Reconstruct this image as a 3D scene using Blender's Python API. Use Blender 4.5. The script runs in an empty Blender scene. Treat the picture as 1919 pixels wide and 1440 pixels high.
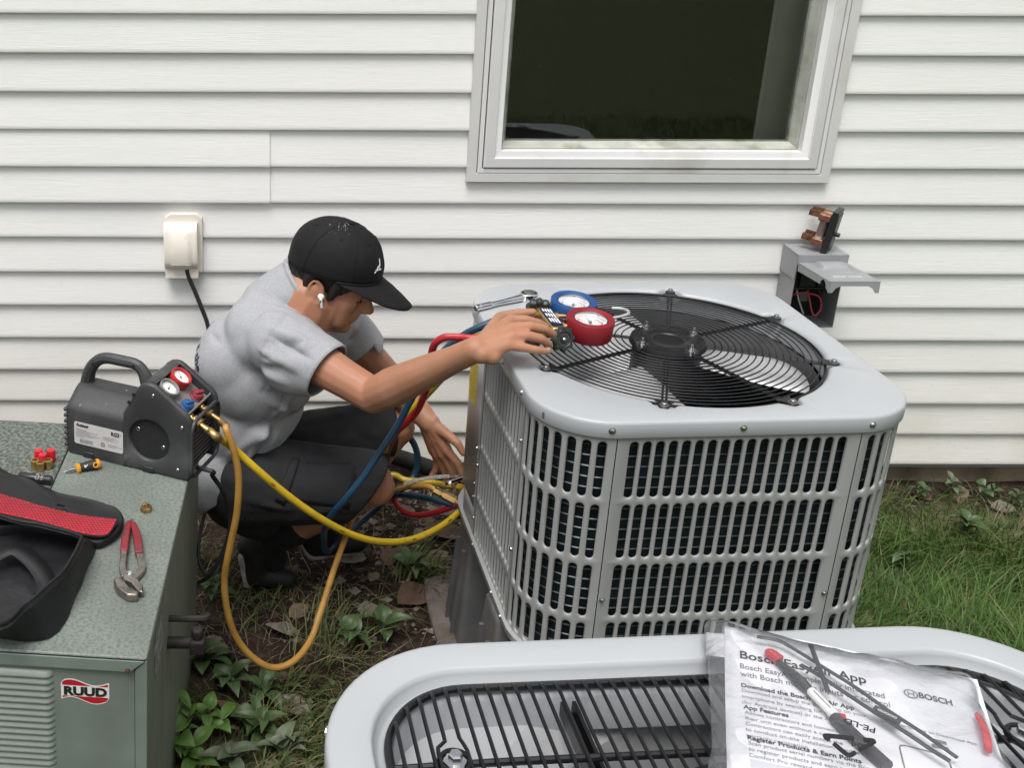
import bpy, bmesh, math, random
import numpy as np
from mathutils import Vector, Matrix, noise
from mathutils.bvhtree import BVHTree
random.seed(7); rng = np.random.default_rng(7)
SC = bpy.context.scene
C = SC.collection
R = math.radians
DEBUG = False
PI = math.pi

# ------------------------------------------------------------------ camera
cd = bpy.data.cameras.new('camera'); cam = bpy.data.objects.new('camera', cd); C.objects.link(cam)
cam.matrix_world = Matrix.Translation((0, -2.9128, 1.6382)) @ Matrix.Rotation(PI/2-.3677, 4, 'X') @ Matrix.Rotation(.0034, 4, 'Z')
cd.sensor_width = 36; cd.sensor_fit = 'HORIZONTAL'; cd.lens = 38.25
cd.shift_x = .2210; cd.shift_y = -.0807; cd.clip_start = .02; cd.clip_end = 1000
SC.camera = cam

# ------------------------------------------------------------------ overcast sky and soft sun
W = bpy.data.worlds.new('World'); SC.world = W; W.use_nodes = True
nt = W.node_tree; nt.nodes.clear()
wo = nt.nodes.new('ShaderNodeOutputWorld'); bg = nt.nodes.new('ShaderNodeBackground')
sky = nt.nodes.new('ShaderNodeTexSky'); sky.sky_type = 'NISHITA'; sky.sun_disc = False
SUN_EL, SUN_AZ = R(68), R(205)
sky.sun_elevation = SUN_EL; sky.sun_rotation = SUN_AZ
sky.air_density = 1.0; sky.dust_density = 4.0; sky.ozone_density = 1.0
hs = nt.nodes.new('ShaderNodeHueSaturation'); hs.inputs['Saturation'].default_value = .22
bg.inputs['Strength'].default_value = .107
nt.links.new(sky.outputs[0], hs.inputs['Color']); nt.links.new(hs.outputs[0], bg.inputs[0]); nt.links.new(bg.outputs[0], wo.inputs[0])
sl = bpy.data.lights.new('sun', 'SUN'); so = bpy.data.objects.new('sun', sl); C.objects.link(so)
sl.energy = 1.5; sl.angle = R(30); sl.color = (1, .97, .93)
sd_ = Vector((math.sin(SUN_AZ)*math.cos(SUN_EL), math.cos(SUN_AZ)*math.cos(SUN_EL), math.sin(SUN_EL)))
so.rotation_euler = sd_.to_track_quat('Z', 'Y').to_euler(); so.location = (0, -3, 8)
SC.view_settings.view_transform = 'Standard'; SC.view_settings.look = 'None'
SC.view_settings.gamma = 1; SC.view_settings.use_curve_mapping = False
SC.view_settings.exposure = 0.76

# ------------------------------------------------------------------ materials
def mat(name, col, rough=.5, metal=0, var=0, vs=8, bump=0, bs=40, col2=None, c2s=3, c2=(.5, .65), spec=.5, st=(1, 1, 1),
        sss=0, trans=0, alpha=1, coat=0, bst=None, det=6, rvar=0, sp=None, sps=300, spt=.72):
    m = bpy.data.materials.new(name); m.use_nodes = True
    n = m.node_tree; N = n.nodes; L = n.links
    b = N['Principled BSDF']
    b.inputs['Base Color'].default_value = (*col, 1); b.inputs['Roughness'].default_value = rough
    b.inputs['Metallic'].default_value = metal; b.inputs['Specular IOR Level'].default_value = spec
    b.inputs['Transmission Weight'].default_value = trans; b.inputs['Alpha'].default_value = alpha
    b.inputs['Coat Weight'].default_value = coat
    if sss:
        b.inputs['Subsurface Weight'].default_value = sss; b.inputs['Subsurface Radius'].default_value = (.6, .2, .1); b.inputs['Subsurface Scale'].default_value = .012
    tc = N.new('ShaderNodeTexCoord')
    def nz(scale, stv, d=det, dist=0):
        mp = N.new('ShaderNodeMapping'); mp.inputs['Scale'].default_value = stv
        L.new(tc.outputs['Object'], mp.inputs['Vector'])
        t = N.new('ShaderNodeTexNoise'); t.inputs['Scale'].default_value = scale; t.inputs['Detail'].default_value = d
        t.inputs['Distortion'].default_value = dist
        L.new(mp.outputs[0], t.inputs['Vector']); return t.outputs[0]
    def ramp(src, lo, hi, a=0, bb=1):
        r = N.new('ShaderNodeMapRange'); r.inputs['From Min'].default_value = lo; r.inputs['From Max'].default_value = hi
        r.inputs['To Min'].default_value = a; r.inputs['To Max'].default_value = bb
        L.new(src, r.inputs['Value']); return r.outputs[0]
    def mix(f, c1, c2_, mode='MIX'):
        x = N.new('ShaderNodeMix'); x.data_type = 'RGBA'; x.blend_type = mode
        for k, v in ((0, f), (6, c1), (7, c2_)):
            if isinstance(v, (int, float)): x.inputs[k].default_value = v
            elif isinstance(v, tuple): x.inputs[k].default_value = (*v, 1)
            else: L.new(v, x.inputs[k])
        return x.outputs[2]
    cur = col
    if var:
        f = ramp(nz(vs, st), .3, .7)
        cur = mix(f, tuple(max(0, c*(1-var)) for c in col), tuple(c*(1+var) for c in col))
    if col2:
        f = ramp(nz(c2s, st, 8), c2[0], c2[1]); cur = mix(f, cur, col2)
    if sp:
        f = ramp(nz(sps, (1, 1, 1), 2), spt, spt+.05); cur = mix(f, cur, sp)
    if not isinstance(cur, tuple): L.new(cur, b.inputs['Base Color'])
    if rvar: L.new(ramp(nz(vs*1.7, (1, 1, 1)), .3, .7, max(0, rough-rvar), min(1, rough+rvar)), b.inputs['Roughness'])
    if bump:
        bp = N.new('ShaderNodeBump'); bp.inputs['Strength'].default_value = min(1, bump); bp.inputs['Distance'].default_value = .002*max(1, bump)
        L.new(nz(bs, bst or st), bp.inputs['Height']); L.new(bp.outputs[0], b.inputs['Normal'])
    return m

# ------------------------------------------------------------------ mesh builder
MW = {}
def frame(a, b=None):
    """rotation whose local z is a"""
    a = Vector(a).normalized()
    return a.to_track_quat('Z', 'Y').to_matrix()
def cr(pts, sub=6, closed=False):
    P = np.array(pts, float); n = len(P); out = []
    rngk = n if closed else n-1
    for i in range(rngk):
        if closed: a, b, c, d = P[(i-1) % n], P[i], P[(i+1) % n], P[(i+2) % n]
        else: a, b, c, d = P[max(i-1, 0)], P[i], P[i+1], P[min(i+2, n-1)]
        for t in np.linspace(0, 1, sub, endpoint=False):
            out.append(.5*((2*b)+(c-a)*t+(2*a-5*b+4*c-d)*t*t+(3*b-a-3*c+d)*t**3))
    if not closed: out.append(P[-1])
    return np.array(out)
class MB:
    def __init__(s): s.v = []; s.f = []
    def add(s, vs, fs, m=None):
        o = len(s.v)
        if m is not None: vs = [m @ Vector(v) for v in vs]
        s.v += [tuple(v) for v in vs]; s.f += [tuple(i+o for i in f) for f in fs]; return s
    def box(s, c, d, m=None, taper=1):
        x, y, z = (k/2 for k in d); t = taper
        vs = [(-x, -y, -z), (x, -y, -z), (x, y, -z), (-x, y, -z), (-x*t, -y*t, z), (x*t, -y*t, z), (x*t, y*t, z), (-x*t, y*t, z)]
        vs = [Vector(v)+Vector(c) for v in vs] if m is None else [(m @ Vector(v))+Vector(c) for v in vs]
        return s.add(vs, [(0, 3, 2, 1), (4, 5, 6, 7), (0, 1, 5, 4), (1, 2, 6, 5), (2, 3, 7, 6), (3, 0, 4, 7)])
    def cyl(s, a, b, r0, r1=None, n=16, cap=True):
        r1 = r0 if r1 is None else r1
        a, b = Vector(a), Vector(b); q = frame(b-a)
        vs = [a+q @ Vector((r0*math.cos(t), r0*math.sin(t), 0)) for t in np.linspace(0, 2*PI, n, endpoint=False)]
        vs += [b+q @ Vector((r1*math.cos(t), r1*math.sin(t), 0)) for t in np.linspace(0, 2*PI, n, endpoint=False)]
        fs = [(i, (i+1) % n, n+(i+1) % n, n+i) for i in range(n)]
        if cap: fs += [tuple(range(n))[::-1], tuple(range(n, 2*n))]
        return s.add(vs, fs)
    def lathe(s, prof, m=None, n=24, a0=0, a1=2*PI):
        full = abs(a1-a0-2*PI) < 1e-6
        ts = np.linspace(a0, a1, n, endpoint=not full); vs = []
        for r, z in prof: vs += [(r*math.cos(t), r*math.sin(t), z) for t in ts]
        fs = []
        for k in range(len(prof)-1):
            for i in range(n if full else n-1):
                j = (i+1) % n
                fs.append((k*n+i, k*n+j, (k+1)*n+j, (k+1)*n+i))
        return s.add(vs, fs, m)
    def tube(s, pts, r, n=8, sub=6, closed=False, spline=True, cap=True):
        P = cr(pts, sub, closed) if spline else np.array(pts, float)
        K = len(P); rr = np.interp(np.linspace(0, 1, K), np.linspace(0, 1, len(r)), r) if hasattr(r, '__len__') else [r]*K
        T = np.roll(P, -1, 0)-np.roll(P, 1, 0) if closed else np.gradient(P, axis=0)
        T /= np.linalg.norm(T, axis=1)[:, None]+1e-12
        nrm = np.cross(T[0], (0, 0, 1.)); 
        if np.linalg.norm(nrm) < .1: nrm = np.cross(T[0], (1., 0, 0))
        vs = []
        for k in range(K):
            nrm = nrm-T[k]*np.dot(nrm, T[k]); nrm /= np.linalg.norm(nrm); b = np.cross(T[k], nrm)
            for t in np.linspace(0, 2*PI, n, endpoint=False): vs.append(P[k]+rr[k]*(nrm*math.cos(t)+b*math.sin(t)))
        fs = []
        for k in range(K if closed else K-1):
            k2 = (k+1) % K
            for i in range(n): fs.append((k*n+i, k*n+(i+1) % n, k2*n+(i+1) % n, k2*n+i))
        if not closed and cap: fs += [tuple(range(n))[::-1], tuple(range((K-1)*n, K*n))]
        return s.add(vs, fs)
    def prism(s, out, z0, z1, m=None):
        n = len(out); vs = [(x, y, z0) for x, y in out]+[(x, y, z1) for x, y in out]
        fs = [tuple(range(n))[::-1], tuple(range(n, 2*n))]+[(i, (i+1) % n, n+(i+1) % n, n+i) for i in range(n)]
        return s.add(vs, fs, m)
    def ell(s, c, r, m=None, nu=20, nv=12, v0=-PI/2, v1=PI/2):
        vs = []; fs = []
        for j in range(nv+1):
            p = v0+(v1-v0)*j/nv
            for i in range(nu):
                t = 2*PI*i/nu; q = Vector((r[0]*math.cos(p)*math.cos(t), r[1]*math.cos(p)*math.sin(t), r[2]*math.sin(p)))
                vs.append((m @ q if m else q)+Vector(c))
        for j in range(nv):
            for i in range(nu): fs.append((j*nu+i, j*nu+(i+1) % nu, (j+1)*nu+(i+1) % nu, (j+1)*nu+i))
        return s.add(vs, fs)
    def cap(s, a, ra, b, rb, n=14):
        a, b = Vector(a), Vector(b); q = frame(b-a); L_ = (b-a).length
        prof = [(ra*math.cos(p), ra*math.sin(p)) for p in np.linspace(-PI/2, 0, 5)]+[(rb*math.cos(p), L_+rb*math.sin(p)) for p in np.linspace(0, PI/2, 5)]
        return s.lathe([(max(r, 1e-5), z) for r, z in prof], Matrix.Translation(a) @ q.to_4x4(), n)
    def torus(s, c, Rr, r, q=None, N=48, n=6, flat=1):
        vs = []; fs = []
        for i in range(N):
            t = 2*PI*i/N
            for j in range(n):
                p = 2*PI*j/n; k = Rr+r*math.cos(p); v = Vector((k*math.cos(t), k*math.sin(t), r*flat*math.sin(p)))
                vs.append((q @ v if q else v)+Vector(c))
        for i in range(N):
            for j in range(n): fs.append((i*n+j, ((i+1) % N)*n+j, ((i+1) % N)*n+(j+1) % n, i*n+(j+1) % n))
        return s.add(vs, fs)
    def grid(s, P):
        a, b = len(P), len(P[0]); vs = [p for row in P for p in row]
        return s.add(vs, [(i*b+j, i*b+j+1, (i+1)*b+j+1, (i+1)*b+j) for i in range(a-1) for j in range(b-1)])
    def mesh(s, name, M=None, ang=35, fix=True):
        me = bpy.data.meshes.new(name)
        v = s.v if M is None else [M @ Vector(p) for p in s.v]
        me.from_pydata([tuple(p) for p in v], [], s.f)
        bm = bmesh.new(); bm.from_mesh(me)
        bmesh.ops.remove_doubles(bm, verts=bm.verts, dist=1e-5)
        bmesh.ops.dissolve_degenerate(bm, edges=bm.edges, dist=1e-6)
        if fix: bmesh.ops.recalc_face_normals(bm, faces=bm.faces)
        bm.to_mesh(me); bm.free()
        me.polygons.foreach_set('use_smooth', [True]*len(me.polygons)); me.set_sharp_from_angle(angle=R(ang)); me.update()
        return me
    def build(s, name, m, parent=None, local=False, bevel=0, solid=0, ang=35, label=None, kind=None, fix=True, seg=2):
        M = None
        if parent is not None and not local: M = MW[parent.name].inverted()
        return link(name, s.mesh(name, M, ang, fix), m, parent, bevel, solid, label, kind, seg)
def link(name, me, m, parent=None, bevel=0, solid=0, label=None, kind=None, seg=2):
    if m and not me.materials: me.materials.append(m)
    o = bpy.data.objects.new(name, me); C.objects.link(o)
    if parent is not None: o.parent = parent; MW[o.name] = MW[parent.name].copy()
    else: MW[o.name] = Matrix.Identity(4)
    if solid: d = o.modifiers.new('solid', 'SOLIDIFY'); d.thickness = solid; d.offset = 0
    if bevel:
        d = o.modifiers.new('bevel', 'BEVEL'); d.width = bevel; d.segments = seg; d.limit_method = 'ANGLE'; d.angle_limit = R(40)
        try: d.harden_normals = False
        except Exception: pass
    if label: o['label'] = label
    if kind: o['kind'] = kind
    return o
def thing(name, label, cat, M=(0, 0, 0), group=None):
    o = bpy.data.objects.new(name, None); C.objects.link(o); o.empty_display_size = .05
    M = M if isinstance(M, Matrix) else Matrix.Translation(M)
    o.matrix_world = M; MW[o.name] = M.copy(); return tag(o, label, cat, group)
def tag(o, label=None, cat=None, group=None, kind=None):
    if label: o['label'] = label
    if cat: o['category'] = cat
    if group: o['group'] = group
    if kind: o['kind'] = kind
    return o
def inst(src, parent=None, M=None, group=None, label=None, name=None):
    """copy one object (mesh data shared)"""
    o = src.copy(); C.objects.link(o)
    if name: o.name = name
    if parent is not None: o.parent = parent
    if M is not None: o.matrix_basis = M
    MW[o.name] = MW[o.parent.name] @ o.matrix_basis if o.parent else o.matrix_basis.copy()
    if group: o['group'] = group
    if label: o['label'] = label
    return o
def copy_tree(src, M, label=None, group=None):
    kids = list(src.children)
    t = src.copy(); C.objects.link(t); t.matrix_world = M; MW[t.name] = M.copy()
    if label: t['label'] = label
    if group: t['group'] = group
    for ch in kids:
        g = list(ch.children); c = ch.copy(); C.objects.link(c); c.parent = t; MW[c.name] = M.copy()
        for k in g: d = k.copy(); C.objects.link(d); d.parent = c; MW[d.name] = M.copy()
    return t
def text(body, size, M, m, parent, name='lettering', ext=.0003, offset=0, shear=0, align='LEFT', sx=1, space=1, warp=None):
    cu = bpy.data.curves.new('t', 'FONT'); cu.body = body; cu.size = size; cu.extrude = ext; cu.offset = offset; cu.shear = shear
    cu.align_x = align; cu.space_character = space; cu.resolution_u = 3
    to = bpy.data.objects.new('t', cu); C.objects.link(to)
    dg = bpy.context.evaluated_depsgraph_get(); me = bpy.data.meshes.new_from_object(to.evaluated_get(dg)); bpy.data.objects.remove(to)
    me.name = name
    me.transform(Matrix.Diagonal((sx, 1, 1, 1)))
    if warp:
        for v in me.vertices: v.co = warp(v.co)
    else: me.transform(M)
    me.materials.clear(); return link(name, me, m, parent)
def rrect(w, h, r, n=6):
    out = []
    for k, (sx, sy) in enumerate(((1, 1), (-1, 1), (-1, -1), (1, -1))):
        for a in np.linspace(0, 90, n+1): t = R(a+90*k); out.append((sx*(w/2-r)+r*math.cos(t), sy*(h/2-r)+r*math.sin(t)))
    return out
def axes(o, x, y, z): 
    return Matrix(((x[0], y[0], z[0], o[0]), (x[1], y[1], z[1], o[1]), (x[2], y[2], z[2], o[2]), (0, 0, 0, 1)))

# ------------------------------------------------------------------ palette
M_ = {}
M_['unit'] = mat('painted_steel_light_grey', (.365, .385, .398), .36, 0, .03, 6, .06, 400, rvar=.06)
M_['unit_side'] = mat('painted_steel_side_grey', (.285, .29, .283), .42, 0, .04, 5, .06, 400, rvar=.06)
M_['galv'] = mat('galvanised_panel', (.42, .42, .43), .38, .6, .10, 9, .05, 60, rvar=.1)
M_['zinc'] = mat('zinc_screw', (.6, .6, .6), .25, 1, .1, 60)
M_['black_wire'] = mat('black_coated_wire', (.005, .005, .006), .34, 0, .2, 30)
M_['black_metal'] = mat('black_painted_metal', (.007, .007, .008), .40, 0, .3, 20, .1, 120, col2=(.03, .03, .03), c2s=14, c2=(.64, .8))
M_['coil'] = mat('coil_fins', (.004, .010, .013), .5, .2, .4, 20, .6, 900, bst=(1, 1, .02))
M_['coil_tube'] = mat('coil_tubes', (.045, .055, .06), .4, .6, .5, 30)
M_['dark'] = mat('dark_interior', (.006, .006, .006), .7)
M_['blade'] = mat('aluminium_blade', (.66, .67, .68), .42, .35, .05, 12)
M_['shroud'] = mat('shroud_grey', (.10, .10, .10), .6, 0, .15, 9)
M_['plastic_grey'] = mat('grey_plastic', (.13, .13, .135), .55, 0, .15, 8, .15, 100, col2=(.12, .1, .08), c2s=7, c2=(.55, .75))
M_['chrome'] = mat('chrome', (.75, .75, .76), .12, 1, .05, 30)
M_['steel'] = mat('worn_steel', (.30, .275, .25), .42, .9, .35, 60, .2, 150, col2=(.12, .1, .08), c2s=30, c2=(.55, .75))
M_['brass'] = mat('brass', (.50, .33, .13), .32, .9, .25, 60, .1, 120)
M_['brass_dull'] = mat('tarnished_brass', (.32, .21, .09), .4, .8, .35, 70, .15, 120)
M_['knob_dark'] = mat('dark_cast_knob', (.045, .05, .047), .42, .4, .3, 60, .2, 140)
M_['red_rub'] = mat('red_rubber', (.21, .008, .015), .5, 0, .12, 30, .08, 200)
M_['blue_rub'] = mat('blue_rubber', (.012, .06, .20), .5, 0, .12, 30, .08, 200)
M_['white'] = mat('white_face', (.78, .78, .77), .4, 0, .02, 20)
M_['ink'] = mat('black_ink', (.012, .012, .013), .6)
M_['ink_grey'] = mat('grey_ink', (.16, .16, .17), .6)
M_['ink_red'] = mat('red_ink', (.5, .02, .03), .5)
M_['glass'] = mat('clear_lens', (1, 1, 1), .03, 0, trans=1, alpha=.25)
M_['black_plastic'] = mat('black_plastic', (.013, .013, .014), .4, 0, .2, 30, .1, 200)
M_['black_rubber'] = mat('black_rubber', (.012, .012, .012), .55, 0, .25, 30, .15, 90)

# ================================================================== GROUND
GZ = -.08
def gz(x, y):
    h = .010*noise.noise((x*2.2, y*2.2, 3))+.006*noise.noise((x*7, y*7, 5))
    if -.9 < x < .6 and -1.9 < y < 0: h -= .012*math.exp(-((x-.1)/.4)**2-((y+.8)/.5)**2)
    return GZ+h
def ground_mat():
    m = mat('soil_and_turf', (.05, .034, .024), .95, var=.0, spec=.2); n = m.node_tree; N = n.nodes; L = n.links; b = N['Principled BSDF']
    tc = N.new('ShaderNodeTexCoord')
    def nz(s, d=8):
        t = N.new('ShaderNodeTexNoise'); t.inputs['Scale'].default_value = s; t.inputs['Detail'].default_value = d; L.new(tc.outputs['Object'], t.inputs['Vector']); return t.outputs[0]
    def ramp(src, stops):
        r = N.new('ShaderNodeValToRGB'); r.color_ramp.elements[0].position = stops[0][0]; r.color_ramp.elements[0].color = (*stops[0][1], 1)
        r.color_ramp.elements[1].position = stops[-1][0]; r.color_ramp.elements[1].color = (*stops[-1][1], 1)
        for p, c in stops[1:-1]: e = r.color_ramp.elements.new(p); e.color = (*c, 1)
        L.new(src, r.inputs[0]); return r.outputs[0]
    soil = ramp(nz(9), [(.3, (.010, .0065, .005)), (.5, (.023, .0145, .011)), (.72, (.048, .033, .025))])
    clod = ramp(nz(70, 4), [(.35, (.6, .6, .6)), (.65, (1.25, 1.2, 1.15))])
    mx = N.new('ShaderNodeMix'); mx.data_type = 'RGBA'; mx.blend_type = 'MULTIPLY'; mx.inputs[0].default_value = 1; L.new(soil, mx.inputs[6]); L.new(clod, mx.inputs[7])
    turf = ramp(nz(16), [(.3, (.05, .066, .026)), (.55, (.10, .12, .045)), (.75, (.16, .16, .075))])
    at = N.new('ShaderNodeVertexColor'); at.layer_name = 'turf'
    m2 = N.new('ShaderNodeMix'); m2.data_type = 'RGBA'; L.new(at.outputs[0], m2.inputs[0]); L.new(mx.outputs[2], m2.inputs[6]); L.new(turf, m2.inputs[7])
    L.new(m2.outputs[2], b.inputs['Base Color'])
    bp = N.new('ShaderNodeBump'); bp.inputs['Strength'].default_value = .8; bp.inputs['Distance'].default_value = .012; L.new(nz(55, 6), bp.inputs['Height']); L.new(bp.outputs[0], b.inputs['Normal'])
    return m
def sm(a, b, x): t = min(1, max(0, (x-a)/(b-a))); return t*t*(3-2*t)
def turf_amount(x, y):
    n = .25*noise.noise((x*3, y*3, 9))
    t = sm(.85, 1.15, x+n)*sm(-.03, -.3, y+n*.3)
    t = max(t, sm(-2.2, -3.0, y+n), sm(-1.6, -2.4, x+n))
    t = max(t, .55*sm(.1, .45, noise.noise((x*4, y*4, 2))+sm(-.9, -1.3, y)*.5)*sm(-.75, -1.05, y))
    return t
xs = np.concatenate([-np.geomspace(300, 1.5, 26), np.arange(-1.4, 3.2, .03), np.geomspace(3.3, 300, 26)])
ys = np.concatenate([-np.geomspace(300, 3.2, 26), np.arange(-3.1, .03, .03), [.06, 3, 30, 300]])
g = MB(); g.grid([[(x, y, gz(x, y) if abs(x) < 6 and y > -6 else GZ) for y in ys] for x in xs])
me = g.mesh('ground', ang=180)
ca = me.color_attributes.new('turf', 'FLOAT_COLOR', 'POINT')
for i, v in enumerate(me.vertices):
    t = turf_amount(v.co.x, v.co.y) if abs(v.co.x) < 8 and abs(v.co.y) < 8 else 1
    ca.data[i].color = (t, t, t, 1)
ground = link('ground', me, ground_mat()); tag(ground, 'brown soil and turf around the house', kind='structure')

# ================================================================== HOUSE
def siding_mat():
    m = mat('vinyl_siding', (.60, .60, .575), .5, spec=.4); n = m.node_tree; N = n.nodes; L = n.links; b = N['Principled BSDF']
    tc = N.new('ShaderNodeTexCoord')
    def nz(scale, st, d=4, dist=0):
        mp = N.new('ShaderNodeMapping'); mp.inputs['Scale'].default_value = st; L.new(tc.outputs['Object'], mp.inputs[0])
        t = N.new('ShaderNodeTexNoise'); t.inputs['Scale'].default_value = scale; t.inputs['Detail'].default_value = d; t.inputs['Distortion'].default_value = dist
        L.new(mp.outputs[0], t.inputs['Vector']); return t.outputs[0]
    def mr(s, a, b_, c=0, d=1):
        r = N.new('ShaderNodeMapRange'); L.new(s, r.inputs[0])
        for k, v in zip(range(1, 5), (a, b_, c, d)): r.inputs[k].default_value = v
        return r.outputs[0]
    def mth(op, a, b_):
        x = N.new('ShaderNodeMath'); x.operation = op
        for k, v in ((0, a), (1, b_)):
            if isinstance(v, (int, float)): x.inputs[k].default_value = v
            else: L.new(v, x.inputs[k])
        return x.outputs[0]
    def mix(f, c1, c2, mode='MIX'):
        x = N.new('ShaderNodeMix'); x.data_type = 'RGBA'; x.blend_type = mode
        for k, v in ((0, f), (6, c1), (7, c2)):
            if isinstance(v, tuple): x.inputs[k].default_value = (*v, 1)
            elif isinstance(v, (int, float)): x.inputs[k].default_value = v
            else: L.new(v, x.inputs[k])
        return x.outputs[2]
    sep = N.new('ShaderNodeSeparateXYZ'); L.new(tc.outputs['Object'], sep.inputs[0])
    # splash-back dirt: rain throws soil on the lowest boards
    low = mr(sep.outputs[2], .55, .0, 0, 1)
    blot = mr(nz(3.5, (1, 1, 1.6), 7), .35, .7)
    dirt = mth('MULTIPLY', low, mth('ADD', mth('MULTIPLY', blot, .75), .25))
    c = mix(mr(nz(2.2, (1, 1, 4), 5), .3, .7, 0, .5), (.78, .78, .755), (.715, .715, .695))
    c = mix(mth('MULTIPLY', dirt, .75), c, (.50, .43, .32))
    speck = mr(nz(170, (1, 1, 1), 2), .71, .76)
    spm = mth('MULTIPLY', speck, mr(sep.outputs[2], .8, .0, .05, .8))
    c = mix(spm, c, (.13, .10, .07))
    grain = nz(5, (2.2, 1, 75), 5, 1.2)
    c = mix(mr(grain, .35, .65, .0, .09), c, (.40, .40, .385))
    L.new(c, b.inputs['Base Color'])
    bp = N.new('ShaderNodeBump'); bp.inputs['Strength'].default_value = .42; bp.inputs['Distance'].default_value = .0016; L.new(grain, bp.inputs['Height'])
    L.new(bp.outputs[0], b.inputs['Normal'])
    return m
SID = siding_mat(); S = .1016
house = thing('house', 'house wall of cream horizontal vinyl siding with a white window', 'house', (0, .1, GZ))
def plank(j, x0, x1, proud=0):
    K = max(4, int((x1-x0)/.08)); rows = []
    for i in range(K+1):
        x = x0+(x1-x0)*i/K
        wv = .0016*noise.noise((x*.9, j*3.3, 1)); wz = .0012*noise.noise((x*.7, j*5.1, 7))
        rows.append([(x, y+wv*k-proud, j*S+z+wz*k) for y, z, k in ((.004, .0005, 0), (-.0115, .0, 1), (-.0150, .0012, 1), (-.0158, .004, 1), (-.0148, .012, 1), (-.0090, .055, 1), (-.0030, S-.006, 1), (-.001, S+.006, 0))])
    b = MB(); b.grid(rows); return b.build('siding_plank', SID, house, ang=50)
for j in range(0, 26):
    if j in (8, 9):
        plank(j, -3.2, -.0445, .0042)
        if j == 8: plank(j, -.09, 4.6)
        else: plank(j, -.09, .512); plank(j, 1.462, 4.6)
    elif 9 <= j <= 19: plank(j, -3.2, .512); plank(j, 1.462, 4.6)
    else: plank(j, -3.2, 4.6)
# sheathing with the window opening left free
wl, wr, wb, wt = .5, 1.47, .89, 2.1
b = MB()
for (xa, xb, za, zb) in ((-3.2, wl, -.02, 2.66), (wr, 4.6, -.02, 2.66), (wl, wr, -.02, wb), (wl, wr, wt, 2.66)): b.box(((xa+xb)/2, .055, (za+zb)/2), (xb-xa, .1, zb-za))
b.build('sheathing', mat('sheathing', (.25, .25, .24), .8), house)
b = MB(); b.box((.7, .125, -.18), (7.8, .2, .34))
b.build('foundation', mat('stained_foundation', (.17, .135, .09), .9, var=.35, vs=9, bump=.8, bs=60, col2=(.07, .06, .035), c2s=7), house)
nh = MB(); p = Vector((-0.7571,-0.0090,0.5431)); nh.cyl(p, p+Vector((0, -.001, 0)), .0045, n=16); nh.build('nail_hole', M_['dark'], house)

# window -------------------------------------------------------------
VW = mat('white_vinyl_frame', (.66, .66, .65), .38, var=.03, vs=4, bump=.05, bs=90, col2=(.50, .49, .45), c2s=5, c2=(.58, .75), sp=(.06, .05, .04), sps=60, spt=.77)
VT = mat('white_trim', (.60, .60, .585), .42, var=.05, vs=3, bump=.08, bs=40, col2=(.47, .46, .42), c2s=3, c2=(.55, .75), sp=(.08, .07, .05), sps=45, spt=.77)
VG = mat('weathered_glazing_bead', (.40, .41, .36), .5, var=.2, vs=12, bump=.1, bs=90, col2=(.24, .25, .18), c2s=14)
def ring(b, x0, x1, z0, z1, prof):
    """prof: (inset, y) swept round a rectangle with mitred corners"""
    rows = []
    for (i, y) in prof: rows.append([(x0+i, y, z0+i), (x1-i, y, z0+i), (x1-i, y, z1-i), (x0+i, y, z1-i), (x0+i, y, z0+i)])
    b.grid(rows)
WX0, WX1, WZ0, WZ1 = .4913, 1.4797, .8766, 2.115
win = MB(); ring(win, WX0, WX1, WZ0, WZ1, ((0, .0), (0, -.024), (.002, -.027), (.024, -.027), (.026, -.025), (.026, -.008), (.030, -.008)))
WIN = win.build('window', VT, house)
f_ = MB(); ring(f_, WX0+.028, WX1-.028, WZ0+.026, WZ1-.026, ((0, 0), (0, -.026), (.002, -.028), (.011, -.028), (.012, -.026), (.012, .012), (.018, .012)))
f_.build('frame', VW, WIN)
f_ = MB(); ring(f_, WX0+.043, WX1-.043, WZ0+.042, WZ1-.042, ((0, .012), (0, -.030), (.002, -.032), (.026, -.036), (.028, -.035), (.0285, -.031), (.031, -.030), (.044, -.026), (.046, -.024), (.046, .0)))
f_.build('sash', VW, WIN)
f_ = MB(); ring(f_, WX0+.0885, WX1-.0885, WZ0+.0875, WZ1-.0875, ((0, .0), (.003, -.002), (.008, .006), (.009, .012), (.015, .020), (.016, .034), (.021, .034)))
f_.build('glazing_bead', VG, WIN)
gm = bpy.data.materials.new('window_glass'); gm.use_nodes = True; gb = gm.node_tree.nodes['Principled BSDF']
gb.inputs['Base Color'].default_value = (.86, .90, .88, 1); gb.inputs['Roughness'].default_value = .015; gb.inputs['Transmission Weight'].default_value = 1; gb.inputs['IOR'].default_value = 1.5
b = MB(); b.box(((WX0+WX1)/2, .034, (WZ0+WZ1)/2), (WX1-WX0-.19, .004, WZ1-WZ0-.19)); b.build('pane', gm, WIN)
b = MB(); rsp = random.Random(9)
for k in range(20):
    x, z, s_ = rsp.uniform(WX0+.12, WX1-.12), WZ0+.1+abs(rsp.gauss(0, .22)), rsp.uniform(.0005, .0011)
    if z < WZ1-.1: b.add([(x-s_, .0315, z), (x, .0315, z-s_*rsp.uniform(.5, 2)), (x+s_*rsp.uniform(.6, 2.5), .0315, z+s_*.3), (x, .0315, z+s_)], [(0, 1, 2, 3)])
b.build('dust_speck', mat('glass_dust', (.30, .30, .28), .9), WIN, kind='stuff')
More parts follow.
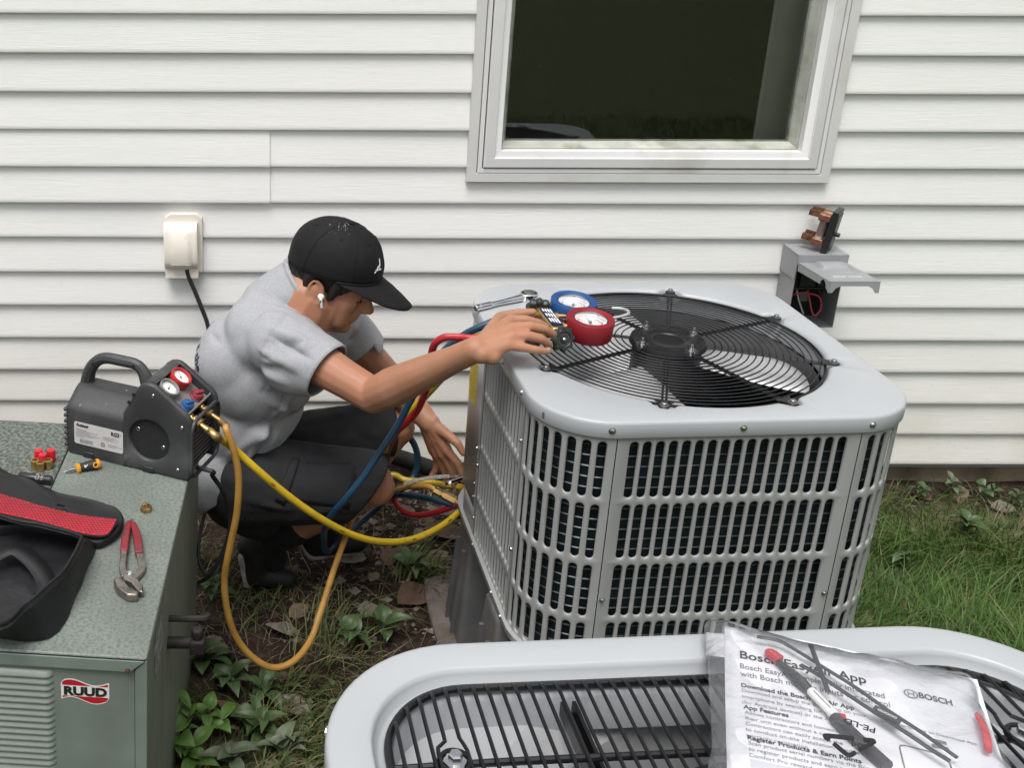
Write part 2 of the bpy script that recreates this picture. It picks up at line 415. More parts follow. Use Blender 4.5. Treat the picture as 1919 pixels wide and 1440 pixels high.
# room behind the glass
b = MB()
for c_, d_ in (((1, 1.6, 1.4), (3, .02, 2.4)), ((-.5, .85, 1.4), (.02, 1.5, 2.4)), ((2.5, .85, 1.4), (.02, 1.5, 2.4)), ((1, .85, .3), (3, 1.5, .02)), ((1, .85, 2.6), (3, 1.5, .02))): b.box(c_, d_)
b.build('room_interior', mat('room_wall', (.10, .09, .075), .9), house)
cm = mat('reflection_grey', (.20, .20, .185), .9, var=.05, vs=10)  # near-flat sheet behind the pane; its grey stands in for a reflection band
rows = []
for i in range(30):
    x = 1.325+.30*i/29; rows.append([(x, .14+.0015*math.sin(i*.9), z) for z in (.42, .9, 1.5, 2.3)])
b = MB(); b.grid(rows); cu = b.build('reflection_sheet', cm, solid=.002); tag(cu, 'flat grey sheet toned like a reflection in the right side of the window', 'reflection_sheet')

# ================================================================== OUTLET COVER
oc = thing('outlet_cover', 'cream weatherproof outlet cover with hinged hood on the siding', 'outlet cover', (-0.2863,0.0000,0.6842))
OCM = mat('cream_plastic', (.74, .69, .61), .35, var=.03, vs=9, bump=.05, bs=80, col2=(.52, .45, .36), c2s=18, c2=(.6, .8))
x0, x1, z0, z1 = -.336, -.232, .612, .785
cx = (x0+x1)/2; w = x1-x0
b = MB(); ch = .014
out = [(x0, z0+.004), (x0+.004, z0), (x1-.004, z0), (x1, z0+.004), (x1, z1-ch), (x1-ch, z1), (x0+ch, z1), (x0, z1-ch)]
b.prism([(x, z) for x, z in out], 0, .024, axes((0, -.002, 0), (1, 0, 0), (0, 0, 1), (0, -1, 0))); b.build('backplate', OCM, oc, bevel=.003)
# bowed hood: profile in (y, z)
prof = [(-.024, .760), (-.040, .760), (-.050, .752), (-.056, .735), (-.060, .690), (-.061, .655), (-.055, .638), (-.046, .632), (-.047, .604), (-.044, .603)]
rows = []
xa, xb = x0-.002, x1-.012
for x, k in ((xa, 0), (xa+.002, .96), (xa+.006, 1), (xa+.012, 1), (xa+.016, 1.0), (xa+.024, 1.18), (xa+.03, 1.2), (xb-.03, 1.2), (xb-.024, 1.18), (xb-.016, 1.), (xb-.012, 1), (xb-.006, 1), (xb-.002, .96), (xb, 0)):
    rows.append([(x, -.02+(y+.02)*(k if k <= 1 or 3 <= q_ <= 6 else 1), z) for q_, (y, z) in enumerate(prof)])
b = MB(); b.grid(rows); b.build('hood', OCM, oc, ang=50, bevel=0, solid=.002)
b = MB(); b.box((cx-.006, -.075, .652), (.055, .0015, .0012)); b.build('embossed_mark', OCM, oc)

# ================================================================== DISCONNECT BOX
GB = mat('grey_box_paint', (.27, .275, .285), .45, var=.06, vs=10, bump=.06, bs=100, col2=(.19, .19, .19), c2s=12, c2=(.58, .75))
dx0, dx1, dzt, dzb = 1.395, 1.526, .700, .484
db = thing('disconnect_box', 'grey electrical disconnect box on the wall with its cover swung open', 'electrical box', (1.49, 0, .55))
DY = -.105
t_ = .002
def wallbox(b, x0, x1, y0, y1, z0, z1): b.box(((x0+x1)/2, (y0+y1)/2, (z0+z1)/2), (x1-x0, y1-y0, z1-z0))
b = MB()
wallbox(b, dx0, dx0+t_, DY, -.014, dzb, dzt-.003)
wallbox(b, dx1-t_, dx1, DY, -.014, dzb, dzt-.003)
wallbox(b, dx0+t_, dx1-t_, DY, -.014, dzb, dzb+t_)
b.build('enclosure', GB, db)
b = MB(); wallbox(b, dx0+t_, dx1-t_, -.018, -.014, dzb+t_, dzt-.003)
wallbox(b, dx0+.02, dx1-.02, -.07, -.018, .585, .675)
b.build('interior_back', M_['dark'], db)
b = MB(); wallbox(b, dx0-.003, dx1+.003, DY-.006, -.012, dzt-.0025, dzt)
wallbox(b, dx0-.003, dx1+.003, DY-.006, DY-.004, dzt-.03, dzt-.0025)
wallbox(b, dx0-.003, dx0-.001, DY-.004, -.014, dzt-.075, dzt-.0025)
wallbox(b, dx1+.001, dx1+.003, DY-.004, -.014, dzt-.075, dzt-.0025)
b.build('hood', GB, db, bevel=.001)
b = MB(); wallbox(b, dx0+.01, dx1-.01, -.075, -.07, .585, .592); wallbox(b, dx0+.03, dx0+.075, -.078, -.07, .594, .66); wallbox(b, dx0+.08, dx0+.115, -.078, -.07, .594, .66); b.build('fuse_holder', M_['black_plastic'], db, bevel=.002)
b = MB(); wallbox(b, dx0+.05, dx0+.075, -.05, -.02, .54, .57); b.build('terminal_lug', M_['plastic_grey'], db, bevel=.002)
# lid swung up: hinged under the hood, sticking out towards the viewer and drooping
hm = Matrix.Translation((0, DY-.007, .676)) @ Matrix.Rotation(R(-3.5), 4, 'X')
b = MB(); LL = .178
def lb(c, d, bb=b): bb.add([hm @ (Vector(c)+Vector((sx*d[0]/2, sy*d[1]/2, sz*d[2]/2))) for sx, sy, sz in ((-1, -1, -1), (1, -1, -1), (1, 1, -1), (-1, 1, -1), (-1, -1, 1), (1, -1, 1), (1, 1, 1), (-1, 1, 1))], [(0, 3, 2, 1), (4, 5, 6, 7), (0, 1, 5, 4), (1, 2, 6, 5), (2, 3, 7, 6), (3, 0, 4, 7)])
cxl = (dx0+dx1)/2; wl_ = dx1-dx0
lb((cxl, -LL/2, 0), (wl_, LL, .002))
def lprism(out, xa, xb): 
    n_ = len(out); vs = [hm @ Vector((xa, y, z)) for y, z in out]+[hm @ Vector((xb, y, z)) for y, z in out]
    b.add(vs, [tuple(range(n_))[::-1], tuple(range(n_, 2*n_))]+[(i, (i+1) % n_, n_+(i+1) % n_, n_+i) for i in range(n_)])
sidef = [(0, -.0015), (0, -.022), (-.125, -.020)]+[(-.145-.016*math.cos(a), -.020+.016*math.sin(a)) for a in np.linspace(PI, 0, 9)]+[(-LL+.001, -.030), (-LL+.001, -.0015)]
lprism([( -y if False else y, z) for y, z in sidef], dx0, dx0+.002)
lprism(sidef, dx1-.002, dx1)
fo = [(dx0+.0025, -.0015), (dx0+.0025, -.030), (dx0+.010, -.030), (dx0+.018, -.018), (dx0+.03, -.012), (dx1-.03, -.012), (dx1-.018, -.018), (dx1-.010, -.030), (dx1-.0025, -.030), (dx1-.0025, -.0015)]
n_ = len(fo); b.add([hm @ Vector((x, -LL+.002, z)) for x, z in fo]+[hm @ Vector((x, -LL, z)) for x, z in fo], [tuple(range(n_)), tuple(range(n_, 2*n_))[::-1]]+[(i, (i+1) % n_, n_+(i+1) % n_, n_+i) for i in range(n_)])
cov = b.build('cover', GB, db)
b = MB(); rows = []
for i in range(13):
    for_ = i/12; x = dx0+.03+(wl_-.05)*for_
    e = min(1, min(for_, 1-for_)*8)
    rows.append([hm @ Vector((x, -.012-.058*(1-math.cos(t))/2, .001+.014*math.sin(t)*math.sin(e*PI/2))) for t in np.linspace(0, PI, 9)])
b.grid(rows); b.build('embossed_bulge', GB, cov)
b = MB()
for k in range(20):
    if k in (9, 10): continue
    b.box(hm @ Vector((dx0+.03+k*.0038, -.135+.001*math.sin(k*7), .0014)), (.0028, .007+.002*math.sin(k*3.1), .0006))
b.build('raised_marking', mat('worn_raised_mark', (.55, .55, .55), .4), cov)
for nm, col, pts in (('red_wire', (.45, .05, .06), [(1.455, -.06, .59), (1.457, -.085, .56), (1.465, -.092, .53), (1.478, -.092, .515), (1.492, -.088, .535), (1.485, -.083, .565), (1.46, -.08, .575), (1.425, -.07, .572), (1.41, -.06, .55)]),
                     ('white_wire', (.4, .38, .35), [(1.425, -.06, .59), (1.43, -.075, .56), (1.44, -.08, .535), (1.45, -.08, .515)]),
                     ('black_wire', (.015, .015, .015), [(1.485, -.06, .59), (1.495, -.075, .56), (1.50, -.07, .53), (1.50, -.06, .51)])):
    b = MB(); b.tube(pts, .0024, 7); b.build('wire', mat(nm, col, .4), db, label=nm.replace('_', ' '))
# pull-out fuse block lying on the box
fb = thing('fuse_block', 'black pull-out fuse block with copper clips standing on the grey box', 'fuse block', (1.457, -.06, .701))
CP = mat('copper_clip', (.27, .13, .075), .4, .7, .4, 60, .1, 150, col2=(.10, .05, .035), c2s=40); 
fm = Matrix.Translation((1.457, -.06, .701)) @ Matrix.Rotation(R(-38), 4, 'Z') @ Matrix.Rotation(R(7), 4, 'Y')
def fbx(b, c, d): b.add([fm @ (Vector(c)+Vector((sx*d[0]/2, sy*d[1]/2, sz*d[2]/2))) for sx, sy, sz in ((-1, -1, -1), (1, -1, -1), (1, 1, -1), (-1, 1, -1), (-1, -1, 1), (1, -1, 1), (1, 1, 1), (-1, 1, 1))], [(0, 3, 2, 1), (4, 5, 6, 7), (0, 1, 5, 4), (1, 2, 6, 5), (2, 3, 7, 6), (3, 0, 4, 7)])
b = MB(); fbx(b, (.028, 0, .062), (.016, .062, .122)); fbx(b, (.034, 0, .062), (.008, .05, .10)); pl_ = b.build('back_plate', M_['black_plastic'], fb, bevel=.002)
b = MB(); b.cyl(fm @ Vector((.038, 0, .055)), fm @ Vector((.05, 0, .055)), .006, n=12); b.build('pull_knob', M_['black_plastic'], fb)
for yy in (-.017, .017):
    b = MB(); b.cyl(fm @ Vector((.004, yy, .03)), fm @ Vector((.004, yy, .102)), .0105, n=16); fu = b.build('fuse', mat('fuse_tube', (.13, .09, .075), .5, var=.2, vs=40, col2=(.4, .38, .33), c2s=50, c2=(.55, .6)), fb)
    for zz in (.028, .098):
        b = MB(); fbx(b, (.004, yy, zz), (.030, .027, .020)); b.build('clip', CP, fb, bevel=.003)
        b = MB(); fbx(b, (-.024, yy+.005, zz+.004), (.028, .003, .016)); fbx(b, (-.024, yy-.004, zz+.004), (.028, .003, .016)); b.build('blade', CP, fb)

# ================================================================== CONDENSER HELPERS
def rs_pt(th, h, r):
    """rounded square boundary at polar angle th -> (x, y)"""
    c, s = math.cos(th), math.sin(th)
    ax, ay = abs(c), abs(s); k = h-r
    t = h/max(ax, ay); x, y = ax*t, ay*t
    if x > k and y > k:
        # ray against corner circle centred (k, k)
        B = -(ax*k+ay*k); Cc = 2*k*k-r*r; t = -B+math.sqrt(max(0, B*B-Cc)); x, y = ax*t, ay*t
    return math.copysign(x, c), math.copysign(y, s)
def per_path(h, r):
    """perimeter walk of a rounded square: s=0 at middle of the front (-y) edge, going left (-x); returns fn s->(p, outward normal)"""
    st = h-r; ql = PI*r/2; side = 2*st; tot = 4*(side+ql)
    def fn(s):
        s = s % tot
        s += st; leg = int(s//(side+ql)) % 4; u = s-(side+ql)*int(s//(side+ql))
        if u <= side: p = Vector((st-u, -h)); n = Vector((0, -1))
        else:
            a = (u-side)/r; p = Vector((-st-r*math.sin(a), -st-r*math.cos(a))); n = Vector((-math.sin(a), -math.cos(a)))
        a = -leg*PI/2; c, s_ = math.cos(a), math.sin(a)
        rot = lambda v: Vector((v.x*c-v.y*s_, v.x*s_+v.y*c))
        return rot(p), rot(n)
    return fn, st, ql, side
def slot_panel(fn, scells, zcells, sw, depth=.0042, lip=.0019):
    """sheet with stadium slots; scells = [(s0, s1, sc)], zcells = [(z0, z1, zlo, zhi)]"""
    b = MB(); m = 6
    for (s0, s1, sc) in scells:
        for (z0, z1, a, e) in zcells:
            hw = sw/2; rings = []
            def P3(s, z, d): 
                p, n = fn(s); q = p-n*d; return (q.x, q.y, z)
            ts = [PI*i/m for i in range(m+1)]
            outer = [(s0+(s1-s0)*(.5+.5*math.cos(t)) if True else 0, z1) for t in ts]
            outer = [(s1+(s0-s1)*i/m, z1) for i in range(m+1)]+[(s0+(s1-s0)*i/m, z0) for i in range(m+1)]
            def stad(o): 
                return [(sc+(hw+o)*math.cos(t), e-hw+(hw+o)*math.sin(t)) for t in ts]+[(sc-(hw+o)*math.cos(t), a+hw-(hw+o)*math.sin(t)) for t in ts]
            rr = [[P3(s, z, 0) for s, z in outer], [P3(s, z, 0) for s, z in stad(lip)], [P3(s, z, .0008) for s, z in stad(lip*.45)], [P3(s, z, .0026) for s, z in stad(.0004)], [P3(s, z, depth) for s, z in stad(0)]]
            K = len(rr[0]); fs = []
            for k in range(len(rr)-1):
                for i in range(K): fs.append((k*K+i, k*K+(i+1) % K, (k+1)*K+(i+1) % K, (k+1)*K+i))
            b.add([p for r_ in rr for p in r_], fs)
    return b
def strip(fn, s0, s1, z0, z1, n=24, off=0):
    b = MB(); rows = []
    for i in range(n+1):
        p, nn = fn(s0+(s1-s0)*i/n); q = p+nn*off; rows.append([(q.x, q.y, z0), (q.x, q.y, z1)])
    b.grid(rows); return b
def cells(s0, s1, n, mg):
    """n slots between s0 and s1 with margin mg at the two ends"""
    pitch = (s1-s0-2*mg)/n; out = []
    for i in range(n):
        a = s0+mg+i*pitch; e = a+pitch
        out.append((s0 if i == 0 else a, s1 if i == n-1 else e, (a+e)/2))
    return out
def screw(b, p, n, r=.0045):
    p = Vector(p); n = Vector(n).normalized(); q = frame(n)
    b.lathe([(r*1.45, 0), (r*1.45, .0008), (r, .001), (r, .0028), (r*.7, .0036), (1e-5, .0038)], Matrix.Translation(p) @ q.to_4x4(), 10)
Z0 = .77
# ================================================================== REAR UNIT
cm_ = Matrix.Translation((.778, -.874, 0)) @ Matrix.Rotation(.0578, 4, 'Z')
ac = thing('air_conditioner', 'light grey square air conditioner under repair with a round black fan guard', 'air conditioner', cm_, 'light grey air conditioners')
HB, RB = .345, .130
fn, st, ql, side = per_path(HB, RB)
MS = M_['unit_side']
zc = [(.6078, .737, .6145, .728), (.4805, .6078, .4875, .601), (.3533, .4805, .36, .4735), (.2545, .3533, .262, .346)]
sF = .2195; g_ = .0009
# front panel: s from -sF to sF (s runs to the left)
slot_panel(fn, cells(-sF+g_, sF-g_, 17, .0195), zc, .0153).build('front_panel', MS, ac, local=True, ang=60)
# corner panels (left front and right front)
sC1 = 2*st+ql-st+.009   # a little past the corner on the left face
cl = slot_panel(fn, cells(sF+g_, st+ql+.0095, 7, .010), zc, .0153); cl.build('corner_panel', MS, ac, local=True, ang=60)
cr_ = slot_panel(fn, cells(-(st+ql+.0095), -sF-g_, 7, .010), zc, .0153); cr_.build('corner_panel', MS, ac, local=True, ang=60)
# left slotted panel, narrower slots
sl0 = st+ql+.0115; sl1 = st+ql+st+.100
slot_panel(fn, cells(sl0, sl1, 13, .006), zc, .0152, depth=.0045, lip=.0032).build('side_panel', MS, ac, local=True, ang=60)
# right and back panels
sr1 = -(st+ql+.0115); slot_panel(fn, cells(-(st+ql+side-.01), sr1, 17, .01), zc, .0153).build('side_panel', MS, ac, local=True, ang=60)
# plain service panel round the back left corner
sv0 = sl1+.002; sv1 = st+ql+side+ql
b = strip(fn, sv0, sv1, .318, .737, 28)
rows = []
for i in range(13):
    p, nn = fn(sv0+.105*i/12); rows.append([(p.x, p.y, .2545), (p.x, p.y, .318)])
b.grid(rows); b.build('service_panel', M_['galv'], ac, local=True, solid=.0015)
strip(fn, sv1+.002, st+ql+side+ql+side+ql-.002, .2545, .737, 30).build('back_panel', MS, ac, local=True)
# seam flange between slotted panel and service panel
strip(fn, sv0-.010, sv0+.004, .2545, .737, 3, .0018).build('seam_flange', MS, ac, local=True)
strip(fn, st+ql+.004, st+ql+.019, .2545, .737, 3, .0016).build('seam_flange', MS, ac, local=True)
# coil with its tube rows, set back from the panels
b = MB(); hb2 = HB-.015; f2, *_r = per_path(hb2, RB-.015)
tot2 = 4*(2*(hb2-RB+.015)+PI*(RB-.015)/2)
strip(f2, -tot2*.66, tot2*.34-.01, .25, .735, 120).build('coil', M_['coil'], ac, local=True)
b = MB()
for k in range(22):
    z = .262+.0215*k
    b.tube([(*(lambda q: (q[0]+q[1]*.0005))(f2(-tot2*.66+tot2*i/110)), z) for i in range(109)], .0018, 4, spline=False)
b.build('coil_tube', M_['coil_tube'], ac, local=True, kind='stuff')
# base pan
b = MB(); N_ = 96; rows = []
for i in range(N_+1):
    t = 2*PI*i/N_; rows.append([(*rs_pt(t, h, RB+.004), z) for h, z in ((HB-.03, .245), (HB+.005, .240), (HB+.008, .243), (HB+.008, .256), (HB+.004, .2575), (HB-.03, .2575))])
b.grid(rows); b.build('base_pan', MS, ac, local=True, ang=50)
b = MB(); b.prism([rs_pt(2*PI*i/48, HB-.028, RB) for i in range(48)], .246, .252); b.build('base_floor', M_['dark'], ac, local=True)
# lid
HL, RL, RO = .350, .135, .2985
def lid_mesh(RO, HL, RL, Z0, sk):
    b = MB(); N_ = 400; rows = []
    for i in range(N_+1):
        t = 2*PI*i/N_; c, s_ = math.cos(t), math.sin(t); row = []
        d_ = ((math.degrees(t)+112.5+22.5) % 45)-22.5; RN = RO+.0215*math.exp(-(d_/3.9)**4)
        for r_, z in ((RO-.003, -.045), (RN-.002, -.012), (RN, -.005), (RN+.003, -.0015), (RN+.007, 0)): row.append((r_*c, r_*s_, Z0+z))
        for hh, z in ((HL-.0065, 0), (HL-.0033, -.0008), (HL-.0012, -.003), (HL, -.0065), (HL, sk+.003), (HL-.0018, sk), (HL-.006, sk)): row.append((*rs_pt(t, hh, RL-(HL-hh)), Z0+z))
        rows.append(row)
    b.grid(rows); return b
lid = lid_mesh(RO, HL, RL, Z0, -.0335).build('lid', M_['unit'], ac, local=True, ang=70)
fl, *_q = per_path(HL, RL)
b = MB()
SP = [0, .2325, -.2325, HL-RL+PI*RL/2+(HL-RL)-.19, HL-RL+PI*RL/2+(HL-RL)-.05, HL-RL+PI*RL/2+(HL-RL)+.1, -(HL-RL+PI*RL/2+.05), -(HL-RL+PI*RL/2+(HL-RL))]
for s_ in SP:
    p, n = fl(s_); bb = MB(); screw(bb, (p.x, p.y, Z0-.0165), (n.x, n.y, 0)); bb.build('screw', M_['zinc'], lid, local=True)
bb = MB(); p, n = fl(.36); q = frame((n.x, n.y, 0)).to_4x4(); 
bb.add([Matrix.Translation((p.x, p.y, Z0-.019)) @ q @ Vector((x, y, .0006)) for x, y in rrect(.006, .013, .0028)], [tuple(range(28))]); bb.build('punched_slot', M_['shroud'], lid, local=True)
for s_, z in ((sF-.008, .400), (-sF+.008, .400), (sv0+.012, .47), (sv0+.012, .38), (sv0+.014, .345), (sv0-.003, .435), (sv0-.003, .30), (st+ql+.0115, .42), (st+ql+.0115, .66)):
    p, n = fn(s_); bb = MB(); screw(bb, (p.x+n.x*.0018, p.y+n.y*.0018, z), (n.x, n.y, 0), .0034); bb.build('screw', M_['zinc'], ac, local=True)
for k, s_ in enumerate((sv0-.02, st+ql+.04, st+ql+.12)):
    p, n = per_path(HB+.008, RB+.004)[0](s_); bb = MB(); screw(bb, (p.x, p.y, .25), (n.x, n.y, 0), .0034); bb.build('screw', M_['zinc'], ac, local=True)
# yellow warning label
YL = mat('yellow_label', (.62, .45, .02), .45, var=.05, vs=20)
rows = []
s0y, s1y = sv0+.058, sv0+.150
for i in range(11):
    u = i/10; p, n = fn(s0y+(s1y-s0y)*u); q = p+n*.0012
    zt = .722; zb = .545
    rows.append([(q.x, q.y, zb), (q.x, q.y, zt)])
b = MB(); b.grid(rows); yl = b.build('warning_label', YL, ac, local=True)
b = MB(); b2 = MB()
for k in range(15):
    z = .70-.010*k; 
    if k < 2: sa, sb, hh = s0y+.008, s1y-.012, .0045
    else: sa, sb, hh = s0y+.008+.004*(k % 3), s1y-.012-.010*((k*7) % 4), .0016
    rows = []
    for i in range(7):
        p, n = fn(sa+(sb-sa)*i/6); q = p+n*.0018; rows.append([(q.x, q.y, z), (q.x, q.y, z+hh)])
    (b2 if k < 2 else b).grid(rows)
b.build('fine_print', mat('label_print', (.16, .11, .01), .6), yl, local=True); b2.build('heading_bar', M_['ink'], yl, local=True)
# fan guard
fg = MB(); ZG = Z0-.004
radii = [.293, .283]+[.270-.0128*i for i in range(15)]
fg.torus((0, 0, ZG-.004), radii[0], .0030, N=120, n=8); 
guard = fg.build('fan_guard', M_['black_wire'], ac, local=True)
for i, r_ in enumerate(radii[1:]):
    u = r_/.29; bb = MB(); bb.torus((0, 0, ZG+.004*(1-u*u)), r_, .00148, N=96, n=6); bb.build('ring', M_['black_wire'], guard, local=True)
for k in range(8):
    a = R(-112.5+45*k); ca_, sa_ = math.cos(a), math.sin(a); bb = MB()
    for o in (-.0035, .0035):
        bb.tube([(r_*ca_-o*sa_, r_*sa_+o*ca_, ZG-.0035+.004*(1-(r_/.29)**2)) for r_ in (.05, .1, .16, .22, .292)], .0021, 6)
    bb.build('spoke', M_['black_wire'], guard, local=True)
    bb = MB(); q = Matrix.Rotation(a, 4, 'Z')
    out = [(.286+.036*u, w) for u, w in ((0, -.018), (.25, -.011), (.5, -.0105))]+[(.3085+.0105*math.cos(t), .0105*math.sin(t)) for t in np.linspace(-PI/2, PI/2, 9)]+[(.286+.036*u, w) for u, w in ((.5, .0105), (.25, .011), (0, .018))]
    bb.prism(out, Z0-.0052, Z0-.0018, q); bb.build('bracket', M_['black_metal'], guard, local=True, bevel=.0012)
    bb = MB(); pc = Vector((.3085*ca_, .3085*sa_, Z0-.0018))
    bb.lathe([(.0085, 0), (.0085, .0012), (.0055, .0016), (.0055, .005), (.0042, .006), (1e-5, .0062)], Matrix.Translation(pc), 14); bb.build('bolt', mat('guard_bolt', (.30, .30, .31), .35, .9) if k == 0 else bpy.data.materials['guard_bolt'], guard, local=True)
# motor plate in the middle of the guard
hp = MB(); prof = []
rows = []; NN = 96
for i in range(NN+1):
    t = 2*PI*i/NN; 
    lobe = max(0, math.cos(4*(t-R(20))))**10*.012; notch = max(0, math.cos(4*(t-R(20))))**30
    ro = .073-lobe
    rows.append([(r_*math.cos(t), r_*math.sin(t), z) for r_, z in ((.0001, .771), (.030, .771), (.0315, .7738), (.0335, .774), (.0355, .7715), (ro-.012, .7715), (ro-.006, .776), (ro, .7745), (ro+.003, .764))])
hp.grid(rows); hub = hp.build('motor_plate', M_['black_metal'], ac, local=True, ang=60)
for k in range(4):
    a = R(20+90*k); bb = MB(); bb.cyl((.066*math.cos(a), .066*math.sin(a), .765), (.066*math.cos(a), .066*math.sin(a), .775), .0085, n=12); bb.lathe([(.0055, .775), (.0055, .779), (.003, .7795), (.003, .787), (1e-5, .788)], Matrix.Translation((.066*math.cos(a), .066*math.sin(a), 0)), 10); bb.build('stud', M_['zinc'], hub, local=True)
bb = MB(); bb.cyl((0, 0, .60), (0, 0, .755), .068, n=28); bb.build('motor', M_['black_metal'], ac, local=True, bevel=.006)
# fan
fm_ = MB(); fm_.cyl((0, 0, .585), (0, 0, .60), .05, n=24); fan = fm_.build('fan', M_['black_metal'], ac, local=True)
for k in range(3):
    rows = []
    for i in range(11):
        r_ = .06+.212*i/10; row = []
        for j in range(9):
            u = j/8; wdt = R(80+8*math.sin(i*.3)); t = R(246)+R(120*k)+(u-.5)*wdt; row.append((r_*math.cos(t), r_*math.sin(t), .690-.075*(u-.5)*(1.0-.2*i/10)+.012*math.sin(u*PI)))
        rows.append(row)
    bb = MB(); bb.grid(rows); bb.build('blade', M_['blade'], fan, local=True, solid=.002, ang=80)
bb = MB(); bb.lathe([(.289, .726), (.287, .70), (.282, .66), (.283, .60), (.30, .575)], None, 72); bb.build('shroud', M_['shroud'], ac, local=True, fix=False)
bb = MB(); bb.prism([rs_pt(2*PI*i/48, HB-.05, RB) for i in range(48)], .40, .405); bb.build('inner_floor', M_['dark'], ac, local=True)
# ------------------------------------------------------------------ legs under the unit
LG = mat('grey_leg_plastic', (.10, .10, .102), .55, 0, .2, 12, .15, 90, col2=(.09, .07, .055), c2s=8, c2=(.5, .7))
def leg(M, lab):
    t = thing('support_leg', lab, 'support leg', M, 'legs under the rear unit')
    b = MB(); h = .318
    rows = []
    for z, k in ((0, 1), (.002, 1), (h-.012, .62), (h-.004, .60), (h, .55), (h, .3)):
        w, d = .055*k, .085*k; rows.append([(x, y, z) for x, y in rrect(2*w, 2*d, .018*k, 4)]+[(w, d-.018*k, z)])
    b.grid(rows); b.build('post', LG, t, local=True, ang=50)
    b = MB(); b.prism(rrect(.03, .055, .008), h-.006, h+.0012); b.build('socket', M_['dark'], t, local=True)
    b = MB()
    for s_ in (-1, 1):
        for o in (-.5, .5): b.box((s_*.049, o*.06, .13), (.012, .008, .24), Matrix.Rotation(-s_*.065, 3, 'Y'))
    b.build('rib', LG, t, local=True); return t
RZ = Matrix.Rotation(.0578, 4, 'Z')
leg(Matrix.Translation((.462, -1.03, GZ)) @ RZ, 'grey plastic support leg under the front left of the rear unit')
leg(Matrix.Translation((.462, -.70, GZ)) @ RZ, 'darker grey support leg under the back left of the rear unit')
leg(Matrix.Translation((1.05, -1.05, GZ)) @ RZ, 'grey support leg under the front right of the rear unit')
leg(Matrix.Translation((1.03, -.70, GZ)) @ RZ, 'grey support leg under the back right of the rear unit')
cpd = thing('concrete_pad', 'dusty grey concrete pad under the legs of the rear unit', 'concrete pad', cm_ @ Matrix.Translation((0, 0, GZ)))
b = MB(); rows = []
for ins, z in ((.0, -.03), (.0, .012), (.006, .017), (.05, .018), (.35, .018)):
    rows.append([(math.copysign(abs(x), x)*1+noise.noise((x*9, y*9, 1))*.006, y+noise.noise((x*9, y*9, 5))*.006, z) for x, y in [rs_pt(2*PI*i/64, .40-ins, .03) for i in range(65)]])
b.grid([list(r_) for r_ in rows]); b.build('slab', mat('dusty_concrete', (.15, .125, .11), .95, var=.3, vs=14, bump=.6, bs=70, col2=(.07, .05, .04), c2s=9, c2=(.45, .65), sp=(.05, .04, .03), sps=60, spt=.66), cpd, local=True)
# ================================================================== FRONT UNIT
Z2 = .96; HX, HY, R2 = .355, .215, .135
def rloop(i, nc=14, ne=10):
    """rounded rectangle of the near lid, inset by i; same point count for every inset"""
    hx, hy, r = HX-i, HY-i, max(.01, R2-i); out = []
    for k, (sx, sy) in enumerate(((1, 1), (-1, 1), (-1, -1), (1, -1))):
        for a in np.linspace(0, 90, nc): t = R(a+90*k); out.append((sx*(hx-r)+r*math.cos(t), sy*(hy-r)+r*math.sin(t)))
        nxt = (((-1, 1), (-1, -1), (1, -1), (1, 1))[k]); t = R(90+90*k); q = (nxt[0]*(hx-r)+r*math.cos(t), nxt[1]*(hy-r)+r*math.sin(t)); p = out[-1]
        for u in np.linspace(0, 1, ne+2)[1:-1]: out.append((p[0]+(q[0]-p[0])*u, p[1]+(q[1]-p[1])*u))
    return out+[out[0]]
def rl_path(i):
    P = np.array(rloop(i)); L = np.concatenate([[0], np.cumsum(np.linalg.norm(np.diff(P, axis=0), axis=1))]); tot = L[-1]
    def fn(s):
        s = s % tot; x, y = np.interp(s, L, P[:, 0]), np.interp(s, L, P[:, 1]); k = min(len(L)-2, max(0, int(np.searchsorted(L, s, 'right'))-1)); d = P[k+1]-P[k]; d = d/np.linalg.norm(d)
        return Vector((x, y)), Vector((d[1], -d[0]))
    return fn, tot
c2m = Matrix.Translation((.026+.355+.013, -2.041-.215, 0)) @ Matrix.Rotation(.065, 4, 'Z')
a2 = thing('air_conditioner', 'near grey air conditioner with parallel black rods and a paper packet on top', 'air conditioner', c2m, 'light grey air conditioners')
IL = .038
b = MB(); rows = []
for i, z in ((IL+.022, -.060), (IL+.0205, -.024), (IL+.018, -.019), (IL+.013, -.0165), (IL+.009, -.0160), (IL+.006, -.0145), (IL+.003, -.006), (IL+.0015, -.0012), (IL-.001, 0), (.008, 0), (.004, -.001), (.0012, -.0038), (0, -.008), (0, -.047), (.002, -.05), (.008, -.05)):
    rows.append([(x, y, Z2+z) for x, y in rloop(i)])
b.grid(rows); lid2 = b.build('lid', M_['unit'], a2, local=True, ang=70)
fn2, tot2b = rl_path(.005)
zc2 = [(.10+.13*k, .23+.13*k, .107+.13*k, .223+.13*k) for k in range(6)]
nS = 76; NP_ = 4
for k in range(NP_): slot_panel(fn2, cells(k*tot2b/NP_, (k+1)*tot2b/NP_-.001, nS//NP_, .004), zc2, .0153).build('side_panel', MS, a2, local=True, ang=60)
strip(fn2, 0, tot2b, .88, Z2-.03, 120).build('top_band', MS, a2, local=True); strip(fn2, 0, tot2b, GZ-.01, .10, 120).build('base_pan', MS, a2, local=True)
f3_, tt_ = rl_path(.03); strip(f3_, 0, tt_, 0, .9, 120).build('coil', M_['coil'], a2, local=True)
fs2, tt2 = rl_path(0)
for s_ in np.arange(8)/8*tt2+.05:
    p, n = fs2(s_); bb = MB(); screw(bb, (p.x, p.y, Z2-.022), (n.x, n.y, 0), .0055); bb.build('screw', M_['zinc'], lid2, local=True)
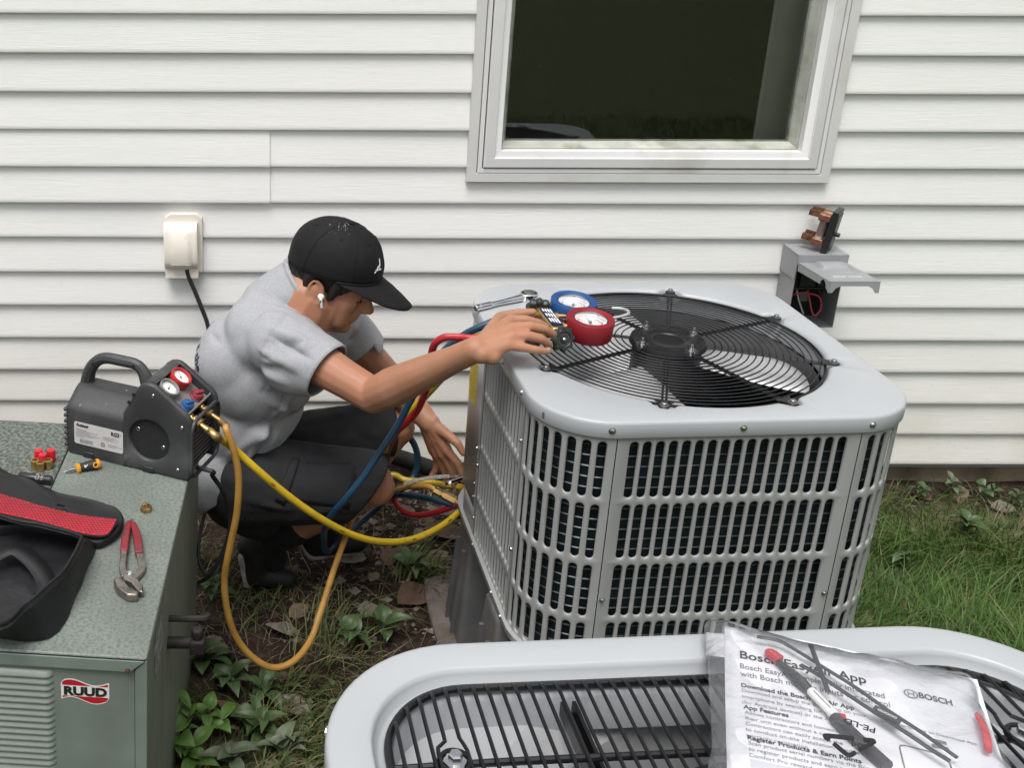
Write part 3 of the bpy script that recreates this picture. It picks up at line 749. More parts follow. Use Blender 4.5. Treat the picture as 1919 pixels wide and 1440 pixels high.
bb = MB(); screw(bb, (-HX, .03, Z2-.022), (-1, 0, 0), .0065); bb.build('screw', M_['zinc'], lid2, local=True)
# guard of parallel rods
IG = IL+.0165; zg = Z2-.0115
b = MB(); b.tube([(x, y, zg) for x, y in rloop(IG)[:-1]], .0042, 8, closed=True, spline=False); g2 = b.build('rod_guard', M_['black_wire'], a2, local=True)
gx, gy, gr = HX-IG, HY-IG, R2-IG
def rim_y(x):
    ax = abs(x)
    if ax <= gx-gr: return gy
    return gy-gr+math.sqrt(max(0, gr*gr-(ax-(gx-gr))**2))
nR = 48; pitch = .0129
BX = [(sx*.2475, sy*.068) for sx in (-1, 1) for sy in (-1, 1)]
for i in range(nR):
    x = (i-(nR-1)/2)*pitch
    if abs(x) > gx-.006: continue
    yy = rim_y(x); pts = [(x, -yy-.001, zg+.001), (x, -yy+.004, zg+.0058), (x, -yy+.010, zg+.007)]
    for y_ in np.linspace(-yy+.016, yy-.016, 41):
        dx = 0
        for bx, by in BX:
            d = abs(x-bx)
            if d < pitch and abs(y_-by) < .022: dx += (1 if x > bx else -1)*(.0125-d if d < .0125 else 0)*min(1, (.022-abs(y_-by))/.008)
        pts.append((x+dx, y_, zg+.007))
    pts += [(x, yy-.010, zg+.007), (x, yy-.004, zg+.0058), (x, yy+.001, zg+.001)]
    bb = MB(); bb.tube(pts, .0019, 6, spline=False); bb.build('rod', M_['black_wire'], g2, local=True)
for y_ in (-.068, .068):
    bb = MB(); bb.tube([(-gx, y_, zg), (-.2, y_, zg+.0028), (0, y_, zg+.0028), (.2, y_, zg+.0028), (gx, y_, zg)], .0034, 8, sub=4); bb.build('cross_rod', M_['black_wire'], g2, local=True)
for bx, by in BX:
    bb = MB(); bb.lathe([(.010, 0), (.010, .0015), (.0062, .002), (.0062, .0085), (.005, .010), (1e-5, .0102)], Matrix.Translation((bx, by, zg+.005)), 6); bb.build('bolt', M_['zinc'], g2, local=True, ang=20)
    bb = MB(); bb.torus((bx, by, zg+.005), .0125, .0028, N=28, n=6); bb.build('bolt_loop', M_['black_wire'], g2, local=True)
# orifice plate, bell mouth, fan and motor below the guard
rows = []; RBm = .222; ol = np.array(rloop(.006)); 
for x, y in ol:
    t = math.atan2(y, x); lim = math.hypot(x, y)-.001; row = [(x, y, Z2-.052)]
    for r_, z in ((RBm, -.052), (RBm-.003, -.0535), (RBm-.022, -.060), (RBm-.045, -.078), (RBm-.056, -.115), (RBm-.056, -.20)):
        rr_ = min(r_, lim); row.append((rr_*math.cos(t), rr_*math.sin(t), Z2+z))
    rows.append(row)
bb = MB(); bb.grid(rows); bb.build('orifice_plate', mat('pan_grey', (.55, .56, .57), .35, .3, .05, 8), a2, local=True, ang=25)
for sx in (-1, 1):
    bb = MB()
    for xo in (-.0055, .0055): bb.box((sx*.122+xo, 0, Z2-.034), (.0035, .345, .014))
    bb.box((sx*.122, 0, Z2-.041), (.014, .345, .002)); bb.build('motor_strut', M_['black_metal'], a2, local=True)
bb = MB(); bb.cyl((0, 0, Z2-.19), (0, 0, Z2-.036), .092, n=40); bb.build('motor', M_['black_metal'], a2, local=True, bevel=.012, seg=3)
fb_ = MB(); fb_.cyl((0, 0, Z2-.24), (0, 0, Z2-.2), .06, n=24); fan2 = fb_.build('fan', M_['black_metal'], a2, local=True)
for k in range(3):
    rows = []
    for i in range(9):
        r_ = .06+.10*i/8; rows.append([(r_*math.cos(R(40+120*k)+(j/8-.5)*R(75)), r_*math.sin(R(40+120*k)+(j/8-.5)*R(75)), Z2-.235+.05*(j/8-.5)) for j in range(9)])
    bb = MB(); bb.grid(rows); bb.build('blade', M_['black_metal'], fan2, local=True, solid=.002)
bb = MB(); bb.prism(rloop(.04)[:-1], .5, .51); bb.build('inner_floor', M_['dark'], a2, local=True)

# ================================================================== OLD GREEN UNIT
RU = axes((-.2162, -1.5211, .5), (.9985, -.0340, -.0436), (.0341, .9994, 0), (.0436, -.0015, .9990))
DR = .7606; HR = .60; XL = -.85
GT = mat('weathered_green_top', (.178, .205, .182), .5, var=.32, vs=3.5, bump=.1, bs=90, col2=(.085, .094, .08), c2s=170, c2=(.44, .76), sp=(.035, .04, .035), sps=420, spt=.64, rvar=.1)
GTL = mat('weathered_grey_top', (.15, .175, .155), .55, var=.12, vs=5, bump=.1, bs=90, col2=(.055, .062, .052), c2s=130, c2=(.42, .58), sp=(.03, .033, .028), sps=420, spt=.6)
GF = mat('green_enamel', (.165, .205, .18), .45, var=.06, vs=4, bump=.07, bs=80, col2=(.13, .15, .13), c2s=6, c2=(.5, .75))
GS = mat('streaked_green_side', (.22, .24, .195), .55, var=.22, vs=5, st=(1, 6, .5), bump=.1, bs=60, col2=(.15, .13, .095), c2s=5, c2=(.5, .72))
old = thing('old_air_conditioner', 'weathered green metal air conditioner with louvred front and tools on its top', 'air conditioner', RU)
def lbx(b, x0, x1, y0, y1, z0, z1): return b.box(((x0+x1)/2, (y0+y1)/2, (z0+z1)/2), (x1-x0, y1-y0, z1-z0))
lbx(MB(), -.2665, .0, 0, DR, -.006, 0).build('top_panel', GT, old, local=True, bevel=.0045, seg=3)
lbx(MB(), XL, -.2685, 0, DR, -.006, -.0005).build('top_panel', GTL, old, local=True, bevel=.003, label='greyer left top panel')
b = MB(); out = [(XL, -.0065), (XL, -.028), (-.026, -.028), (-.004, -.0065)]
b.prism(out, 0, .003, axes((0, .0015, 0), (1, 0, 0), (0, 0, 1), (0, -1, 0))); b.build('top_flange', GF, old, local=True, bevel=.0008)
# corner post with chamfered upper end, side panel
b = MB(); out = [(-.019, -HR), (0, -HR), (0, -.006), (-.0035, -.0085), (-.019, -.0265)]
b.prism(out, 0, .004, axes((0, .0055, 0), (1, 0, 0), (0, 0, 1), (0, -1, 0))); b.build('corner_post', GF, old, local=True, bevel=.001)
lbx(MB(), -.006, 0, .006, DR, -HR, -.0065).build('side_panel', GS, old, local=True, bevel=.001)
lbx(MB(), XL, -.0065, DR-.006, DR, -HR, -.0065).build('back_panel', GS, old, local=True)
# front sheet: right plain part plus frame round the louvres
fx0, fx1 = -.80, -.150; fz0, fz1 = -.53, -.038
lbx(MB(), fx1, -.0205, .006, .009, -HR, -.0285).build('front_panel', GF, old, local=True)
b = MB(); lbx(b, XL, fx1-.0002, .006, .009, fz1, -.0285); lbx(b, XL, fx1-.0002, .006, .009, -HR, fz0); lbx(b, XL, fx0, .006, .009, fz0+.0002, fz1-.0002); b.build('louvre_surround', GF, old, local=True)
lbx(MB(), XL, -.02, .05, .055, -HR, -.03).build('inner_baffle', mat('rust_inner', (.085, .06, .045), .8, var=.3, vs=12, col2=(.16, .12, .09), c2s=9), old, local=True)
LV = mat('louvre_enamel', (.19, .22, .19), .45, var=.08, vs=9, bump=.08, bs=80, col2=(.13, .10, .075), c2s=6, st=(1, 1, 6), c2=(.5, .7))
lou = None
for k in range(38):
    z = fz1-.0128*(k+1)
    if z < fz0: break
    if lou is None:
        rows = []
        for x, e in ((fx0+.001, 1), (fx1-.012, 1), (fx1-.006, .75), (fx1-.0025, .35), (fx1, 0)):
            rows.append([(x, .009-.0005*e, .0124), (x, .006-.001*e, .0115), (x, .006-.0075*e, .0045), (x, .006-.0085*e, .0022), (x, .006-.0075*e, .0004), (x, .008-.003*e, .0012)])
        b = MB(); b.grid(rows); lou = b.build('louvre', LV, old, local=True, ang=60); lou.location = (0, 0, z)
    else:
        o = inst(lou, old); o.location = (0, 0, z)
# emblem
fw = lambda x, z, y=0: (x, .0058-y, z)
xs_ = np.linspace(-.1385, -.0610, 21)
def wave(x, zc): 
    u = (x+.1385)/.0775; return zc+.0043*math.sin(u*2*PI+.35)-.0015*u
def band(f0, f1, y, m, nm, par, xa=-.1385, xb=-.0610):
    b = MB(); P0 = []; P1 = []
    for x in np.linspace(xa, xb, 25): P0.append((x, .0057-y, f0(x))); P1.append((x, .0057-y, f1(x)))
    b.grid([P0, P1]); return b.build(nm, m, par, local=True)
WH = mat('sticker_white', (.72, .70, .66), .4, var=.04, vs=30)
ES = .017
top_ = lambda x: -.0585+.0060*math.sin((x+.1385)/.0775*2*PI+.25)*(1-.15*((x+.1385)/.0775))
bot_ = lambda x: -.0960+.0060*math.sin((x+.1385)/.0775*2*PI+.25)
zc_ = -.0735
rnd = lambda x: .006*max(0, 1-(x+.1385)/.006)**2
rnb = lambda x: .006*max(0, 1-(-.0610-x)/.006)**2
em = band(lambda x: top_(x)-rnd(x), lambda x: bot_(x)+rnb(x), .0003, WH, 'emblem', old)
RD = mat('emblem_red', (.42, .008, .022), .4)
band(lambda x: top_(x)-.0022-rnd(x), lambda x: -.0660, .0006, RD, 'red_band', em, -.1365, -.0630)
band(lambda x: -.0872, lambda x: bot_(x)+.0022+rnb(x), .0006, RD, 'red_band', em, -.1365, -.0630)
text('RUUD', .0225, axes((-.0997, .0049, -.0845), (1, 0, 0), (0, 0, 1), (0, -1, 0)), M_['ink'], em, offset=.0011, align='CENTER', sx=1.12)
b = MB(); b.cyl((-.030, .0025, -.024), (-.030, -.004, -.024), .0042, n=8); b.cyl((-.030, -.0038, -.024), (-.030, -.006, -.024), .0026, n=10); b.build('rusty_screw', mat('rusty_screw', (.10, .055, .035), .8, .3, .4, 80), old, local=True)
b = MB(); q = [(0.1603,-0.0221), (0.0742,-0.0316), (0.0881,-0.1197), (0.1839,-0.1157)]
b.add([(.0008, y, z) for y, z in q], [(0, 1, 2, 3)]); b.build('data_label', mat('faded_data_label', (.36, .37, .36), .6, var=.2, vs=60, col2=(.14, .12, .10), c2s=45, c2=(.42, .6)), old, local=True)
b = MB(); lbx(b, XL-.02, .02, -.02, DR+.02, -HR-.05, -HR); b.build('pad', mat('pad_concrete', (.12, .11, .10), .9, var=.2, vs=10, bump=.5, bs=60), old, local=True)

def on_top(x, y, z=0, a=0): return RU @ Matrix.Translation((x, y, z)) @ Matrix.Rotation(a, 4, 'Z')
# ================================================================== RECOVERY MACHINE
MM = axes((-.4653, -.8811, .5125), (.9331, -.3571, -.0412), (.3569, .9341, -.0142), (.0436, -.0015, .9990))
rm = thing('recovery_machine', 'scuffed dark grey refrigerant recovery machine with two gauges and two knobs', 'recovery machine', MM)
PG = mat('scuffed_grey_plastic', (.034, .035, .037), .5, var=.18, vs=9, bump=.25, bs=220, col2=(.085, .085, .083), c2s=11, c2=(.52, .80), sp=(.26, .26, .25), sps=75, spt=.73)
PGL = mat('worn_panel_plastic', (.20, .19, .175), .55, var=.2, vs=14, bump=.15, bs=120, col2=(.13, .105, .08), c2s=14, c2=(.45, .7))
D = .135
# left body, section across depth swept along length
sec = [(.002, .0), (.0, .006), (.0, .100), (.003, .110), (.012, .118), (.040, .138), (.052, .143), (.083, .143), (.095, .138), (.123, .118), (.132, .110), (D, .100), (D, .006), (D-.002, 0)]
rows = []
cy_, cz_ = D/2, .07
for x, k in ((.004, .0), (.003, .80), (.0045, .95), (.009, .99), (.016, 1), (.09, 1), (.1405, 1)):
    rows.append([(x, cy_+(y-cy_)*k, cz_+(z-cz_)*k) for y, z in sec+[sec[0]]])
b = MB(); b.grid(rows); body = b.build('body', PG, rm, local=True, ang=40)
for k in range(7):
    b = MB(); b.box((.0035, .02, .02+.0135*k), (.009, .044, .0085)); b.build('rib', PG, body, local=True, bevel=.003)
# right housing: two cheeks, a roof band and recessed panels
prof = [(.1400, 0), (.286, 0), (.2925, .006), (.2925, .128), (.290, .140), (.283, .150), (.215, .197), (.206, .2015), (.196, .202), (.184, .199), (.174, .191), (.160, .168), (.150, .144), (.1400, .128)]
XY = lambda y: axes((0, y, 0), (1, 0, 0), (0, 0, 1), (0, -1, 0))
fan_c = (.198, .074); 
# front cheek with a round fan opening: polygon ring between outline and circle
def cheek(y0, y1, nm, hole=True):
    b = MB(); N_ = 72; ang_ = np.linspace(0, 2*PI, N_, endpoint=False)
    def hit(t):
        dx, dz = math.cos(t), math.sin(t); best = 9
        for i in range(len(prof)):
            (ax, az), (bx, bz) = prof[i], prof[(i+1) % len(prof)]
            ex_, ez_ = bx-ax, bz-az; den = dx*ez_-dz*ex_
            if abs(den) < 1e-9: continue
            s = ((ax-fan_c[0])*ez_-(az-fan_c[1])*ex_)/den; u = ((ax-fan_c[0])*dz-(az-fan_c[1])*dx)/den
            if s > 0 and -1e-6 <= u <= 1+1e-6: best = min(best, s)
        return best
    rows = []
    for t in list(ang_)+[0.]:
        h = hit(t); c, s = math.cos(t), math.sin(t)
        P = lambda r_, y: (fan_c[0]+r_*c, y, fan_c[1]+r_*s)
        lf = fan_c[0]+h*c < .1412; k_ = 0 if lf else 1
        rows.append([P(.0455, y0+.008), P(.0465, y0+.0015), P(.048, y0), P(h-.006*k_, y0), P(h-.002*k_, y0+.0018*k_), P(h, y0+.006*k_+.0001), P(h, y1-.004), P(h-.003, y1)])
    b.grid(rows); return b.build(nm, PG, body, local=True, ang=50)
cheek(0, .014, 'front_cheek')
b = MB(); b.prism(prof, D-.014, D, Matrix(((1, 0, 0, 0), (0, 0, 1, 0), (0, 1, 0, 0), (0, 0, 0, 1)))); b.build('back_cheek', PG, body, local=True, bevel=.004, seg=3)
Mz = Matrix(((1, 0, 0, 0), (0, 0, 1, 0), (0, 1, 0, 0), (0, 0, 0, 1)))
b = MB(); b.prism([(.118, .02), (.118, .111), (.129, .114), (.1385, .123), (.1485, .141), (.1605, .167), (.1745, .190), (.184, .198), (.196, .201), (.205, .2005), (.2085, .199), (.203, .190), (.18, .15), (.16, .02)], .014, D-.014, Mz); b.build('roof_band', PG, body, local=True)
# slanted gauge panel
p0 = Vector((.2045, 0, .1915)); p1 = Vector((.2785, 0, .1435)); u_ = (p1-p0).normalized(); LP = (p1-p0).length
PM = axes((p0.x, 0, p0.z), u_, (0, 1, 0), u_.cross(Vector((0, 1, 0))))   # x down slope, y depth, z out
b = MB(); b.add([PM @ Vector((x, y, z)) for x, y, z in [(-.004, .0135, -.010), (LP, .0135, -.010), (LP, D-.0135, -.010), (-.004, D-.0135, -.010)]], [(0, 1, 2, 3)])
b.add([PM @ Vector((x, y, z)) for x, y, z in [(LP, .0135, -.010), (LP, .0135, -.04), (LP, D-.0135, -.04), (LP, D-.0135, -.010)]], [(0, 1, 2, 3)])
gp = b.build('gauge_panel', PGL, rm, local=True)
# light worn rim round the recess
b = MB(); rim_ = rrect(LP+.006, D-.012, .012, 5); b.tube([PM @ Vector((x+LP/2-.004, y+D/2, .0005)) for x, y in rim_], .0022, 6, closed=True, spline=False); b.build('recess_rim', PGL, rm, local=True)
def gauge(pm, x, y, r_, h, ringm, par, nm='gauge', needle=.6, tint=None):
    m_ = pm @ Matrix.Translation((x, y, -.010)) if pm is not None else Matrix.Translation((x, y, 0))
    b = MB(); b.lathe([(r_*.97, 0), (r_, .002), (r_, h-.002), (r_*.97, h), (r_*.84, h), (r_*.82, h-.004), (r_*.82, h-.006)], m_, 32); g_ = b.build(nm, ringm, par, local=True, ang=40)
    b = MB(); b.prism([(r_*.82*math.cos(t), r_*.82*math.sin(t)) for t in np.linspace(0, 2*PI, 32, endpoint=False)], h-.0075, h-.0068, m_); b.build('dial', M_['white'], g_, local=True)
    b = MB()
    for k in range(28):
        t = R(-220+260*k/27); q = m_ @ Matrix.Rotation(t, 4, 'Z'); w = r_*.02
        b.add([q @ Vector((xx, yy, h-.0064)) for xx, yy in ((r_*.66, -w), (r_*(.78 if k % 3 else .56), -w), (r_*(.78 if k % 3 else .56), w), (r_*.66, w))], [(0, 1, 2, 3)])
    b.build('scale_mark', M_['ink_grey'], g_, local=True, kind='stuff')
    if tint:
        b = MB(); q = [(r_*kk*math.cos(t), r_*kk*math.sin(t), h-.0065) for kk in (.40, .5) for t in np.linspace(R(-220), R(40), 24)]
        b.add([m_ @ Vector(v) for v in q], [(i, i+1, 24+i+1, 24+i) for i in range(23)]); b.build('scale_band', tint, g_, local=True)
    b = MB(); t = R(90+needle*57); q = m_ @ Matrix.Rotation(t, 4, 'Z')
    b.add([q @ Vector(v) for v in ((-r_*.2, -r_*.03, h-.0058), (r_*.62, -r_*.008, h-.0058), (r_*.62, r_*.008, h-.0058), (-r_*.2, r_*.03, h-.0058))], [(0, 1, 2, 3)]); b.cyl(m_ @ Vector((0, 0, h-.0062)), m_ @ Vector((0, 0, h-.005)), r_*.07, n=12); b.build('needle', M_['ink'], g_, local=True)
    return g_
GR_ = mat('grey_gauge_ring', (.22, .22, .22), .45); RR_ = mat('red_gauge_ring', (.42, .02, .02), .5, var=.15, vs=30)
gauge(PM, .021, .088, .0235, .022, RR_, rm, needle=.9)
gauge(PM, .021, .040, .0225, .016, GR_, rm, needle=.2)
for (x, y, c_, nm) in ((.070, .093, (.25, .03, .04), 'red'), (.072, .045, (.02, .09, .25), 'blue')):
    b = MB(); m_ = PM @ Matrix.Translation((x, y, -.010))
    b.lathe([(.0145, 0), (.0145, .003), (.013, .004), (.012, .012), (.010, .014), (1e-5, .0145)], m_, 24); kn = b.build('knob', mat(nm+'_knob', c_, .42, var=.1, vs=40), rm, local=True, ang=40, label=nm+' knob')
    b = MB(); b.prism(rrect(.023, .008, .003), .012, .019, m_ @ Matrix.Rotation(R(70), 4, 'Z')); b.build('grip', kn.data.materials[0], kn, local=True, bevel=.0015)
# end wall with slats under the panel
b = MB(); b.prism([(.274, .004), (.274, .118), (.270, .118), (.270, .004)], .014, D-.014, Mz); b.build('end_wall', M_['dark'], rm, local=True)
for k in range(9):
    b = MB(); b.box((.279, D/2, .022+.0098*k), (.010, D-.03, .0042), Matrix.Rotation(R(-25), 3, 'Y')); b.build('slat', PG, rm, local=True)
b = MB(); rr_ = rrect(.128, D-.006, .022, 5); b.tube([(.2925+.0005, D/2+y, .069+x) for x, y in rr_], .0042, 7, closed=True, spline=False); b.build('end_rim', PG, rm, local=True)
# round fan grille
b = MB(); b.prism([(.046*math.cos(t), .046*math.sin(t)) for t in np.linspace(0, 2*PI, 40, endpoint=False)], -.012, -.0105, axes((fan_c[0], 0, fan_c[1]), (1, 0, 0), (0, 0, 1), (0, -1, 0))); fgm = b.build('fan_grille', mat('grille_black', (.010, .010, .011), .6), rm, local=True)
b = MB()
for k in range(-13, 14):
    x = k*.0034; h = math.sqrt(max(0, .0455**2-x*x)); 
    b.box((fan_c[0]+x, .0085, fan_c[1]), (.0010, .002, 2*h)); b.box((fan_c[0], .0080, fan_c[1]+x), (2*h, .0018, .0010))
b.build('grille_mesh', mat('grille_mesh', (.028, .028, .03), .5), fgm, local=True, kind='stuff')
for dx in (-.027, .03):
    b = MB(); b.torus((fan_c[0]+dx, .006, fan_c[1]+(.018 if dx < 0 else -.012)), .0035, .0008, Matrix.Rotation(PI/2, 3, 'X'), 16, 5); b.build('grille_screw', M_['zinc'], fgm, local=True)
for x, z in ((.2077, .1773), (.2722, .1205), (.2639, .0223)):
    b = MB(); b.cyl((x, .001, z), (x, -.0005, z), .0048, n=14); s_ = b.build('screw_recess', M_['dark'], rm, local=True)
    b = MB(); b.torus((x, -.0006, z), .0026, .0010, Matrix.Rotation(PI/2, 3, 'X'), 14, 5); b.build('screw', M_['zinc'], rm, local=True)
for x, z in ((.1573, .1625), (.168, .182)):
    b = MB(); b.cyl((x-.004, .0, z-.012), (x-.004, -.0006, z-.012), .0042, n=14); b.build('screw_recess', M_['dark'], rm, local=True)
# handle
hp_ = [(0.0160,0.1294), (0.0232,0.1646), (0.0390,0.1900), (0.0621,0.2033), (0.0998,0.2050), (0.1334,0.2034), (0.1494,0.1911), (0.1593,0.1701)]
b = MB(); b.tube([(x, .067, z) for x, z in hp_], [.016, .0135, .0125, .012, .012, .012, .013, .016], 10, 5); ha = b.build('handle', PG, rm, local=True)
for k in (2, 5):
    x, z = hp_[k]; b = MB(); b.cyl((x, .0555, z), (x, .054, z), .0038, n=12); b.build('screw_recess', M_['dark'], ha, local=True)
# rating label
lm = axes((.0245, -.0008, .029), (1, 0, 0), (0, 0, 1), (0, -1, 0))
b = MB(); b.prism([(x+.0575, y+.0255) for x, y in rrect(.115, .051, .005)], 0, .0006, lm); la = b.build('rating_label', mat('label_plate', (.50, .495, .48), .4, var=.06, vs=30, col2=(.20, .14, .11), c2s=25, c2=(.62, .74)), rm, local=True)
LT = lambda x, y: lm @ Matrix.Translation((x, y, .0009))
text('Robinair', .0088, LT(.005, .0415), M_['ink'], la, 'maker_name', offset=.0003, shear=.35, sx=.95)
text('RG3', .0125, LT(.087, .0365), M_['ink'], la, 'model_mark', offset=.0004, sx=.85)
b = MB()
def tiny(b, x, y, n_, pm, h=.0009, w=.0013, seed=0, z=.0009):
    r_ = random.Random(seed); cx = x
    for k in range(n_):
        ww = w*r_.choice((1, 1.6, 2.4, 3.2)); q = [pm @ Vector(v) for v in ((cx, y, z), (cx+ww, y, z), (cx+ww, y+h, z), (cx, y+h, z))]; b.add(q, [(0, 1, 2, 3)]); cx += ww+w*.55
for k, n_ in enumerate((6, 14, 11, 16, 13, 6)): tiny(b, .005, .0335-.0033*k, n_, lm, seed=k, h=.0013)
for k, n_ in enumerate((10, 11, 9, 10)): tiny(b, .068, .0300-.0026*k, n_, lm, seed=k+20, h=.001)
for k, n_ in enumerate((7, 9, 8)): tiny(b, .080, .0140-.0026*k, n_, lm, seed=k+40, h=.001)
b.build('fine_print', M_['ink_grey'], la, local=True, kind='stuff')
b = MB(); b.add([lm @ Vector(v) for v in ((.013, .0035, .0009), (.044, .0035, .0009), (.044, .0125, .0009), (.013, .0125, .0009))], [(0, 1, 2, 3)]); b.build('serial_box', mat('serial_grey', (.26, .26, .26), .5, var=.25, vs=160), la, local=True)
b = MB(); b.torus(lm @ Vector((.068, .011, .0009)), .0045, .0005, lm.to_3x3(), 24, 4); b.build('approval_mark', M_['ink'], la, local=True)
text('UL', .0042, LT(.0655, .0095), M_['ink'], la, 'approval_letters')
for x in (.045, .185):
    b = MB(); b.box((x+.012, .004, .006), (.026, .012, .014)); b.build('foot', M_['black_rubber'], rm, local=True, bevel=.002)
# ports
pA = PM @ Vector((LP-.002, .042, -.022)); pB = PM @ Vector((LP-.002, .094, -.022)); dp = Vector((.93, -.12, -.36)).normalized()
for p, k in ((pA, 1.15), (pB, .95)):
    b = MB(); q = Matrix.Translation(p) @ frame(dp).to_4x4()
    b.lathe([(.0075*k, 0), (.0085*k, .002), (.0085*k, .010), (.007*k, .011), (.007*k, .014), (.0105*k, .0145), (.0112*k, .017), (.0112*k, .030), (.0098*k, .033), (.0055*k, .034), (.0055*k, .042), (.0062*k, .0425), (.0062*k, .058), (1e-5, .058)], q, 14); b.build('hose_port', M_['brass'] if k > 1 else M_['brass_dull'], rm, local=True, ang=30)

# ================================================================== SMALL TOOLS ON THE GREEN UNIT
caps = [(-.3155, .586), (-.3035, .571), (-.2905, .590)]
labs = ['red plastic cap, left one behind the brass fittings', 'red plastic cap standing nearest the brass fittings', 'red plastic cap, right one behind the brass fittings']
RC = mat('red_cap', (.50, .012, .025), .35, var=.05, vs=40)
cp0 = None
for (x, y), l in zip(caps, labs):
    if cp0 is None:
        cp0 = thing('valve_cap', l, 'cap', on_top(x, y, 0), 'red valve caps')
        b = MB(); b.lathe([(.0088, 0), (.0092, .001), (.0092, .022), (.0082, .0265), (.005, .0275), (1e-5, .0275)], None, 20); b.build('cap_body', RC, cp0, local=True, ang=50)
    else: copy_tree(cp0, on_top(x, y, 0), l)
fits = [(-.3165, .5585), (-.3035, .5515), (-.2900, .5625)]
labs = ['brass flare nut left of three in front of the red caps', 'brass flare nut in the middle of three', 'brass flare nut right of three in front of the red caps']
ft0 = None
for (x, y), l in zip(fits, labs):
    if ft0 is None:
        ft0 = thing('flare_nut', l, 'brass fitting', on_top(x, y, 0), 'small brass flare nuts')
        b = MB(); b.lathe([(.0072, 0), (.0078, .001), (.0078, .010), (.0085, .0105), (.0088, .013), (.0088, .0185), (.0082, .0195), (.0058, .0195), (.0055, .012), (1e-5, .012)], None, 18); b.build('nut_body', M_['brass'], ft0, local=True, ang=30)
    else: copy_tree(ft0, on_top(x, y, 0), l)
x0, y0 = (-0.3357,0.5080); x1, y1 = (-0.2679,0.4991)
tb = thing('marker_tube', 'short black tube with white letters lying before the brass fittings', 'tube', on_top((x0+x1)/2, (y0+y1)/2, .0098, math.atan2(y1-y0, x1-x0)))
ln = math.hypot(x1-x0, y1-y0)/2
b = MB(); b.lathe([(1e-5, -ln), (.0078, -ln), (.0092, -ln+.002), (.0092, ln*.5), (.0088, ln*.52), (.0088, ln-.003), (.0075, ln), (1e-5, ln)], Matrix.Rotation(PI/2, 4, 'Y'), 20); b.build('tube_body', M_['black_plastic'], tb, local=True, ang=40)
WI = mat('white_print', (.75, .75, .74), .5)
def onroll(v): # wrap text round the tube
    a = v.x/.0095-.55; return Vector((.010-v.y, -.0095*math.cos(a+1.1) if False else -.00945*math.cos(a+.75), .00945*math.sin(a+.75)))
text('CA', .0125, None, WI, tb, 'lettering', warp=lambda v: onroll(Vector((v.x, v.y, 0))))
text('VAC', .0075, None, WI, tb, 'lettering', warp=lambda v: onroll(Vector((v.x, v.y-.008, 0))))
# screwdriver
x0, y0 = (-0.2540,0.5414); x1, y1 = (-0.1844,0.5770)
sdv = thing('screwdriver', 'stubby screwdriver with black and amber handle before the recovery machine', 'screwdriver', on_top(x0, y0, .0045, math.atan2(y1-y0, x1-x0)) @ Matrix.Rotation(R(-4.5), 4, 'Y'))
LS = math.hypot(x1-x0, y1-y0); X_ = Matrix.Rotation(PI/2, 4, 'Y')
AM = mat('amber_plastic', (.62, .27, .02), .35, var=.05, vs=40)
b = MB(); b.lathe([(1e-5, 0), (.0012, .0005), (.0022, .006), (.0022, .010), (.0034, .011), (.0034, .030), (1e-5, .030)], X_, 8); b.build('shank', M_['chrome'], sdv, local=True)
b = MB(); b.lathe([(.004, .0255), (.0085, .0262), (.0112, .028), (.0112, .031), (.0085, .035), (.004, .036)], X_, 20); b.build('collar', AM, sdv, local=True)
b = MB(); b.lathe([(.006, .035), (.0095, .037), (.0098, .045), (.0108, .055), (.0112, .064), (.0102, LS-.010), (.008, LS-.006)], X_, 22); b.build('handle', M_['black_rubber'], sdv, local=True)
b = MB(); b.lathe([(.0086, LS-.0105), (.0106, LS-.0095), (.0102, LS-.004), (.007, LS-.001), (1e-5, LS)], X_, 20); b.build('end_cap', AM, sdv, local=True)
b = MB(); b.torus((LS-.013, -.0098, .004), .0048, .0015, Matrix.Rotation(R(62), 3, 'X'), 20, 6); b.build('hang_loop', AM, sdv, local=True)
text('felo', .0075, axes((.042, -.0088, .0035), (1, 0, .02), (0, .42, .9), (0, -.9, .42)), WI, sdv, offset=.0003)
# brass cap
x, y = (-0.0666,0.4232)
bn = thing('brass_cap', 'single brass hex cap with a cross slot on the green top', 'brass cap', on_top(x, y, 0, .3))
b = MB(); b.lathe([(.0100, 0), (.0118, .001), (.0118, .0088), (.0108, .0098), (.0098, .0125), (.0085, .0128), (.0072, .0128), (.0068, .009), (1e-5, .009)], None, 6); b.build('cap_body', M_['brass_dull'], bn, local=True, ang=20)
b = MB(); b.box((0, 0, .0125), (.0125, .0028, .007)); b.build('cross_bar', M_['brass'], bn, local=True, bevel=.0005)
b = MB(); b.box((0, 0, .0125), (.0028, .0125, .0068)); b.build('cross_bar', M_['brass'], bn, local=True, bevel=.0005)
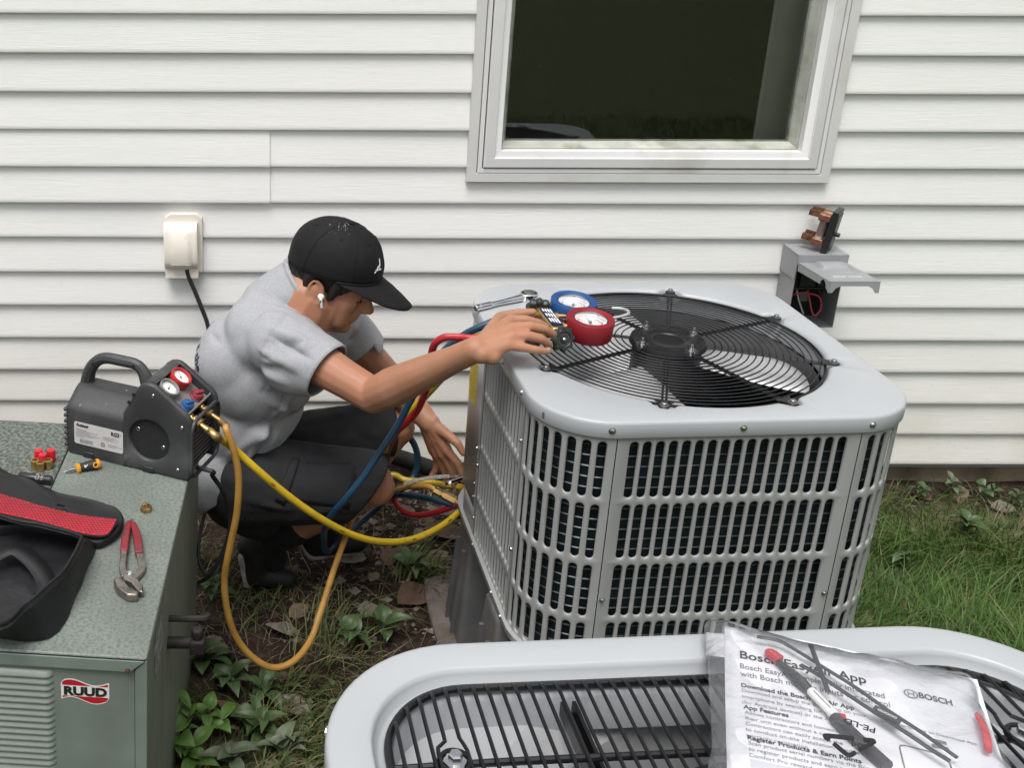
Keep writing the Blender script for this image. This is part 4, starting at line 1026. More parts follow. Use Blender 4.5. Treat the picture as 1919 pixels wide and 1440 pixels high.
# pliers
pl = thing('pliers', 'slip-joint pliers with red grips lying open on the green top', 'pliers', on_top((-0.0663,0.2436)[0], (-0.0663,0.2436)[1], 0))
pc = (-0.0663,0.2436)
def T_(p, z): return (p[0]-pc[0], p[1]-pc[1], z)
def flat(pts, ws, th, zc, nm, m, bev=.0018):
    """flat bar of varying width along a path in the plane"""
    P = cr([(a, b_, 0) for a, b_ in pts], 5); K = len(P); ws = np.interp(np.linspace(0, 1, K), np.linspace(0, 1, len(ws)), ws)
    T = np.gradient(P, axis=0); T /= np.linalg.norm(T, axis=1)[:, None]; n = np.stack([-T[:, 1], T[:, 0]], 1)
    out = [(P[i, 0]+n[i, 0]*ws[i]/2, P[i, 1]+n[i, 1]*ws[i]/2) for i in range(K)]+[(P[i, 0]-n[i, 0]*ws[i]/2, P[i, 1]-n[i, 1]*ws[i]/2) for i in range(K-1, -1, -1)]
    b = MB(); b.prism(out, zc-th/2, zc+th/2); return b.build(nm, m, pl, local=True, bevel=bev, ang=50)
def tp(*q): return [(a[0]-pc[0], a[1]-pc[1]) for a in q]
RGp = mat('worn_red_grip', (.20, .018, .025), .5, var=.25, vs=40, bump=.15, bs=120, col2=(.10, .03, .03), c2s=35, c2=(.55, .75))
hl = tp((-0.0871,0.3730), (-0.0888,0.3473), (-0.0871,0.3086), (-0.0818,0.2617), (-0.0758,0.2168), (-0.0666,0.1958))
hr = tp((-0.0871,0.3730), (-0.0770,0.3486), (-0.0664,0.3143), (-0.0529,0.2614), (-0.0431,0.2234), (-0.0519,0.1973), (-0.0596,0.1934))
flat(hl, [.006, .007, .011, .0115, .0125, .016], .008, .009, 'arm', M_['steel'])
flat(hr, [.006, .007, .011, .0115, .012, .014, .012], .007, .0085, 'arm', M_['steel'])
g1 = tp((-0.0888,0.3654), (-0.0891,0.3437), (-0.0871,0.3086), (-0.0825,0.2683)); g3 = tp((-0.0820,0.3607), (-0.0759,0.3451), (-0.0664,0.3143), (-0.0544,0.2645))
flat(g1, [.0095, .0125, .0145, .0145], .0125, .009, 'grip', RGp, .004); flat(g3, [.0095, .0125, .0145, .0145], .0125, .009, 'grip', RGp, .004)
# jaws
j1 = tp((-0.0750,0.2012), (-0.0645,0.2054), (-0.0484,0.1930), (-0.0323,0.1671), (-0.0295,0.1494), (-0.0382,0.1530), (-0.0539,0.1755), (-0.0681,0.1833))
b = MB(); b.prism(j1, .002, .014); b.build('jaw', M_['steel'], pl, local=True, bevel=.0022)
j2 = tp((-0.0759,0.1855), (-0.0823,0.1849), (-0.0851,0.1754), (-0.0759,0.1552), (-0.0545,0.1366), (-0.0368,0.1384), (-0.0366,0.1487), (-0.0504,0.1548), (-0.0633,0.1715))
b = MB(); b.prism(j2, .001, .0165); b.build('jaw', M_['steel'], pl, local=True, bevel=.003)
q = tp((-0.0608,0.2002))[0]; b = MB(); b.lathe([(.0052, 0), (.0052, .0145), (.004, .016), (1e-5, .0162)], Matrix.Translation((q[0], q[1], 0)), 16); b.build('pivot', M_['chrome'], pl, local=True)

# ================================================================== TOOL BAG
bgm = on_top(-.24, .22)
bag = thing('tool_bag', 'open black zip tool bag with a red mesh pocket in its flap', 'tool bag', bgm)
BF = mat('black_nylon', (.008, .008, .0095), .55, var=.2, vs=30, bump=.4, bs=420, spec=.4)
BI = mat('black_lining', (.013, .013, .0155), .45, var=.3, vs=12, bump=3.5, bs=14, det=3)
bo = lambda p, z: (p[0]+.24, p[1]-.22, z)
def loft(curves, nm, m, par, ang=70, sub=6, close_last=False):
    b = MB(); rows = [[tuple(p+np.array((.0022*noise.noise((p[0]*38, p[1]*38, p[2]*45+k_)), .0022*noise.noise((p[0]*38+9, p[1]*38, p[2]*45)), .0014*noise.noise((p[0]*30, p[1]*30, 4)) if p[2] > .008 else 0))) for p in cr(c_, sub, True)] for k_, c_ in enumerate(curves)]; rows = [r_+[r_[0]] for r_ in rows]
    b.grid(rows)
    if close_last:
        k = len(b.v); b.add([tuple(p) for p in rows[-1][:-1]], [tuple(range(len(rows[-1])-1))])
    return b.build(nm, m, par, local=True, ang=ang)
bot = [(-.146, .300), (-.139, .225), (-.142, .12), (-.150, .05), (-.178, .022), (-.24, .022), (-.42, .05), (-.62, .10), (-.66, .25), (-.62, .50), (-.42, .42), (-.25, .345)]
rimp = [(-0.1528,0.2225), (-0.1447,0.1972), (-0.1523,0.1129), (-0.1700,0.0620), (-0.1934,0.0103), (-0.2344,-0.0354), (-.42, .06), (-.60, .10), (-.64, .25), (-.60, .48), (-0.3292,0.2887), (-0.2239,0.2531)]
sh = lambda c_, k: [((p[0]+.30)*k-.30, (p[1]-.2)*k+.2) for p in c_]
def mixc(a, c_, t): return [(p[0]*(1-t)+q[0]*t, p[1]*(1-t)+q[1]*t) for p, q in zip(a, c_)]
RHS = [.07, .07, .072, .074, .074, .074, .07, .07, .07, .07, .066, .066]
L3 = lambda c_, zs: [bo(p, z) for p, z in zip(c_, zs)]
sc_ = lambda k: [h*k for h in RHS]
tub = loft([L3(sh(bot, .97), [.0005]*12), L3(bot, [.004]*12), L3(mixc(bot, rimp, .25), sc_(.28)), L3(mixc(bot, rimp, .55), sc_(.55)), L3(sh(mixc(bot, rimp, .85), 1.006), sc_(.85)), L3(rimp, sc_(1)),
      L3(sh(rimp, .985), [h+.0015 for h in RHS]), L3(sh(rimp, .970), sc_(.97))], 'tub', BF, bag)
loft([L3(sh(rimp, .968), sc_(.96)), L3(sh(mixc(bot, rimp, .5), .955), sc_(.5)), L3(sh(bot, .90), [.011]*12), L3(sh(bot, .5), [.007]*12), L3(sh(bot, .05), [.010]*12)], 'lining', BI, bag)
b = MB(); b.tube(L3(sh(rimp, 1.004), [h*.93 for h in RHS]), .0022, 6, 6, True); b.build('zip', M_['black_plastic'], bag, local=True)
b = MB(); b.tube(L3(sh(rimp, .985), [h+.002 for h in RHS]), .0028, 6, 6, True); b.build('piping', BF, bag, local=True)
# inner strap
sp_ = [bo((-0.3028,0.1917), .030), bo((-0.2673,0.2154), .038), bo((-0.2268,0.1917), .032), bo((-0.1969,0.1549), .022), bo((-0.1946,0.1262), .014)]
P = cr(sp_, 6); b = MB(); rows = []
for i, p in enumerate(P):
    t = P[min(i+1, len(P)-1)]-P[max(i-1, 0)]; n = np.array((-t[1], t[0], 0)); n /= np.linalg.norm(n)+1e-9; rows.append([tuple(p+n*.017), tuple(p-n*.017)])
b.grid(rows); b.build('strap', BF, bag, local=True, solid=.0025)
# flap lying back
fe = [(-0.4584,0.5725), (-0.3739,0.5082), (-0.3123,0.4777), (-0.2440,0.4351), (-0.1833,0.4184), (-0.1333,0.3990), (-0.1090,0.3829), (-0.0989,0.3599), (-0.1000,0.3322), (-0.1145,0.2981), (-0.1357,0.2818), (-0.1780,0.2983), (-0.2587,0.3084), (-0.3783,0.3155)]
n_f = len(fe); hz = [.022, .022, .024, .024, .024, .024, .023, .022, .021, .019, .018, .022, .026, .03]
cen = np.mean(np.array(fe), 0); shf = lambda k: [((p[0]-cen[0])*k+cen[0], (p[1]-cen[1])*k+cen[1]) for p in fe]
L4 = lambda c_, zs: [bo(p, z) for p, z in zip(c_, zs)]
flap = loft([L4(shf(.96), [.002]*n_f), L4(shf(1.0), [h*.3 for h in hz]), L4(shf(1.0), [h*.8 for h in hz]), L4(shf(.985), hz), L4(shf(.96), [h+.001 for h in hz]), L4(shf(.93), [h-.001 for h in hz]), L4(shf(.5), [h+.001 for h in hz]), L4(shf(.05), [.025]*n_f)], 'flap', BF, bag)
RM = mat('red_mesh', (.52, .012, .032), .55, var=.1, vs=30, bump=.5, bs=300)
rp = [(-0.3797,0.4196), (-0.2872,0.3817), (-0.2264,0.3603), (-0.1784,0.3472), (-0.1376,0.3426), (-0.1083,0.3401), (-0.1112,0.3181), (-0.1210,0.2917), (-0.1567,0.2906), (-0.1983,0.3029), (-0.2619,0.3221), (-0.3564,0.3412)]
hz2 = [.0265]*6+[.0252, .0242, .0245, .026, .0272, .029]
up = cr(L4(rp[:6], hz2[:6]), 5); dn = cr(L4(rp[:5:-1]+[], hz2[:5:-1]), 5)
b = MB(); b.grid([[tuple(p*(1-k)+q*k+np.array((0, 0, .0045+.003*k*(1-k)*4*.5))) for p, q in zip(up, dn)] for k in np.linspace(0, 1, 7)]); rmesh = b.build('mesh_pocket', RM, flap, local=True, fix=True)
# fine black netting over the red cloth
bv = BVHTree.FromPolygons([v.co for v in rmesh.data.vertices], [p.vertices for p in rmesh.data.polygons])
b = MB(); e1 = Vector((.92, -.39, 0)); ph_ = [e1, None]
for ang in (R(12), R(-58)):
    d_ = Vector((math.cos(ang), math.sin(ang), 0)); n_ = Vector((-d_.y, d_.x, 0))
    for k in range(-45, 46):
        run = []
        for t in np.arange(-.34, .34, .006):
            q = Vector((-.0, .22, 0))+d_*t+n_*(k*.0056); h = bv.ray_cast(Vector((q.x, q.y, .1)), Vector((0, 0, -1)))
            if h[0] is not None: run.append(h[0]+Vector((0, 0, .0004)))
            else:
                if len(run) > 2: b.tube([tuple(p) for p in run], 0.0005, 3, spline=False, cap=False)
                run = []
        if len(run) > 2: b.tube([tuple(p) for p in run], 0.0005, 3, spline=False, cap=False)
b.build('netting', BF, flap, local=True, kind='stuff', fix=False)
b = MB(); b.tube(L4([(p[0], p[1]) for p in rp], [z+.002 for z in hz2]), .0026, 6, 5, True); b.build('pocket_binding', BF, flap, local=True)

# ================================================================== MANIFOLD GAUGE SET ON THE LID
ZL = .770
mg = thing('manifold_gauge_set', 'brass manifold with red and blue gauges held on the rear unit', 'gauge set', (.55, -.855, ZL))
k1, k2 = Vector((.531, -.785, .806)), Vector((.547, -.928, .796))
ax_ = (k2-k1).normalized()
b = MB(); q = frame(ax_).to_4x4(); 
A0 = k1+ax_*.022; A1 = k2-ax_*.022
b.box((A0+A1)/2, (.026, .026, (A1-A0).length), q.to_3x3()); body_m = b.build('valve_body', M_['brass'], mg, bevel=.004)
for P_, s_, lab in ((k1, -1, 'far'), (k2, 1, 'near')):
    b = MB(); b.cyl(P_-ax_*s_*.022, P_-ax_*s_*.004, .0085, n=16); b.cyl(P_-ax_*s_*.03, P_-ax_*s_*.022, .0125, n=6); b.build('stem', M_['brass_dull'], mg)
    # lobed hand wheel, leaning out of the body axis
    d_ = (ax_*s_+Vector((.25, -.05, .35 if s_ > 0 else .55))).normalized(); fq = Matrix.Translation(P_) @ frame(d_).to_4x4()
    rows = []
    for i in range(97):
        t = 2*PI*i/96; lob = .0238+.0026*math.cos(8*t)
        rows.append([((r_*math.cos(t)), (r_*math.sin(t)), z) for r_, z in ((.004, -.006), (lob-.004, -.006), (lob-.001, -.004), (lob, 0), (lob, .006), (lob-.002, .009), (.016, .0095), (.0145, .0075), (.008, .0075), (.0072, .0095), (.0045, .0095), (.004, .0075), (1e-4, .0075))])
    b = MB(); b.add([], []); b.grid([[fq @ Vector(p) for p in r_] for r_ in rows]); hw = b.build('hand_wheel', M_['knob_dark'], mg, ang=50)
    b = MB(); b.lathe([(.0042, .006), (.0040, .0105), (.0025, .012), (1e-5, .0122)], fq, 12); b.build('wheel_screw', M_['zinc'], hw)
    b = MB()
    for i in range(16):
        t = 2*PI*i/16; c0 = fq @ Vector((.0115*math.cos(t), .0115*math.sin(t), .0078)); b.box(c0, (.0012, .0022, .0008), fq.to_3x3() @ Matrix.Rotation(t, 3, 'Z'))
    b.build('embossed_marks', mat('knob_marks_'+lab, (.12, .12, .12), .5), hw, kind='stuff')
# label plate on the body
up = Vector((.12, -.25, .96)).normalized(); side_ = ax_.cross(up).normalized(); up = side_.cross(ax_).normalized()
pm = axes((A0+A1)/2+up*.0135-ax_*.046-side_*.0115, ax_, side_, up)
PMW = lambda v: pm @ Vector(v)
b = MB(); b.box(PMW((.046, .0115, .0008)), (.078, .024, .002), pm.to_3x3()); pl2 = b.build('name_plate', mat('navy_plate', (.008, .02, .07), .4), mg)
b = MB(); 
for r_ in range(4):
    for (xa, xb) in ((.012, .03), (.033, .052), (.055, .078)):
        b.add([PMW(v) for v in ((xa, .002+.0054*r_, .0022), (xb-.002*r_, .002+.0054*r_, .0022), (xb-.002*r_, .0052+.0054*r_, .0022), (xa, .0052+.0054*r_, .0022))], [(0, 1, 2, 3)])
b.build('plate_print', WI, pl2, kind='stuff')
gm_ = lambda x, y, tx, ty: Matrix.Translation((x, y, 0)) @ Matrix.Rotation(tx, 4, 'X') @ Matrix.Rotation(ty, 4, 'Y')
def mgauge(c, rubber, dialtint, needle, nm):
    fm3 = Matrix.Translation(c) @ Matrix.Rotation(R(5), 4, 'X') @ Matrix.Rotation(R(2), 4, 'Y')
    r_ = .0465; b = MB()
    b.lathe([(r_-.004, -.042), (r_-.002, -.043), (r_, -.040), (r_+.001, -.002), (r_-.0005, 0), (r_-.0095, .0005), (r_-.0115, -.001), (r_-.0125, -.006)], fm3, 56)
    g_ = b.build('gauge', rubber, mg, ang=45, label=nm)
    b = MB(); b.lathe([(r_-.0115, -.0045), (r_-.012, -.0035), (r_-.0145, -.0035), (r_-.0155, -.006), (r_-.0155, -.014)], fm3, 48); b.build('bezel', M_['chrome'], g_)
    b = MB(); b.prism([((r_-.015)*math.cos(t), (r_-.015)*math.sin(t)) for t in np.linspace(0, 2*PI, 48, endpoint=False)], -.0150, -.0142, fm3); b.build('dial', M_['white'], g_)
    def sect(ra, rb, t0, t1, n_, z):
        V = [fm3 @ Vector((r2*math.cos(t), r2*math.sin(t), z)) for r2 in (ra, rb) for t in np.linspace(t0, t1, n_)]
        return V, [(i, i+1, n_+i+1, n_+i) for i in range(n_-1)]
    for ra, rb in ((.0265, .0225), (.0175, .0155), (.0125, .011)):
        b = MB(); b.add(*sect(rb, ra, R(-225), R(45), 40, -.0140)); b.build('scale_band', dialtint, g_)
    b = MB()
    for k in range(54):
        t = R(-225+270*k/53); V, F = sect(.0215 if k % 5 else .019, .0272, t-.012, t+.012, 2, -.0137); b.add(V, F)
    for k in range(10):
        t = R(-225+30*k); V, F = sect(.0185, .0205, t-.05, t+.05, 2, -.0137); b.add(V, F)
    b.build('scale_mark', M_['ink_grey'], g_, kind='stuff')
    b = MB(); nq = fm3 @ Matrix.Rotation(R(needle), 4, 'Z'); b.add([nq @ Vector(v) for v in ((-.008, -.0013, -.012), (.024, -.0004, -.012), (.024, .0004, -.012), (-.008, .0013, -.012))], [(0, 1, 2, 3)]); b.cyl(fm3 @ Vector((0, 0, -.0138)), fm3 @ Vector((0, 0, -.0105)), .003, n=16); b.build('needle', M_['ink'], g_)
    gl = MB(); gl.prism([((r_-.0148)*math.cos(t), (r_-.0148)*math.sin(t)) for t in np.linspace(0, 2*PI, 48, endpoint=False)], -.0068, -.006, fm3); gl.build('lens', M_['glass'], g_)
    return g_
mgauge((.6045, -.783, .8235), M_['blue_rub'], mat('pale_blue_scale', (.45, .50, .62), .5), 200, 'blue gauge')
mgauge((.6165, -.875, .8215), M_['red_rub'], mat('pale_red_scale', (.62, .36, .38), .5), 100, 'red gauge')
for y_, x_ in ((-.818, .562), (-.872, .568)):
    b = MB(); b.cyl((.54, y_, .80), (x_+.02, y_, .80), .006, n=12); b.cyl((.555, y_, .80), (.564, y_, .80), .0095, n=6); b.build('gauge_stem', M_['brass'], mg)
b = MB(); b.tube([(.66, -.823, .796), (.69, -.815, .798), (.7130, -.802, .799), (.7195, -.787, .80), (.709, -.772, .80), (.690, -.768, .80)], .0030, 8); b.build('hang_hook', mat('bright_hook', (.72, .72, .7), .3, .7), mg)
b = MB(); b.cyl((.558, -.853, .806), (.60, -.845, .806), .0028, n=10); b.lathe([(.0058, 0), (.0058, .006), (1e-5, .007)], Matrix.Translation((.561, -.852, .803)), 10); b.build('sight_valve', M_['chrome'], mg)
hp3 = [(.519, -.800, .795), (.523, -.845, .792), (.528, -.890, .790)]
for x_, y_, z_ in hp3:
    b = MB(); b.cyl((x_+.01, y_, z_), (x_-.030, y_+.004, z_-.001), .0075, n=12); b.cyl((x_-.012, y_+.002, z_), (x_-.030, y_+.004, z_-.001), .0098, n=8); b.build('hose_fitting', M_['brass'], mg)

# ================================================================== RATCHET WRENCHES
def ratchet(nm, lab, M, L_, hr):
    t = thing(nm, lab, 'wrench', M)
    b = MB(); rows = []
    rp_ = [(0, .0055), (.002, .0075), (.010, .0078), (.012, .0068), (.016, .0080), (.020, .0068), (.024, .0080), (.028, .0068), (.032, .0080), (.036, .0068), (.040, .0078), (.044, .0062), (.060, .0054), (.085, .0060), (L_-hr*1.9, .0085)]
    b.lathe([(1e-5, 0)]+[(r_, x) for x, r_ in rp_], Matrix.Rotation(PI/2, 4, 'Y') , 16); b.build('handle', M_['chrome'], t, local=True, ang=40)
    b = MB(); hd = []
    for u in np.linspace(0, 1, 9): hd.append((L_-hr*2.2+u*hr*1.3, .008+(hr-.008)*math.sin(u*PI/2)))
    out = [(x, -w) for x, w in hd]+[(L_-hr*.9+hr*math.cos(t_), hr*math.sin(t_)) for t_ in np.linspace(-PI/2*.98, PI/2*.98, 14)]+[(x, w) for x, w in reversed(hd)]
    b.prism(out, -.0095, .0095); b.build('head', M_['chrome'], t, local=True, bevel=.005, seg=3)
    b = MB(); b.cyl((L_-hr*.9, 0, .0095), (L_-hr*.9, 0, .0112), hr*.62, n=20); b.build('selector', M_['steel'], t, local=True)
    return t
pa, pb = Vector((.410, -.718, ZL+.0085)), Vector((.548, -.640, ZL+.0105)); dv = pb-pa
ratchet('ratchet_wrench', 'chrome ratchet wrench lying on the rear unit lid', Matrix.Translation(pa) @ Matrix.Rotation(math.atan2(dv.y, dv.x), 4, 'Z'), dv.length+.012, .019)
rw = thing('service_wrench', 'chrome ratcheting service wrench sticking out by the lower left hand', 'wrench', (0.4000,-0.6059,0.2792))
pw = Vector((0.4000,-0.6059,0.2792))
b = MB(); q = axes(pw, (.93, .33, .16), (-.30, .75, -.58), (-.31, .57, .76))
out = [(.012*math.cos(t), .012*math.sin(t)) for t in np.linspace(R(50), R(310), 20)]+[(.02, -.007), (.085, -.006), (.085, .006), (.02, .007)]
b.prism(out, -.004, .004, q); b.build('wrench_body', M_['chrome'], rw, bevel=.0015)
b = MB(); b.prism([(.0065*math.cos(t), .0065*math.sin(t)) for t in np.linspace(0, 2*PI, 5)[:-1]], .0042, .0048, q); b.build('square_socket', M_['dark'], rw)
b = MB(); b.torus(pw+q.to_3x3() @ Vector((0, 0, .0042)), .0088, .0012, q.to_3x3(), 24, 6); b.build('socket_ring', M_['steel'], rw)

# ================================================================== HOSES AND CORDS
def hose(nm, lab, cat, pts, r, m, n=10, sub=7):
    b = MB(); b.tube(pts, r, n, sub); o = b.build(nm, m); tag(o, lab, cat); return o
HY = mat('yellow_hose_rubber', (.53, .36, .018), .35, var=.08, vs=14, bump=.1, bs=120, col2=(.30, .19, .02), c2s=22, c2=(.60, .75))
HO = mat('weathered_orange_hose', (.36, .195, .042), .45, var=.12, vs=14, bump=.15, bs=120, col2=(.26, .14, .03), c2s=18, c2=(.50, .70))
HB_ = mat('blue_hose_rubber', (.010, .045, .088), .38, var=.12, vs=14, bump=.1, bs=120)
HR_ = mat('red_hose_rubber', (.36, .012, .022), .38, var=.12, vs=14, bump=.1, bs=120)
pAe = MW[rm.name] @ (pA+dp*.055); pBe = MW[rm.name] @ (pB+dp*.053)
ofs = lambda p, a, b_, c: (p[0]+a, p[1]+b_, p[2]+c)
y_pts = [tuple(pAe), ofs(pAe, .018, -.010, -.009), (-0.1096,-0.9050,0.5365), (-0.0566,-0.9000,0.4792), (0.0067,-0.8800,0.4065), (0.0775,-0.8500,0.3318), (0.1527,-0.8000,0.2569), (0.2251,-0.7500,0.2056), (0.2999,-0.7000,0.1787), (0.3699,-0.6500,0.1777), (0.4256,-0.6000,0.1901), (0.4618,-0.5500,0.1991), (0.4634,-0.4900,0.1923), (0.4355,-0.4600,0.1838), (0.3705,-0.4300,0.1769), (0.3170,-0.4100,0.1714), (0.2866,-0.4000,0.1815), (0.2546,-0.4000,0.1733)]
yh = hose('yellow_hose', 'bright yellow refrigerant hose arching from the recovery machine to the rear unit', 'hose', y_pts, .0081, HY)
P = cr(y_pts, 7); camp = np.array((0, -2.9128, 1.6382)); b = MB()
for fr0 in (.20, .33, .47, .55):
    k = int(fr0*len(P))
    for j in range(4):
        p = P[k]+(P[k+1]-P[k])*(j*.24); t = P[k+1]-P[k]; t = t/np.linalg.norm(t); n = camp-p; n = n-t*(n @ t); n /= np.linalg.norm(n); up_ = np.cross(t, n); q = p+n*.0080+up_*.0012
        b.box(tuple(q), (.0022, .0026, .0006), Matrix((Vector(t), Vector(up_), Vector(n))).transposed())
b.build('printed_mark', M_['ink'], yh, kind='stuff')
def ferrule(o, pts, r, m, L_=.034, sub=7):
    P_ = cr(pts, sub); d = np.concatenate([[0], np.cumsum(np.linalg.norm(np.diff(P_, axis=0), axis=1))]); n_ = max(2, int(np.searchsorted(d, L_))); bb = MB(); bb.tube(P_[:n_+1], [r*1.10, r*1.12, r*1.02, r*1.12, r*1.10], 12, spline=False); bb.build('ferrule', m, o)
ferrule(yh, y_pts, .0081, M_['brass'], .03)
o_pts = [tuple(pBe), ofs(pBe, .014, -.006, -.012), (-0.1204,-0.9350,0.5947), (-0.1056,-0.9400,0.5495), (-0.0962,-0.9450,0.4899), (-0.1004,-0.9500,0.4100), (-0.1149,-0.9500,0.3315), (-0.1287,-0.9500,0.2510), (-0.1262,-0.9550,0.1793), (-0.1085,-0.9600,0.1062), (-0.0741,-0.9600,0.0493), (-0.0272,-0.9550,0.0136), (0.0202,-0.9300,0.0107), (0.0595,-0.8700,0.0215), (0.0867,-0.8000,0.0572), (0.1128,-0.7200,0.0895), (0.1464,-0.6200,0.1206), (0.1902,-0.4500,0.0983), (0.2606,-0.3600,0.0924), (0.3167,-0.4200,0.1548), (0.3636,-0.4800,0.1938), (0.3858,-0.5000,0.1918)]
oh = hose('orange_hose', 'dirty orange yellow hose hanging in a long loop down to the weeds', 'hose', o_pts, .0076, HO)
ferrule(oh, o_pts, .0076, M_['brass_dull'], .03)
b = MB(); f0, f1, f2_ = Vector((0.3830,-0.5000,0.1933)), Vector((0.4273,-0.5200,0.1775)), Vector((0.4506,-0.5300,0.1697)); dd = (f2_-f0).normalized(); qf = Matrix.Translation(f0) @ frame(dd).to_4x4(); LF = (f2_-f0).length
b.lathe([(.009, -.004), (.0095, 0), (.0095, .016), (.007, .017), (.007, .022), (.0122, .0225), (.0122, LF*.72), (.007, LF*.73), (.007, LF*.8), (.0092, LF*.81), (.0092, LF), (1e-5, LF)], qf, 6); b.build('ball_valve', M_['brass'], oh, ang=20)
b_pts = [(.489, -.796, .794), (.468, -.80, .795), (0.4087,-0.8000,0.7683), (0.3780,-0.7900,0.7458), (0.3420,-0.7800,0.7080), (0.3063,-0.7700,0.6469), (0.2751,-0.7650,0.5801), (0.2474,-0.7650,0.5144), (0.2113,-0.7700,0.4529), (0.1770,-0.7750,0.3945), (0.1399,-0.7750,0.3392), (0.1082,-0.7500,0.2786), (0.0938,-0.7000,0.2030), (0.1044,-0.6000,0.0760), (0.1518,-0.4200,-0.0034), (0.2292,-0.3300,0.0098), (0.2917,-0.3400,0.0804), (0.3371,-0.3800,0.1064), (0.3915,-0.4200,0.1179), (0.4559,-0.4600,0.1201)]
hose('blue_hose', 'dark blue hose running down from the manifold past the knee', 'hose', b_pts, .0080, HB_)
hose('blue_hose', 'short dark blue hose arched above the black pipe', 'hose', [(0.2348,-0.3600,0.2228), (0.2644,-0.3600,0.2661), (0.3032,-0.3600,0.2836), (0.3351,-0.3600,0.2616), (0.3517,-0.3700,0.2160), (0.3455,-0.3800,0.1733), (0.3284,-0.3900,0.1516), (0.3079,-0.3800,0.1211)], .0088, HB_)
r_pts = [(.494, -.884, .789), (.472, -.882, .792), (0.3892,-0.8700,0.7724), (0.3519,-0.8650,0.7725), (0.3244,-0.8600,0.7691), (0.3081,-0.8500,0.7505), (0.3047,-0.8300,0.7139), (0.3092,-0.8000,0.6545), (0.3030,-0.7700,0.5956), (0.2938,-0.7400,0.5415), (0.2738,-0.7200,0.5018), (0.2553,-0.6800,0.4534), (0.2481,-0.6000,0.3705), (0.2564,-0.4200,0.1930), (0.2928,-0.3300,0.0743), (0.3121,-0.3400,0.0435), (0.3514,-0.3800,0.0452), (0.3978,-0.4200,0.0787), (0.4553,-0.4600,0.1298)]
hose('red_hose', 'red refrigerant hose dropping from the manifold behind the forearm', 'hose', r_pts, .0079, HR_)
y2 = [(.498, -.841, .791), (.47, -.838, .793), (0.3959,-0.8200,0.7439), (0.3559,-0.7800,0.6643), (0.3132,-0.7400,0.5811), (0.2730,-0.7200,0.5206), (0.2469,-0.6800,0.4492), (0.2385,-0.6200,0.3786), (0.2524,-0.4800,0.2433), (0.2735,-0.4000,0.1573)]
hose('yellow_hose', 'yellow hose mostly hidden behind the blue hose from the manifold', 'hose', y2, .0080, HY)
BC = M_['black_rubber']
hose('power_cord', 'black power cord hanging from the cream outlet cover', 'cord', [(-0.2766,-0.0450,0.6285), (-0.2712,-0.0460,0.6051), (-0.2541,-0.0500,0.5620), (-0.2369,-0.0550,0.5157), (-0.2224,-0.0600,0.4739), (-0.2166,-0.0700,0.4338), (-0.2184,-0.0900,0.3633), (-0.2236,-0.1100,0.2722), (-0.2249,-0.1600,0.1958), (-0.2110,-0.2500,0.1433)], .0062, BC)
p0m = MW[rm.name] @ Vector((.292, .030, .020)); p1m = MW[rm.name] @ Vector((.330, .028, .020))
hose('machine_cord', 'black cord bending down from the recovery machine', 'cord', [tuple(p0m), tuple(p1m), (-0.1536,-0.9000,0.4673), (-0.1346,-0.8900,0.4277), (-0.1222,-0.8800,0.3794), (-0.1195,-0.8800,0.3325), (-0.1280,-0.8850,0.2882), (-0.1473,-0.8900,0.2434), (-0.1696,-0.8850,0.2022), (-0.1946,-0.8500,0.1630)], .0050, BC)
hose('machine_cord', 'thin black cord lying low between the green unit and the shoe', 'cord', [(-0.1869,-0.7200,0.2658), (-0.1977,-0.7400,0.2206), (-0.1992,-0.7800,0.1891), (-0.1886,-0.8000,0.1594), (-0.1668,-0.8000,0.1478), (-0.1505,-0.7800,0.1602), (-0.1438,-0.7200,0.1635)], .0042, BC)
ip = hose('insulated_pipe', 'thick black foam insulated pipe along the wall behind the man', 'pipe', [(0.2038,-0.2000,0.1544), (0.2645,-0.2000,0.1376), (0.3383,-0.2200,0.1252), (0.3935,-0.2600,0.1243), (0.4454,-0.3100,0.1315), (0.4876,-0.3600,0.1492), (.50, -.40, .18)], .0235, mat('black_foam', (.010, .010, .0105), .75, var=.25, vs=30, bump=.3, bs=150), 16)
hose('white_cable', 'thin off-white cable along the top of the black pipe', 'cable', [(0.2859,-0.1700,0.1142), (0.3363,-0.1700,0.1126), (0.3873,-0.1900,0.1137), (0.4289,-0.2200,0.1119), (0.4684,-0.2600,0.1094)], .0042, mat('offwhite_cable', (.30, .28, .24), .6))
ctm = mat('clear_tube', (.55, .56, .56), .25, var=.05, vs=20, trans=.55, alpha=.75)
hose('clear_tube', 'clear plastic tube curving over the yellow hose by the lower wrench', 'tube', [(0.3110,-0.4400,0.1762), (0.3465,-0.4500,0.1949), (0.3859,-0.4600,0.2088), (0.4321,-0.4700,0.2180), (0.4646,-0.4800,0.2192), (.46, -.48, .22)], .0052, ctm)

